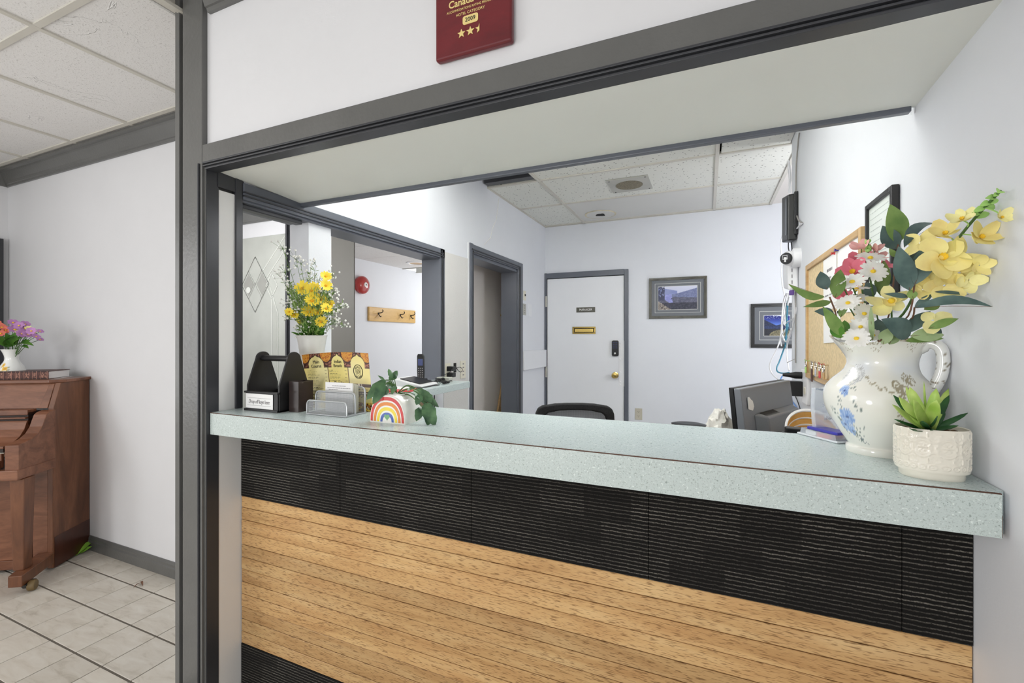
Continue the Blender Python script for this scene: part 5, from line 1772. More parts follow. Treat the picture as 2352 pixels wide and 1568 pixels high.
rdm = tag(MB((-1.50, 1.92, zs_)).box(-1.56, 1.845, zs_, -1.40, 1.99, zs_ + 0.012).build('red_folder', 'tag_red', loc=(-1.50, 1.92, zs_), bevel=0.003), 'flat red folder on the side shelf under a white slip', 'folder')
tag(MB((-1.51, 1.96, zs_ + 0.0125)).box(-1.575, 1.90, zs_ + 0.0125, -1.44, 2.0, zs_ + 0.0145).build('paper_slip', 'paper', loc=(-1.51, 1.96, zs_ + 0.0125)), 'white paper slip lying on the red folder', 'paper')
tag(MB((-1.50, 2.44, zs_)).box(-1.56, 2.41, zs_, -1.47, 2.46, zs_ + 0.03).build('modem_box', 'grey_metal', loc=(-1.50, 2.44, zs_), bevel=0.003), 'small grey box at the doorway end of the side shelf', 'box')
cl = MB((-1.5, 2.38, zs_))
pts = []
for i in range(46):
    pts.append((-1.505 + 0.05 * (hsh(i, 1) - .5) + 0.00 * i, 2.30 + 0.003 * i + 0.02 * (hsh(i, 2) - .5), zs_ + 0.005 + 0.024 * hsh(i, 3)))
cl.tube(smooth_path(pts, 3), 0.0028, 5)
pts = [(-1.445 + 0.035 * (hsh(i, 11) - .5), 2.30 + 0.0026 * i, zs_ + 0.004 + 0.012 * hsh(i, 13)) for i in range(30)]
cl.tube(smooth_path(pts, 3), 0.003, 5)
tag(cl.build('tangled_cord', 'cable_black', loc=(-1.5, 2.38, zs_)), 'tangled black coiled cord lying on the side shelf', 'cord')

# ================================================================ BEHIND THE COUNTER: desk, chair, monitor
dk = thing('office_desk', 'low office desk hidden behind the counter under the monitor', 'desk', (0.1, 2.35, 0))
O = dk.location
MB(O).box(-0.45, 2.0, 0.70, RX - 0.003, 2.95, 0.73).build('desk_top', 'desk', dk, bevel=0.002)
for x in (-0.43, 0.40):
    MB(O).box(x, 2.03, 0, x + 0.03, 2.92, 0.70).build('side_panel', 'desk', dk)

ch = thing('office_chair', 'black mesh-back office chair showing above the counter before the manager door', 'chair', (-0.62, 2.46, 0))
O = ch.location
c0 = Vector((-0.645, 2.33, 0))
CR = Vector((0.93, 0.37, 0)).normalized()
CN = Vector((CR.y, -CR.x, 0))


def cpt(a, z, o=0.0):
    """A point on the curved back: a across, z up, o towards the viewer."""
    return c0 + CR * a + CN * (o - 0.10 * a * a / 0.04 * 0.16) + Vector((0, 0, z))


def back_outline(inset):
    w, top, bot = 0.212 - inset, 1.0 - inset * 0.85, 0.55 + inset
    pts = []
    for s in (-1, 1):
        seq = [(w * 0.86, bot), (w * 0.97, bot + 0.12), (w * 1.0, top - 0.10), (w * 0.985, top - 0.05), (w * 0.93, top - 0.022), (w * 0.82, top - 0.008), (w * 0.5, top + 0.004), (w * 0.2, top + 0.008)]
        seq = [(s * a, z) for a, z in seq]
        pts += seq if s < 0 else list(reversed(seq))
    return pts


oo, ii = back_outline(0), back_outline(0.042)
n = len(oo)
fr = MB(O)
v = [cpt(a, z, 0.018) for a, z in oo] + [cpt(a, z, 0.018) for a, z in ii] + [cpt(a, z, -0.018) for a, z in oo] + [cpt(a, z, -0.018) for a, z in ii]
fs = []
for i in range(n):
    j = (i + 1) % n
    fs += [(i, j, n + j, n + i), (2 * n + j, 2 * n + i, 3 * n + i, 3 * n + j), (j, i, 2 * n + i, 2 * n + j), (n + i, n + j, 3 * n + j, 3 * n + i)]
fr.add(v, fs, True)
fr.build('back_frame', mat('black_chair_fabric', (36, 36, 38), 0.85, 0, (160, 0.4), (220, 0.3)), ch, bevel=0.008)
ms = MB(O)
for k in range(-42, 43):
    a = k * 0.0039
    ms.add([cpt(a - 0.0013, 0.62, 0.002), cpt(a + 0.0013, 0.62, 0.002), cpt(a + 0.0013, 0.985, 0.002), cpt(a - 0.0013, 0.985, 0.002)], [(0, 1, 2, 3)])
for k in range(94):
    z = 0.62 + k * 0.0039
    for i in range(16):
        a0, a1 = -0.166 + i * 0.02075, -0.166 + (i + 1) * 0.02075
        ms.add([cpt(a0, z, 0.0), cpt(a1, z, 0.0), cpt(a1, z + 0.0024, 0.0), cpt(a0, z + 0.0024, 0.0)], [(0, 1, 2, 3)])
ms.build('back_mesh', 'charcoal', ch, kind='stuff')
sb = c0 - CN * 0.30
MB(O).lathe([(0.20, 0.44), (0.235, 0.46), (0.23, 0.50), (0.18, 0.515)], (sb.x, sb.y, 0), 28).build('seat', 'black_matte', ch)
MB(O).tube(smooth_path([cpt(0, 0.62, -0.03), cpt(0, 0.47, -0.06), sb + Vector((0, 0, 0.44))]), 0.02, 8).build('back_bracket', 'black', ch)
MB(O).tube([(sb.x, sb.y, 0.09), (sb.x, sb.y, 0.45)], 0.028, 14).build('gas_column', 'charcoal', ch)
for k in range(5):
    a = 2 * PI * k / 5 + 0.3
    e_ = Vector((sb.x + 0.27 * math.cos(a), sb.y + 0.27 * math.sin(a), 0.065))
    MB(O).tube([(sb.x, sb.y, 0.10), e_], [0.03, 0.017], 8).build('base_leg', 'black', ch)
    MB(O).lathe([(0.012, -0.02), (0.027, -0.018), (0.027, 0.018), (0.012, 0.02)], e_ + Vector((0, 0, -0.037)), 12, axis=(math.sin(a), -math.cos(a), 0)).build('caster', 'black', ch)

mo = thing('computer_monitor', 'grey computer monitor seen from behind with a torn white sticker', 'monitor', (0.25, 2.31, 0.73))
O = mo.location
A, B = Vector((0.118, 2.056, 0)), Vector((0.367, 2.567, 0))
MR = (B - A).normalized()
MN = Vector((MR.y, -MR.x, 0))          # the back looks this way
ZT = Vector((0, 0, 1))
tl = Vector((-0.09, 0.0, 0))


def mpt(s, z, o):
    # the panel leans a touch
    return A + MR * s + MN * (o + (z - 1.147) * -0.10) + ZT * z


LN = (B - A).length
zb, zt = 0.80, 1.147
q = [mpt(0, zb, -0.022), mpt(LN, zb, -0.022), mpt(LN, zb, 0.012), mpt(0, zb, 0.012), mpt(0, zt, -0.022), mpt(LN, zt, -0.022), mpt(LN, zt, 0.006), mpt(0, zt, 0.006)]
MB(O).hexa(q).build('back_shell', 'charcoal', mo, bevel=0.004)
MB(O).hexa([mpt(-0.003, zb, -0.040), mpt(LN + 0.003, zb, -0.040), mpt(LN + 0.003, zb, -0.0222), mpt(-0.003, zb, -0.0222), mpt(-0.003, zt + 0.002, -0.040), mpt(LN + 0.003, zt + 0.002, -0.040), mpt(LN + 0.003, zt + 0.002, -0.0222), mpt(-0.003, zt + 0.002, -0.0222)]).build('bezel', 'black', mo, bevel=0.002)
hz = 1.035
MB(O).hexa([mpt(0.10, zb, 0.012), mpt(LN - 0.02, zb, 0.012), mpt(LN - 0.06, zb, 0.055), mpt(0.14, zb, 0.055), mpt(0.10, hz, 0.008), mpt(LN - 0.02, hz, 0.008), mpt(LN - 0.06, hz - 0.012, 0.05), mpt(0.14, hz - 0.012, 0.05)]).build('electronics_bulge', 'charcoal', mo, bevel=0.006)
vt = MB(O)
for k in range(20):
    s = 0.15 + k * 0.0075
    vt.hexa([mpt(s, hz - 0.006, 0.012), mpt(s + 0.004, hz - 0.006, 0.012), mpt(s + 0.004, hz - 0.012, 0.045), mpt(s, hz - 0.012, 0.045), mpt(s, hz + 0.0012, 0.012), mpt(s + 0.004, hz + 0.0012, 0.012), mpt(s + 0.004, hz - 0.0108, 0.045), mpt(s, hz - 0.0108, 0.045)])
vt.build('vent_slots', 'black', mo)
MB(O).prism([mpt(s, z, 0.010) for s, z in [(0.045, 1.062), (0.085, 1.052), (0.10, 1.068), (0.092, 1.092), (0.078, 1.098), (0.062, 1.11), (0.048, 1.108)]], MN * 0.0025).build('torn_sticker', 'paper', mo)
MB(O).hexa([mpt(0.24, 0.74, -0.02), mpt(0.36, 0.74, -0.02), mpt(0.36, 0.74, 0.02), mpt(0.24, 0.74, 0.02), mpt(0.26, 0.81, -0.02), mpt(0.34, 0.81, -0.02), mpt(0.34, 0.81, 0.02), mpt(0.26, 0.81, 0.02)]).build('stand_neck', 'black', mo)
nb = mpt(0.30, 0.73, 0.0)
MB(O).lathe([(0.11, 0.7305), (0.11, 0.742), (0.02, 0.747)], (nb.x, nb.y, 0), 24).build('stand_foot', 'black', mo)
MB(O).prism([mpt(s, z, 0.053) for s, z in [(0.22, 0.80), (0.22, 0.90), (0.25, 0.95), (0.30, 0.95), (0.33, 0.90), (0.33, 0.80)]], MN * 0.004).build('hinge_cover', 'charcoal', mo, bevel=0.001)

# crumpled bag and the black tray edge left of the monitor
bg = Vector((0.055, 2.46, 0.73))
mb = MB(bg)
vs, fs = [], []
nr, nk = 16, 22
for i in range(nr + 1):
    t_ = i / nr
    for k in range(nk):
        a = 2 * PI * k / nk
        r = 0.066 * (0.75 + 0.45 * math.sin(PI * min(1, t_ * 1.05)) ** 0.7) * (1 - 0.45 * t_ ** 3)
        r *= 0.82 + 0.36 * hsh(i, k, 21)
        vs.append(bg + Vector((r * math.cos(a) * 0.95, r * math.sin(a), 0.268 * t_ + 0.016 * (hsh(i, k, 5) - .5) * (i > 0))))
for i in range(nr):
    for k in range(nk):
        fs.append((i * nk + k, i * nk + (k + 1) % nk, (i + 1) * nk + (k + 1) % nk, (i + 1) * nk + k))
fs += [tuple(reversed(range(nk))), tuple(range(nr * nk, (nr + 1) * nk))]
mb.add(vs, fs, True)
bag = tag(mb.build('crumpled_bag', 'bag', loc=bg, sharp=25), 'crumpled white plastic bag standing left of the monitor', 'bag')
ty = thing('desk_tray', 'black rounded plastic tray rim just showing over the counter left of the bag', 'tray', (-0.09, 2.40, 0.73))
O = ty.location
MB(O).lathe([(0.055, 0.731), (0.06, 0.75), (0.05, 0.90), (0.062, 0.915), (0.066, 0.928), (0.05, 0.933), (0.02, 0.930)], (-0.085, 2.40, 0), 24, 1.25, 0.8).build('body', 'black', ty)

# bent wood bowl and the black box before it
bw = thing('slatted_wood_bowl', 'round honey bamboo bowl of stacked slat rings behind the monitor', 'bowl', (0.345, 2.13, 0.731))
# keep it on the desk, clear of the wall
O = bw.location
MB(O).lathe([(0.060, 0.731), (0.066, 0.74), (0.060, 0.745)], (0.385, 2.13, 0), 28).build('foot', 'bamboo', bw)
def tilt(mb):
    """The bowl leans on its rim: its far side stands higher."""
    for p in mb.v:
        p.z += 0.85 * max(0.0, min(1.0, (p.z + O.z - 0.745) / 0.25)) * (p.y + O.y - 2.13) + 0.0
    return mb


for k in range(11):
    z = 0.745 + k * 0.0215
    r = 0.058 + 0.029 * math.sin(min(1, k / 10) * PI / 2)
    tilt(MB(O).lathe([(r, z), (r + 0.006, z), (r + 0.007, z + 0.019), (r + 0.001, z + 0.019), (r, z)], (0.385, 2.13, 0), 44, caps=False)).build('slat_ring', 'bamboo', bw)
    tilt(MB(O).lathe([(r - 0.001, z + 0.019), (r + 0.0075, z + 0.019), (r + 0.0075, z + 0.0225), (r - 0.001, z + 0.0225), (r - 0.001, z + 0.019)], (0.385, 2.13, 0), 44, caps=False)).build('cord_joint', 'white_plastic', bw)
bb = tag(MB((0.31, 2.03, 0.731)).box(0.272, 1.955, 0.731, 0.345, 2.005, 1.018).build('black_box', 'black', loc=(0.31, 2.03, 0.731), bevel=0.004), 'upright black plastic box between the bamboo bowl and the counter', 'box')
bb.rotation_euler = (0, 0, 0)

# ================================================================ ON THE COUNTER, RIGHT END
bc = thing('blue_lidded_case', 'clear plastic case with blue lid strip lying beside the jug', 'case', (0.285, 1.455, CT))
O = bc.location
D = Vector((0.07, -0.098, 0)).normalized()
E_ = Vector((-D.y, D.x, 0))
P0 = Vector((0.238, 1.492, CT))


def cq(a, b, z):
    return P0 + D * a + E_ * b + ZT * z


def cbox(mb, a0, a1, b0, b1, z0, z1, ins=0.0):
    return mb.hexa([cq(a0, b0, z0), cq(a1, b0, z0), cq(a1, b1, z0), cq(a0, b1, z0), cq(a0 + ins, b0 + ins * 0.4, z1), cq(a1 - ins, b0 + ins * 0.4, z1), cq(a1 - ins, b1 - ins * 0.4, z1), cq(a0 + ins, b1 - ins * 0.4, z1)])


cbox(MB(O), -0.008, 0.118, 0.0, 0.052, 0.0005, 0.006).build('base_tray', 'frost', bc, bevel=0.002)
cbox(MB(O), 0.0, 0.112, 0.003, 0.049, 0.006, 0.020, 0.003).build('clear_body', 'acrylic', bc)
cbox(MB(O), 0.055, 0.095, 0.004, 0.044, 0.0065, 0.017).build('red_insert', 'tag_red', bc)
cbox(MB(O), 0.018, 0.05, 0.004, 0.044, 0.0065, 0.017).build('white_insert', 'paper', bc)
cbox(MB(O), 0.022, 0.114, 0.004, 0.048, 0.0202, 0.028).build('lid_strip', 'blue_plastic', bc, bevel=0.002)

ac = thing('acrylic_award', 'clear curved acrylic award with faint grey lettering behind the jug', 'award', (0.335, 1.475, CT))
O = ac.location
AR = Vector((0.80, 0.60, 0)).normalized()
AN = Vector((AR.y, -AR.x, 0))
AP = Vector((0.268, 1.46, CT))


def apt(a, z, o=0.0):
    return AP + AR * a + ZT * z + AN * o


outl = [(0.012, 0.0), (0.004, 0.04), (0.0, 0.09), (0.004, 0.135), (0.03, 0.133), (0.055, 0.138), (0.08, 0.155), (0.098, 0.172), (0.115, 0.15), (0.118, 0.09), (0.112, 0.03), (0.105, 0.0)]
MB(O).prism([apt(a, z + 0.001) for a, z in outl], AN * -0.012).build('clear_plate', 'acrylic', ac, bevel=0.002)
MB(O).prism([apt(a, z, 0.0004) for a, z in [(0.004, 0.135), (0.03, 0.133), (0.055, 0.138), (0.08, 0.155), (0.098, 0.172), (0.094, 0.163), (0.078, 0.147), (0.055, 0.131), (0.03, 0.1275), (0.004, 0.131)]], AN * 0.0012).build('top_edge', mat('grey_acrylic_edge', (168, 176, 190), 0.2), ac)
text('lettering', 'HALCYON', 0.017, apt(0.062, 0.088, 0.001), (AR, ZT, AN), 'frost', ac, O)
text('lettering', 'Hotel', 0.015, apt(0.05, 0.052, 0.001), (AR, ZT, AN), 'frost', ac, O)

# ---- china jug
JC = Vector((0.372, 1.335, CT))
JA = Vector((0.90, -0.43, 0)).normalized()      # towards the handle
JB = Vector((-JA.y, JA.x, 0))
jg = thing('china_jug', 'large white china jug painted with blue roses, full of artificial flowers', 'jug', JC)
O = JC
# (z, radius, shift to the handle, flare of the spout)
PROF = [(0.0005, 0.054, 0, 0), (0.0, 0.0605, 0, 0), (0.014, 0.0605, 0, 0), (0.019, 0.0565, 0, 0), (0.029, 0.062, 0, 0), (0.056, 0.079, 0, 0), (0.090, 0.0985, 0, 0), (0.122, 0.1065, 0, 0), (0.151, 0.1035, 0, 0),
        (0.173, 0.091, 0.002, 0), (0.191, 0.0755, 0.005, 0), (0.208, 0.0675, 0.008, 0.0), (0.224, 0.0665, 0.009, 0.003), (0.240, 0.069, 0.009, 0.012), (0.256, 0.073, 0.008, 0.026), (0.268, 0.077, 0.008, 0.034)]
pp = smooth_path([(r, sh_, z) for z, r, sh_, f in PROF], 7)
ff = smooth_path([(f, 0, 0) for z, r, sh_, f in PROF], 7)
NA = 300
BLUE = [(3.84, 0.152, 0.0115), (3.86, 0.090, 0.0185), (3.72, 0.070, 0.014), (3.84, 0.058, 0.012)]


def jug_color(az, z):
    """az: angle in the room (0 = +x), z above the foot."""
    c = (238, 236, 228)
    r_ = 0.112
    n = vnoise(az * 46, z * 460, 3)
    n2 = vnoise(az * 100, z * 980, 5)
    # soft blue blush on the shoulder and handle side
    k = max(0, 1 - abs(z - 0.205) / 0.035)
    c = lerp3(c, (206, 214, 232), 0.55 * k * vnoise(az * 2.2, 3, 8))
    for a, zz, R in BLUE:
        d = math.hypot((az - a) * r_, z - zz)
        dd = d + 0.006 * (n - 0.5)
        if dd < R:
            ring = (d / R * 3.1 + n * 0.9) % 1
            c = lerp3((118, 150, 208), (190, 208, 236), ring)
            if d < R * 0.2:
                c = (74, 92, 148)
    for a, zz, R in ((4.10, 0.118, 0.008), (4.05, 0.062, 0.009), (3.74, 0.122, 0.009), (3.98, 0.165, 0.008), (3.58, 0.095, 0.010), (3.96, 0.044, 0.010), (4.14, 0.072, 0.006), (3.62, 0.060, 0.009)):
        d = math.hypot((az - a) * r_ + (z - zz) * 0.5, (z - zz) * 0.6)
        if d < R and n > 0.62:
            c = (132, 142, 138)
    for (a0, z0_, a1, z1_) in ((3.88, 0.05, 4.22, 0.022), (3.85, 0.055, 4.12, 0.032)):
        t_ = (az - a0) / (a1 - a0)
        if 0 < t_ < 1 and abs(z - (z0_ + (z1_ - z0_) * t_ + 0.004 * math.sin(t_ * 9))) < 0.0013:
            c = (132, 140, 146)
    # gilded scrollwork on the shoulder
    g = (160, 150, 126) if n2 > 0.45 else (206, 199, 182)
    if 4.18 < az < 4.86:
        t_ = (az - 4.18) / 0.68
        zc = 0.183 - 0.028 * math.sin(t_ * PI * 0.55) + 0.004 * math.sin(t_ * 24)
        if abs(z - zc) < 0.0032 and n2 > 0.30:
            c = g
    if abs(az - 4.86) < 0.09:
        t_ = (0.172 - z) / 0.10
        if 0 < t_ < 1:
            wdt = 0.010 * (1 - t_) + 0.004
            if abs((az - 4.86) * r_ - 0.004 * math.sin(t_ * 16)) < wdt and n2 > 0.50 + 0.1 * t_:
                c = g
    for a, zz in ((4.80, 0.170), (4.95, 0.160)):
        d = math.hypot((az - a) * r_, z - zz)
        if abs(d - 0.008) < 0.002:
            c = (164, 154, 132)
    if math.hypot((az - 5.12) * 0.1, z - 0.182) < 0.015 and n2 > 0.55:
        c = g
    # pressed leaf cluster in silver grey at the spout side
    if math.hypot((az - 3.86) * 0.075, (z - 0.188) * 0.9) < 0.022 and n > 0.40:
        c = lerp3((150, 152, 154), (246, 246, 248), n2)
    if z > 0.262 and n2 > 0.45 and (az * 1.7) % 1 < 0.62:
        c = lerp3((150, 138, 112), (206, 198, 180), n)
    if 0.240 < z < 0.262 and n2 > 0.74 and (az * 1.3 + 0.4) % 1 < 0.3:
        c = (176, 164, 140)
    return c


vs, cols, fs = [], [], []
for i, (p, f) in enumerate(zip(pp, ff)):
    for k in range(NA):
        a = 2 * PI * k / NA
        sp = max(0.0, -math.cos(a)) ** 2.2            # spout side
        lift = 0.0
        if p.z > 0.236:
            u_ = (p.z - 0.236) / 0.032
            lift = u_ * (0.013 * sp ** 2 - 0.010 * math.exp(-((abs(a - PI) - 0.85) / 0.35) ** 2) + 0.0045 * math.sin(a * 5 + 0.6) * (1 - sp) + 0.004 * max(0, math.cos(a)))
        r = p.x + f.x * (0.30 + sp * 0.45)
        d_ = JA * math.cos(a) + JB * math.sin(a)
        q = JC + d_ * r + JA * p.y + ZT * (p.z + lift)
        az = math.atan2((q - JC).y, (q - JC).x) % (2 * PI)
        vs.append(q)
        cols.append(rgb(jug_color(az, p.z)))
m_ = len(pp)
# inner wall
for i, sc_ in ((m_ - 1, 0.965), (m_ - 8, 0.94), (m_ - 22, 0.92), (m_ - 38, 0.93)):
    for k in range(NA):
        q = vs[i * NA + k]
        ctr = JC + JA * pp[i].y
        vs.append(Vector((ctr.x + (q.x - ctr.x) * sc_, ctr.y + (q.y - ctr.y) * sc_, q.z - 0.001)))
        cols.append(rgb((232, 231, 226)))
for i in range(m_ + 3):
    for k in range(NA):
        fs.append((i * NA + k, i * NA + (k + 1) % NA, (i + 1) * NA + (k + 1) % NA, (i + 1) * NA + k))
fs.append(tuple(reversed(range(NA))))
jb = MB(O).add(vs, fs, True, cols).build('body', 'paint_china', jg, sharp=60)
hp = [(0.072, 0.250), (0.094, 0.262), (0.111, 0.250), (0.115, 0.222), (0.112, 0.195), (0.106, 0.176), (0.099, 0.160), (0.090, 0.148)]
path = smooth_path([JC + JA * s + ZT * z for s, z in hp], 6)
rad = [0.016 if i < 4 else 0.0115 + 0.003 * abs(i / len(path) - 0.5) for i in range(len(path))]
hb_ = MB(O).tube(path, rad, 16)


def handle_cols(mb):
    out = []
    for v in mb.v:
        n2 = vnoise(v.z * 420, (v.x + v.y) * 300, 9)
        out.append(rgb((126, 112, 86) if n2 > 0.80 and (v.x * 180) % 1 < 0.8 else (232, 232, 230)))
    mb.c = out
    return mb


handle_cols(hb_).build('handle', 'paint_china', jg)

# ---- flowers in the jug: every stem is a thing of its own
JM = JC + JA * 0.008 + ZT * 0.225      # inside the mouth
jc = (CAM - JM).normalized()


def s2(x, y):
    """Crop coordinates of the close study of the bouquet to the frame."""
    return 1800 + x * 0.24237, 420 + y * 0.24237


def ap2(x, y, d):
    return at(*s2(x, y), d)


def stem_tube(mb, *pts, r=0.0018):
    g = JM + (pts[0] - JM) * 0.22
    g.z = JC.z + 0.285
    return mb.tube(smooth_path([JM + Vector((0, 0, -0.06)), JM, g] + list(pts), 5), r, 6)


JD = 1.03
# white daisies
for k, (x, y, d, r, tilt, lb) in enumerate([
        (820, 715, 1.05, 30, (0.3, -0.1, 1.3), 'white artificial daisy just under the pink buds, seen edge-on'),
        (845, 840, 1.02, 30, (0.35, -0.2, 0.4), 'white artificial daisy with yellow centre, right of the pink bloom'),
        (650, 940, 1.01, 31, (-0.1, 0, 1.0), 'wide white artificial daisy over the left leaves'),
        (530, 935, 1.02, 22, (-0.5, 0.2, 1.0), 'small white artificial daisy at the left edge of the cluster'),
        (690, 1010, 1.04, 28, (0.2, 0.5, 0.9), 'white artificial daisy tucked beneath the wide one'),
        (610, 1140, 1.00, 27, (-0.3, -0.1, 0.9), 'white artificial daisy low on the left beside the brown twigs'),
        (720, 1095, 1.03, 20, (0.2, 0.2, 0.8), 'white artificial daisy left of the pale yellow orchid'),
        (760, 1240, 0.99, 27, (0.5, -0.1, 0.25), 'white artificial daisy below the pale yellow orchid'),
        (730, 1365, 0.98, 25, (-0.2, -0.2, 0.5), 'white artificial daisy second up from the jug spout'),
        (690, 1475, 0.95, 28, (-0.1, -0.3, 0.7), 'lowest white artificial daisy hanging over the jug spout'),
        (850, 1445, 0.98, 20, (0.3, 0, 0.6), 'white artificial daisy half hidden by the pale leaf strip')]):
    c = ap2(x, y, d)
    t = thing('white_daisy', lb, 'flower', c, 0, 'white daisies in the jug')
    pm, cm, sm = MB(c), MB(c), MB(c)
    daisy(pm, cm, c, jc * 0.55 + Vector(tilt) * 0.75, r * d / 1036, 15, 0.27, 0.12, 0.19, 4)
    pm.build('petals', 'petal_white', t)
    cm.build('flower_centre', 'pollen', t)
    fn_ = (jc * 0.55 + Vector(tilt) * 0.75).normalized()
    stem_tube(sm, (JM + c) / 2 + Vector((0, 0, 0.035 if y > 1200 else 0.0)) - jc * 0.01, c - fn_ * 0.016, c - fn_ * 0.002, r=0.0015).build('stem', 'stem', t)


def bloom(t, O, c, nrm, r, m, n=5, w=0.75, cup=0.3, centre=True, cm='pollen', name='petal'):
    """A flower of big soft petals: each petal a part."""
    c, N = Vector(c), Vector(nrm).normalized()
    A_ = N.orthogonal().normalized()
    B_ = N.cross(A_)
    off = random.uniform(0, 1)
    for k in range(n):
        a = 2 * PI * (k + off) / n
        d_ = (A_ * math.cos(a) + B_ * math.sin(a))
        rr = r * random.uniform(0.86, 1.12)
        lift = cup + random.uniform(-0.16, 0.22)
        tw = d_.cross(N) * random.uniform(-0.55, 0.55)
        MB(O).leaf(c + d_ * r * 0.05 + N * r * 0.06 * (k % 2), c + d_ * rr * 0.97 + N * rr * lift, rr * w * 1.12, N * 1.0 - d_ * 0.3 + tw, curl=random.uniform(-0.22, -0.02), fold=random.uniform(0.1, 0.34), seg=6,
                   prof=lambda x: max(0.10, math.sin(PI * (0.06 + 0.88 * x ** 0.85)) ** 0.62)).build(name, m, t)
    if centre:
        fb2 = MB(O)
        for k in range(9):
            a = 2 * PI * k / 9
            e = c + N * r * 0.30 + (A_ * math.cos(a) + B_ * math.sin(a)) * r * 0.16
            fb2.leaf(c + N * r * 0.02, e, r * 0.16, (A_ * math.cos(a) + B_ * math.sin(a)), 0.1, 0.2, 3)
        fb2.build('flower_centre', cm, t)


# pink blossom stem
c0_ = ap2(690, 820, 1.06)
t = thing('pink_blossom', 'pink artificial blossom stem with lime buds, left of the big leaves', 'flower', c0_)
O = t.location
bloom(t, O, ap2(660, 850, 1.06), jc + Vector((-0.2, 0, 0.3)), 0.038, 'petal_pink', 6, 0.8, 0.2)
bloom(t, O, ap2(735, 760, 1.07), jc + Vector((0.2, 0, 0.8)), 0.030, 'petal_pink', 5, 0.8, 0.3, False)
bloom(t, O, ap2(735, 625, 1.07), Vector((-0.3, -0.4, 1)), 0.021, 'petal_blush', 5, 0.7, 0.9)
bloom(t, O, ap2(868, 640, 1.07), Vector((0.2, -0.3, 1)), 0.014, 'petal_blush', 5, 0.9, 1.1, False)
bloom(t, O, ap2(880, 700, 1.08), Vector((0.3, -0.4, 0.6)), 0.022, 'petal_blush', 5, 0.7, 0.4, False)
bloom(t, O, ap2(985, 800, 1.09), Vector((0.3, -0.5, 0.6)), 0.022, 'petal_pink', 5, 0.7, 0.4, False)
bloom(t, O, ap2(565, 1080, 1.06), Vector((-0.3, -0.5, 0.6)), 0.020, 'petal_pink', 5, 0.7, 0.4, False)
bd = MB(O)
for k in range(26):
    q = ap2(800 + 40 * (hsh(k, 1) - .5), 545 + 110 * hsh(k, 2), 1.07 + 0.012 * (hsh(k, 3) - .5))
    bd.ball(q, 0.0028 + 0.0012 * hsh(k, 4), 6, 4)
bd.build('buds', 'bud_green', t)
sm = MB(O)
stem_tube(sm, ap2(760, 1100, 1.05), ap2(745, 880, 1.06), ap2(790, 700, 1.07), ap2(802, 560, 1.07), r=0.0018)
for x, y in ((565, 1080), (985, 800), (868, 640), (735, 625)):
    sm.tube([ap2(755, 900, 1.06), ap2(x, y, 1.075)], 0.001, 5)
sm.build('stem', 'stem', t)

# pale yellow orchid, low
c0_ = ap2(1010, 1120, 0.965)
t = thing('yellow_orchid', 'pale yellow artificial orchid flower low in the middle of the jug', 'flower', c0_)
O = t.location
for x, y, w in ((775, 1105, 105), (975, 975, 110), (1185, 1035, 105), (880, 1250, 150), (1135, 1190, 110)):
    MB(O).leaf(ap2(1000 + (x - 1000) * 0.12, 1115 + (y - 1115) * 0.12, 0.965), ap2(x, y, 0.955 if y > 1100 else 0.975), w * 0.2424 * 0.96 / 1036, jc + Vector((0, 0, 0.3)), -0.12, 0.16, 6,
               prof=lambda x: max(0.12, math.sin(PI * (0.06 + 0.86 * x)) ** 0.65)).build('petal', 'petal_lemon', t)
for x, y, w in ((940, 1120, 60), (1075, 1100, 60), (1010, 1170, 80), (1130, 1100, 40)):
    MB(O).leaf(ap2(1010, 1120, 0.958), ap2(x, y, 0.940), w * 0.2424 * 0.96 / 1036, jc, -0.2, 0.3, 5).build('lip', 'petal_yellow', t)
MB(O).ball(ap2(1020, 1115, 0.952), 0.006, 8, 5).build('flower_centre', 'pollen', t)
stem_tube(MB(O), ap2(1020, 1300, 0.99), ap2(1010, 1130, 0.966)).build('stem', 'stem', t)

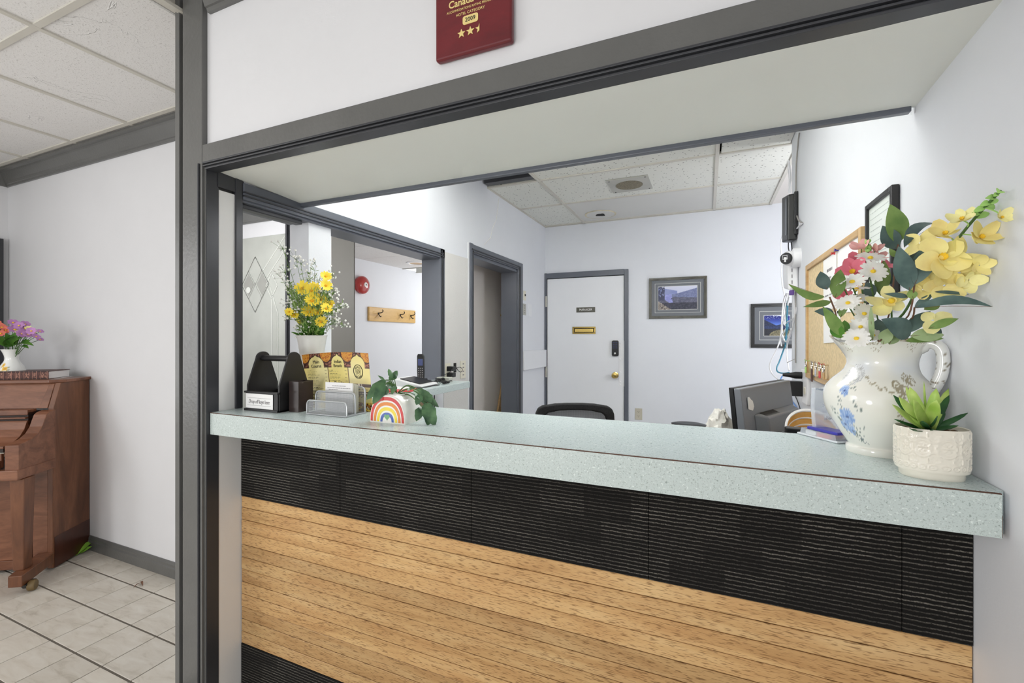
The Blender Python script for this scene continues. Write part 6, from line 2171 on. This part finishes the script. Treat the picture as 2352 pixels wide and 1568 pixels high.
# tall yellow spray leaning to the wall
T1, T0 = at(2298, 438, 0.800), at(2120, 640, 0.97)
t = thing('yellow_flower_spray', 'tall yellow artificial flower spray with lime bud tip leaning to the right wall', 'flower', T0)
O = t.location
sp_ = smooth_path([JM, JM + ZT * 0.06, at(2075, 720, 1.0), T0, at(2178, 575, 0.905), at(2240, 500, 0.85), T1], 6)
MB(O).tube(sp_, 0.0026, 7).build('stem', 'stem', t)
for x, y, d, r, n, nr, cup, m, w, ce in (
        (1500, 715, 0.885, 55, 5, (0.1, -0.1, 0.2), 0.15, 'petal_yellow', 0.8, True),
        (1660, 690, 0.875, 46, 3, (0.3, 0, 0.4), 0.35, 'petal_yellow', 0.62, False),
        (1660, 850, 0.88, 44, 5, (0.3, -0.2, -0.1), 0.3, 'petal_yellow', 0.75, False),
        (1850, 780, 0.845, 24, 4, (0.5, -0.2, -0.2), 0.6, 'petal_yellow', 0.9, False),
        (1520, 970, 0.90, 42, 5, (0, -0.3, -0.4), 0.3, 'petal_yellow', 0.8, False),
        (1750, 920, 0.87, 26, 4, (0.3, -0.3, -0.5), 0.5, 'petal_lemon', 0.8, False),
        (1300, 570, 0.95, 40, 4, (-0.5, 0.1, 0.3), 0.25, 'petal_yellow', 0.7, False),
        (1360, 900, 0.93, 30, 4, (-0.5, -0.2, -0.2), 0.3, 'petal_lemon', 0.8, False),
        (1530, 490, 0.885, 32, 5, (0, 0.1, 0.7), 0.7, 'petal_yellow', 0.8, True),
        (1860, 520, 0.835, 34, 5, (0.5, -0.1, 0.3), 0.7, 'petal_yellow', 0.8, True),
        (1690, 350, 0.855, 27, 6, (-0.2, -0.1, 0.8), 0.6, 'petal_lemon', 0.7, True),
        (2060, 330, 0.795, 19, 5, (0.5, -0.2, 0.2), 0.7, 'petal_lemon', 0.8, True),
        (1320, 1010, 0.93, 28, 4, (-0.1, -0.3, 0.1), 0.4, 'petal_yellow', 0.8, False),
        (1410, 1300, 0.93, 30, 3, (0.3, -0.4, -0.2), 0.3, 'petal_lemon', 0.9, False)):
    bloom(t, O, ap2(x, y, d), jc + Vector(nr), r * d / 1036, m, n, w, cup, ce)
    if y < 600 and x > 1400:
        q = min(sp_, key=lambda p: (p - ap2(x - 60, y + 160, d)).length)
        MB(O).tube(smooth_path([q, (q + ap2(x, y, d)) / 2 + Vector((0.006, 0, 0)), ap2(x, y, d)]), 0.0013, 5).build('stalk', 'bud_green', t)
for k, (x, y, r) in enumerate(((2035, 90, 12), (2010, 170, 9), (1935, 145, 9), (1888, 205, 9), (1972, 232, 10), (1832, 258, 9), (1908, 300, 10), (1795, 300, 8), (1850, 290, 7), (2000, 120, 7))):
    d = 0.80 + 0.045 * (y - 90) / 210
    q = ap2(x, y, d)
    b = min(sp_, key=lambda p: (p - q).length)
    MB(O).leaf(b, q + (q - b) * 0.45, r * 1.6 * d / 1036, jc, 0.1, 0.5, 4, prof=lambda x: max(0.1, math.sin(PI * min(1, 0.15 + x * 0.8)))).build('bud', 'bud_green', t)

# eucalyptus branches
BR = [
    ('leafy_branch', 'leafy twig reaching far left of the jug towards the camera', [(550, 1340, 1.0), (480, 1190, 1.0), (435, 1080, 1.0)],
     [(390, 1080, 45, 958, 72, 'euca_green', 0.98), (450, 1125, 185, 1175, 62, 'euca_green', 0.99), (412, 1010, 348, 838, 118, 'euca_dark', 1.02), (490, 1090, 540, 820, 128, 'euca_green', 1.02), (480, 1240, 290, 1215, 88, 'euca_dark', 1.01), (540, 1275, 600, 1150, 70, 'euca_green', 1.04)]),
    ('leafy_branch', 'curled green leaf pair at the left lip of the jug', [(600, 1480, 0.98), (560, 1440, 0.98)],
     [(560, 1450, 370, 1170, 110, 'euca_green', 0.965), (545, 1470, 470, 1300, 110, 'leaf_green', 0.97), (600, 1420, 575, 1300, 80, 'leaf_green', 1.0)]),
    ('leafy_branch', 'upright leafy branch topped by one big light green leaf', [(1010, 1200, 1.04), (1045, 900, 1.05), (1085, 580, 1.06)],
     [(1085, 575, 1008, 200, 175, 'euca_green', 1.06), (1072, 625, 935, 405, 150, 'euca_dark', 1.07), (1065, 700, 1000, 620, 50, 'euca_green', 1.06), (920, 1070, 950, 730, 120, 'euca_green', 1.08), (850, 1080, 790, 940, 110, 'euca_dark', 1.09), (1000, 960, 1010, 880, 90, 'euca_dark', 1.07)]),
    ('leafy_branch', 'dark leaf branch in front of the yellow spray', [(1180, 1260, 0.95), (1240, 960, 0.92)],
     [(1195, 1020, 1088, 598, 172, 'euca_dark', 0.925), (1240, 965, 1428, 528, 175, 'euca_dark', 0.905), (1140, 612, 1448, 382, 96, 'euca_dark', 1.0), (1170, 730, 1400, 600, 125, 'euca_dark', 0.985), (1230, 1100, 1195, 1010, 80, 'euca_green', 0.93), (1190, 1080, 950, 1050, 50, 'euca_dark', 0.945)]),
    ('leafy_branch', 'long dark leaves pointing right along the wall', [(1200, 1300, 0.96), (1240, 1180, 0.94)],
     [(1240, 1185, 1978, 1172, 96, 'euca_dark', 0.838), (1420, 1030, 1755, 1058, 36, 'euca_dark', 0.88), (1240, 1180, 1420, 1050, 60, 'euca_dark', 0.92), (1370, 1380, 1657, 1285, 78, 'euca_green', 0.90), (1400, 1370, 1500, 1425, 60, 'euca_dark', 0.93), (1330, 1200, 1480, 1150, 90, 'euca_green', 0.95)]),
    ('leafy_branch', 'broad grey-green leaves drooping over the front rim of the jug', [(1150, 1480, 0.97), (1190, 1400, 0.96)],
     [(1200, 1445, 925, 1290, 200, 'euca_dark', 0.945), (1170, 1420, 1390, 1215, 120, 'euca_dark', 0.95), (1200, 1450, 1520, 1440, 130, 'euca_pale', 0.94), (1150, 1500, 1515, 1475, 85, 'euca_green', 0.955)]),
    ('leafy_branch', 'pale green ribbon leaves standing at the jug mouth', [(900, 1500, 0.96), (930, 1480, 0.96)],
     [(845, 1500, 828, 1155, 46, 'euca_pale', 0.955), (940, 1530, 1010, 1370, 110, 'euca_pale', 0.955), (1000, 1530, 1060, 1400, 110, 'euca_pale', 0.965), (880, 1480, 900, 1290, 120, 'euca_dark', 1.01), (960, 1480, 985, 1300, 120, 'euca_dark', 1.02)]),
]
for bi, (nm, lb, tw, lv) in enumerate(BR):
    base = ap2(*tw[-1])
    t = thing(nm, lb, 'foliage', base, 0, 'leafy branches in the jug')
    O = t.location
    stem_tube(MB(O), *[ap2(*p) for p in tw], r=0.0017).build('twig', 'twig', t)
    for k, (x0, y0_, x1, y1_, w, m, d) in enumerate(lv):
        A_, B_ = ap2(x0, y0_, (d + tw[-1][2]) / 2), ap2(x1, y1_, d)
        nv = jc + Vector((hsh(k, bi, 1) - .5, hsh(k, bi, 2) - .5, 0.5 * hsh(k, bi, 3))) * 0.6
        wd = w * 0.2424 * d / 1036
        MB(O).leaf(A_, B_, wd, nv, 0.06 + 0.05 * hsh(k, bi, 7), 0.18, 10, bend=(-0.10 if w in (72, 96) else 0.04 * (hsh(k, bi, 5) - .5)),
                   prof=lambda x: max(0.02, math.sin(PI * x ** 0.9) ** 0.85 * (1.12 - 0.25 * x))).build('leaf', m, t)
        # raised mid-rib
        MB(O).tube([A_ + jc * 0.0012, (A_ + B_) / 2 + nv.normalized() * ((B_ - A_).length * 0.07) + jc * 0.0004, B_], 0.0004, 4).build('midrib', 'twig', t)

# ---- succulent in an oval embossed pot
SPc = Vector((0.4075, 1.152, CT))
sp = thing('oval_flower_pot', 'cream oval embossed pot nearest the camera at the countertop corner', 'pot', SPc)
O = SPc
NS = 200
a_, b_ = 0.0565, 0.0425
rows = [(0.0, 0.86), (0.002, 0.88), (0.0135, 0.885), (0.0145, 0.985), (0.017, 1.0)] + [(0.017 + 0.0765 * k / 60, 1.0) for k in range(1, 61)] + [(0.0965, 1.0), (0.0975, 0.985), (0.0965, 0.955), (0.080, 0.94)]


def relief(s, z):
    """Height of the pressed pattern: s along the belt in pattern units."""
    h = 0.0
    if 0.020 < z < 0.0315:
        u = (s * 2.2) % 1 - 0.5
        d = math.hypot(u / 0.42, (z - 0.0258) / 0.0052)
        h = math.exp(-((d - 0.85) / 0.16) ** 2) + 0.8 * math.exp(-(d / 0.35) ** 2)
    elif z > 0.033:
        zz = (z - 0.036) / 0.054
        u = s % 1 - 0.5
        d = math.hypot(u * 1.25, (zz - 0.5) * 1.5)
        th = math.atan2(zz - 0.5, u)
        h = math.exp(-((d - 0.50) / 0.045) ** 2) + 0.8 * math.exp(-((d - 0.40) / 0.03) ** 2)
        if d < 0.27:
            h += 0.9 * max(0, math.cos(th * 8)) * (d > 0.07) + (d < 0.05)
        u2 = (s + 0.5) % 1 - 0.5
        for zc in (0.05, 0.95):
            d2 = math.hypot(u2 * 1.5, (zz - zc) * 1.3)
            h += math.exp(-((d2 - 0.36) / 0.04) ** 2) + 0.7 * math.exp(-((d2 - 0.22) / 0.04) ** 2) * abs(math.sin(math.atan2(zz - zc, u2) * 2))
    return min(1.2, h)


vs, fs = [], []
for z, sc_ in rows:
    for k in range(NS):
        a = 2 * PI * k / NS
        e = 0.0
        if 0.017 < z < 0.0945 and sc_ == 1.0:
            e = 0.0017 * relief(k / NS * 11, z)
        # superellipse plan
        cx_, sy_ = math.cos(a), math.sin(a)
        rx = abs(cx_) ** 0.86 * (1 if cx_ > 0 else -1)
        ry = abs(sy_) ** 0.86 * (1 if sy_ > 0 else -1)
        vs.append(SPc + Vector((rx * (a_ * sc_ + e), ry * (b_ * sc_ + e), z)))
for i in range(len(rows) - 1):
    for k in range(NS):
        fs.append((i * NS + k, i * NS + (k + 1) % NS, (i + 1) * NS + (k + 1) % NS, (i + 1) * NS + k))
fs.append(tuple(reversed(range(NS))))
MB(O).add(vs, fs, True).build('body', mat('cream_glaze', (232, 226, 212), 0.22, 0, (4, 0.04), None, 0.3), sp, sharp=50)
so_ = MB(O)
for i in range(240):
    a, r = random.uniform(0, 2 * PI), math.sqrt(random.uniform(0, 1)) * 0.92
    q = SPc + Vector((math.cos(a) * r * a_ * 0.92, math.sin(a) * r * b_ * 0.92, 0.0855 + random.uniform(0, 0.004)))
    so_.ball(q, random.uniform(0.002, 0.0042), 5, 3, (1.6, 1, 0.6))
so_.lathe([(0.9, 0.082), (0.9, 0.086), (0.01, 0.0865)], SPc, 32, a_, b_)
so_.build('bark_chips', 'soil', sp, kind='stuff')
su = thing('succulent', 'lime green rosette succulent with dark lower leaves in the oval pot', 'plant', SPc + Vector((0, 0, 0.087)))
O = su.location
sr = SPc + Vector((-0.005, 0, 0.087))
sc0 = (CAM - sr).normalized()


def s3(x, y, d):
    """Crop coordinates of the close study of the pot to the room."""
    return at(1780 + x * 0.22956, 760 + y * 0.22956, d)


for k, (x0, y0_, x1, y1_, w, m, d) in enumerate([
        (1500, 900, 1350, 560, 130, 'succ_light', 0.93), (1490, 890, 1310, 555, 90, 'succ_light', 0.95), (1480, 910, 1185, 640, 100, 'succ_dark', 0.92), (1490, 900, 1240, 660, 120, 'succ_light', 0.90),
        (1560, 900, 1615, 575, 130, 'succ_light', 0.90), (1590, 900, 1738, 575, 100, 'succ_light', 0.93), (1600, 910, 1745, 640, 90, 'succ_dark', 0.92), (1500, 900, 1490, 500, 26, 'succ_light', 0.93),
        (1530, 930, 1390, 690, 130, 'succ_light', 0.875), (1560, 940, 1620, 690, 140, 'succ_light', 0.87), (1480, 930, 1175, 735, 100, 'succ_light', 0.89), (1550, 945, 1480, 900, 100, 'succ_dark', 0.86), (1530, 950, 1625, 850, 110, 'succ_dark', 0.855),
        (1460, 950, 1195, 880, 46, 'succ_dark', 0.91), (1600, 940, 1930, 818, 70, 'succ_dark', 0.90), (1610, 930, 1800, 880, 55, 'succ_dark', 0.93), (1590, 960, 1835, 945, 55, 'succ_dark', 0.875), (1450, 925, 1350, 975, 80, 'succ_dark', 0.838), (1600, 945, 1700, 800, 90, 'succ_dark', 0.91), (1500, 960, 1580, 985, 60, 'succ_dark', 0.855), (1460, 930, 1310, 760, 60, 'succ_dark', 0.93)]):
    B_ = s3(x1, y1_, d)
    A_ = s3(x0, y0_, 0.905) * 0.35 + sr * 0.65
    MB(O).leaf(A_, B_, w * 0.2296 * 0.9 / 1036 * 1.15, sc0 + Vector((0, 0, 0.7)), -0.05, 0.30, 7, prof=lambda x: max(0.02, (1 - x) ** 0.62 * (0.55 + 0.9 * x) * 1.05)).build('leaf', m, su, thick=0.0012)

# ================================================================ RIGHT WALL: router, access box, camera, cables, boards
rt_ = thing('network_router', 'black router hung upright on the right wall corner below the ceiling', 'router', (RX, 3.2, 1.93))
O = rt_.location
MB(O).hexa([(RX - 0.004, 3.10, 1.93), (RX - 0.050, 3.11, 1.93), (RX - 0.062, 3.25, 1.945), (RX - 0.004, 3.27, 1.945), (RX - 0.004, 3.10, 2.205), (RX - 0.050, 3.11, 2.205), (RX - 0.062, 3.25, 2.225), (RX - 0.004, 3.27, 2.225)]).build('body', 'black', rt_, bevel=0.008)
MB(O).box(RX - 0.02, 3.075, 1.96, RX - 0.0005, 3.10, 2.21).build('bracket', 'black', rt_, bevel=0.003)
rr_ = MB(O)
for k in range(5):
    rr_.box(RX - 0.052, 3.13 + k * 0.018, 1.97, RX - 0.0555, 3.136 + k * 0.018, 2.19)
rr_.build('ribs', 'charcoal', rt_)

ab = thing('network_box', 'white plastic network box on right wall under the camera', 'network box', (RX, 3.16, 1.62))
O = ab.location
MB(O).hexa([(RX - 0.001, 3.07, 1.635), (RX - 0.052, 3.09, 1.635), (RX - 0.052, 3.26, 1.66), (RX - 0.001, 3.27, 1.66), (RX - 0.001, 3.07, 1.82), (RX - 0.058, 3.09, 1.82), (RX - 0.058, 3.26, 1.84), (RX - 0.001, 3.27, 1.84)]).build('body', 'white_plastic', ab, bevel=0.012, seg=3)
vv = MB(O)
for k in range(3):
    vv.box(RX - 0.034, 3.079, 1.67 + k * 0.035, RX - 0.03, 3.083, 1.69 + k * 0.035)
vv.build('vent', 'ink_grey', ab)
MB(O).box(RX - 0.040, 3.10, 1.607, RX - 0.018, 3.135, 1.635).build('purple_plug', 'purple', ab, bevel=0.002)

cm_ = thing('security_camera', 'white dome turret camera with black lens face on right wall', 'camera', (RX, 3.03, 1.815))
O = cm_.location
cc0 = Vector((RX, 3.03, 1.815))
MB(O).lathe([(0.056, 0), (0.056, 0.028), (0.052, 0.036), (0.044, 0.038)], cc0, 30, axis=(-1, 0, 0)).build('base', 'white_plastic', cm_)
eye = cc0 + Vector((-0.052, 0, -0.002))
MB(O).ball(eye, 0.043, 24, 14).build('eyeball', 'white_plastic', cm_)
ld = Vector((-0.62, -0.76, -0.12)).normalized()
MB(O).lathe([(0.033, 0.024), (0.034, 0.032), (0.031, 0.0405), (0.0, 0.042)], eye, 26, axis=ld).build('lens_face', 'black', cm_)
Rl = ld.cross(Vector((0, 0, 1))).normalized() * -1
Ul = Rl.cross(ld).normalized() * -1
if Ul.z < 0:
    Ul = -Ul
fcn = eye + ld * 0.0425
wr = MB(O)
sq = [(-0.013, -0.004), (0.013, -0.004), (0.013, 0.018), (-0.013, 0.018)]
wr.tube([fcn + Rl * a + Ul * b for a, b in sq], 0.0024, 6, closed=True)
wr.lathe([(0.006, 0), (0.006, 0.0012)], fcn + Ul * -0.014, 14, axis=ld)
wr.build('lens_ring', 'white_plastic', cm_)

# cables: each lead from the boxes down to the desk is a thing of its own
CB = [
    ('grey cable dropping from the ceiling to the router bracket', 'cable_grey', 0.0045, [(1836, 305, 3.19), (1833, 330, 3.15), (1829, 380, 3.10), (1828, 430, 3.08), (1828, 480, 3.06), (1833, 503, 3.03), (1842, 512, 3.0)]),
    ('white cable pair hanging from the ceiling gap to the router top', 'cable_white', 0.005, [(1812, 370, 3.28), (1816, 400, 3.24), (1815, 425, 3.24), (1815, 443, 3.22)]),
    ('second white cable at the ceiling gap beside the router top', 'cable_white', 0.004, [(1810, 368, 3.30), (1811, 390, 3.27), (1813, 415, 3.24), (1812, 443, 3.23)]),
    ('white lead looping from the router foot to the wall', 'cable_white', 0.004, [(1842, 513, 3.0), (1830, 525, 3.0), (1823, 538, 3.06), (1820, 552, 3.10)]),
    ('thin white cable running down left of the router', 'cable_white', 0.0035, [(1802, 500, 3.24), (1799, 530, 3.24), (1793, 560, 3.24), (1795, 590, 3.22), (1795, 640, 3.2), (1800, 670, 3.2), (1802, 682, 3.18)]),
    ('black doubled lead under the router', 'cable_black', 0.0035, [(1811, 552, 3.15), (1811, 570, 3.13), (1815, 582, 3.10), (1819, 575, 3.10), (1817, 552, 3.12)]),
    ('white network cable bowing far left down to the monitor', 'cable_white', 0.0048, [(1807, 672, 3.12), (1800, 690, 3.10), (1796, 730, 3.08), (1794, 765, 3.07), (1787, 795, 3.05), (1771, 828, 3.05), (1768, 845, 3.05), (1775, 860, 3.02), (1788, 872, 2.98), (1796, 885, 2.90)]),
    ('white network cable crossing the dark lake picture', 'cable_white', 0.0045, [(1809, 672, 3.10), (1803, 700, 3.08), (1800, 740, 3.06), (1806, 752, 3.05), (1793, 775, 3.05), (1795, 795, 3.05)]),
    ('white network cable looped across the bundle to the wall clip', 'cable_white', 0.0042, [(1812, 672, 3.10), (1808, 705, 3.05), (1803, 745, 3.04), (1810, 738, 3.02), (1820, 733, 3.0), (1827, 722, 2.98), (1829, 705, 2.98)]),
    ('white cable straight beside the conduit', 'cable_white', 0.0045, [(1822, 660, 3.02), (1824, 690, 3.0), (1826, 720, 3.0), (1822, 745, 3.0), (1815, 770, 3.02), (1808, 790, 3.04), (1807, 815, 3.04), (1812, 850, 3.04)]),
    ('white knotted cable with a plug hanging mid bundle', 'cable_white', 0.0052, [(1813, 680, 3.08), (1806, 715, 3.05), (1797, 745, 3.05), (1797, 770, 3.04), (1806, 785, 3.03), (1814, 765, 3.02), (1817, 755, 3.02)]),
    ('teal twisted cable in the bundle ending at the black plug', 'cable_teal', 0.0050, [(1809, 690, 3.09), (1808, 720, 3.06), (1806, 760, 3.06), (1805, 785, 3.06), (1799, 805, 3.05), (1790, 830, 3.05), (1784, 845, 3.03), (1787, 854, 3.0), (1800, 857, 2.98), (1812, 855, 2.96)]),
    ('second teal cable plaited behind the white ones', 'cable_teal', 0.0038, [(1811, 690, 3.10), (1805, 715, 3.08), (1810, 750, 3.08), (1803, 780, 3.08), (1806, 800, 3.08)]),
    ('blue lead from the power adapter down to the desk', 'cable_blue', 0.0045, [(1808, 905, 2.86), (1816, 918, 2.84), (1826, 930, 2.82), (1834, 944, 2.80), (1838, 955, 2.80)]),
    ('black lead from the power adapter curling to the desk', 'cable_black', 0.003, [(1820, 892, 2.92), (1826, 908, 2.88), (1833, 924, 2.84), (1838, 940, 2.82), (1841, 955, 2.80)]),
    ('light blue lead tucked under the black plug', 'cable_blue', 0.004, [(1800, 860, 2.98), (1794, 868, 2.95), (1792, 878, 2.90), (1790, 890, 2.86)]),
]
for lb, m, r, pts in CB:
    P_ = []
    for u, v, d in pts:
        p = at(u, v, d)
        P_.append(p if p.x < RX - 0.008 else at(u, v, d * (RX - 0.008) / p.x))
    base = P_[0]
    tag(MB(base).tube(smooth_path(P_, 6), r * 0.95, 6).build('cable', m, loc=base), lb, 'cable', 'cables on the right wall')
cdn = tag(MB((RX, 3.12, 1.2)).tube([(RX - 0.008, 3.12, 1.63), (RX - 0.008, 3.12, 1.205)], 0.004, 8).tube([(RX - 0.008, 3.12, 1.23), (RX - 0.05, 3.13, 1.205)], 0.002, 5).build('conduit', 'cable_grey', loc=(RX, 3.12, 1.2)), 'thin grey vertical conduit behind the cable bundle', 'conduit')

pw = thing('power_plate', 'white double power plate on right wall holding black plugs', 'outlet', (RX, 2.83, 1.13))
O = pw.location
MB(O).box(RX - 0.016, 2.745, 1.005, RX - 0.0005, 2.90, 1.185).build('plate', 'white_plastic', pw, bevel=0.003)
MB(O).lathe([(0.022, 0.016), (0.022, 0.018)], (RX, 2.80, 1.075), 16, axis=(-1, 0, 0)).build('socket', 'ivory', pw)
t = thing('black_plug', 'round black plug of the teal cable in the power plate', 'plug', (RX - 0.016, 2.88, 1.15))
MB(t.location).lathe([(0.019, 0), (0.019, 0.03), (0.013, 0.055), (0.008, 0.09)], (RX - 0.0165, 2.875, 1.15), 14, axis=(-1, 0, 0)).build('body', 'black', t)
t = thing('power_brick', 'square black power adapter under the round plug', 'adapter', (RX - 0.016, 2.87, 1.075))
MB(t.location).box(RX - 0.075, 2.845, 1.038, RX - 0.0165, 2.90, 1.118).build('body', 'black', t, bevel=0.003)

# cork board with its papers, pins and hooks
cb = thing('cork_board', 'framed cork notice board on right wall behind the jug flowers', 'notice board', (RX, 2.3, 1.15))
O = cb.location
ya, yb_, za, zb_ = 1.841, 2.761, 1.150, 1.728
MB(O).box(RX - 0.010, ya + 0.02, za + 0.02, RX - 0.001, yb_ - 0.02, zb_ - 0.02).build('cork_sheet', 'cork', cb)
f4 = [(ya, ya + 0.026, za, zb_), (yb_ - 0.026, yb_, za, zb_), (ya + 0.026, yb_ - 0.026, za, za + 0.026), (ya + 0.026, yb_ - 0.026, zb_ - 0.026, zb_)]
for a, b, c, d in f4:
    MB(O).box(RX - 0.020, a, c, RX - 0.001, b, d).build('frame_rail', 'lightwood', cb, bevel=0.003)


def note(label, y0, y1, z0, z1, tilt, lines, pin=None, m='paper'):
    x = RX - 0.0112
    p = Vector((x, (y0 + y1) / 2, (z0 + z1) / 2))
    t = thing('pinned_paper', label, 'paper', p, 0, 'papers on the cork board')
    R, U = Vector((0, -math.cos(tilt), math.sin(tilt))), Vector((0, math.sin(tilt), math.cos(tilt)))
    w, h = (y1 - y0) / 2, (z1 - z0) / 2
    MB(p).prism([p - R * w - U * h, p + R * w - U * h, p + R * w + U * h, p - R * w + U * h], (-0.0012, 0, 0)).build('sheet', m, t)
    ln = MB(p)
    for i, (f0, l0, l1, th) in enumerate(lines):
        c = p + U * (h * (1 - 2 * f0)) + Vector((-0.0014, 0, 0))
        s = l0
        k = 0
        while s < l1:
            e = min(l1, s + 0.05 + 0.12 * hsh(i, k, int(y0 * 97)))
            a, b = c + R * (w * (2 * s - 1)), c + R * (w * (2 * e - 1))
            ln.prism([a - U * th, b - U * th, b + U * th, a + U * th], (-0.0004, 0, 0))
            s = e + 0.03
            k += 1
    if lines:
        ln.build('printed_line', 'ink_grey', t)
    if pin:
        q = p + U * (h - 0.004) + R * (pin[1] * w)
        MB(p).lathe([(0.006, 0), (0.004, 0.004), (0.004, 0.010), (0.007, 0.013)], q + Vector((-0.0012, 0, 0)), 10, axis=(-1, 0, 0)).build('push_pin', pin[0], t)
    return t


LNS = [(0.25, 0.3, 0.7, 0.006), (0.40, 0.38, 0.62, 0.004), (0.58, 0.2, 0.8, 0.003), (0.72, 0.15, 0.40, 0.003), (0.72, 0.5, 0.85, 0.003)]
note('white typed notice pinned left of a blue pin on the cork board', 2.175, 2.40, 1.475, 1.70, 0.02, LNS, ('tag_red', 0.8))
note('white handwritten page pinned right of the blue pin on the cork board', 1.90, 2.165, 1.45, 1.705, -0.02, [(0.3, 0.15, 0.75, 0.004), (0.42, 0.2, 0.8, 0.003), (0.55, 0.15, 0.6, 0.003), (0.7, 0.2, 0.7, 0.003)], ('blue_plastic', -0.9))
note('plain white sheet low on the cork board behind the left leaves', 2.12, 2.40, 1.335, 1.46, 0.03, [], None)
kh = MB((RX, 2.3, 1.2))
KT = [('green key ring hook at the far end of the cork board foot', 'bud_green', 2.70), ('brown leather key fob on a ring hooked to the cork board', 'spine', 2.555), ('silver key ring hooked to the cork board foot', 'chrome', 2.47), ('red key tag hooked near the jug on the cork board foot', 'tag_red', 2.39), ('orange toned key tag hooked nearest the jug', 'lightwood', 2.32)]
for k, (lb, m, y) in enumerate(KT):
    t = thing('key_ring', lb, 'keys', (RX - 0.012, y, 1.235), 0, 'keys hung along the foot of the cork board')
    O2 = t.location
    MB(O2).tube([(RX - 0.0105, y, 1.238), (RX - 0.03, y, 1.236), (RX - 0.032, y, 1.246)], 0.0022, 6).build('hook', m if m != 'spine' else 'chrome', t)
    MB(O2).tube([(RX - 0.028 + 0.0, y + 0.016 * math.cos(a), 1.222 + 0.018 * math.sin(a)) for a in [2 * PI * i / 18 for i in range(18)]], 0.0018, 5, closed=True).build('ring', 'chrome', t)
    h = 0.03 + 0.03 * (k == 1)
    MB(O2).box(RX - 0.031, y - 0.013, 1.205 - h, RX - 0.026, y + 0.013, 1.206).build('tag', m, t, bevel=0.002)

# framed certificate
ce = thing('framed_certificate', 'black framed certificate on right wall above the jug flowers', 'picture', (RX, 1.68, 1.4))
O = ce.location
ya, yb_, za, zb_ = 1.565, 1.797, 1.44, 1.782
for a, b, c, d in [(ya, ya + 0.016, za, zb_), (yb_ - 0.016, yb_, za, zb_), (ya + 0.016, yb_ - 0.016, za, za + 0.016), (ya + 0.016, yb_ - 0.016, zb_ - 0.016, zb_)]:
    MB(O).box(RX - 0.020, a, c, RX - 0.001, b, d).build('frame_rail', 'frame_black', ce, bevel=0.003)
MB(O).box(RX - 0.012, ya + 0.016, za + 0.016, RX - 0.001, yb_ - 0.016, zb_ - 0.016).build('certificate_sheet', mat('pale_certificate', (224, 230, 224), 0.3), ce)
ln = MB(O)
for i in range(14):
    z = zb_ - 0.035 - 0.0185 * i
    y0 = yb_ - 0.03
    y1 = yb_ - 0.09 - 0.10 * hsh(i, 6)
    y = y0
    k = 0
    while y > y1:
        e = y - 0.006 - 0.012 * hsh(i, k)
        ln.box(RX - 0.0125, e, z - 0.0013, RX - 0.0119, y, z + 0.0013)
        y = e - 0.004
        k += 1
for i in range(5):
    ln.box(RX - 0.0125, ya + 0.025, zb_ - 0.03 - 0.006 * i, RX - 0.0119, ya + 0.045, zb_ - 0.0285 - 0.006 * i)
ln.build('printed_line', 'ink_faint', ce)
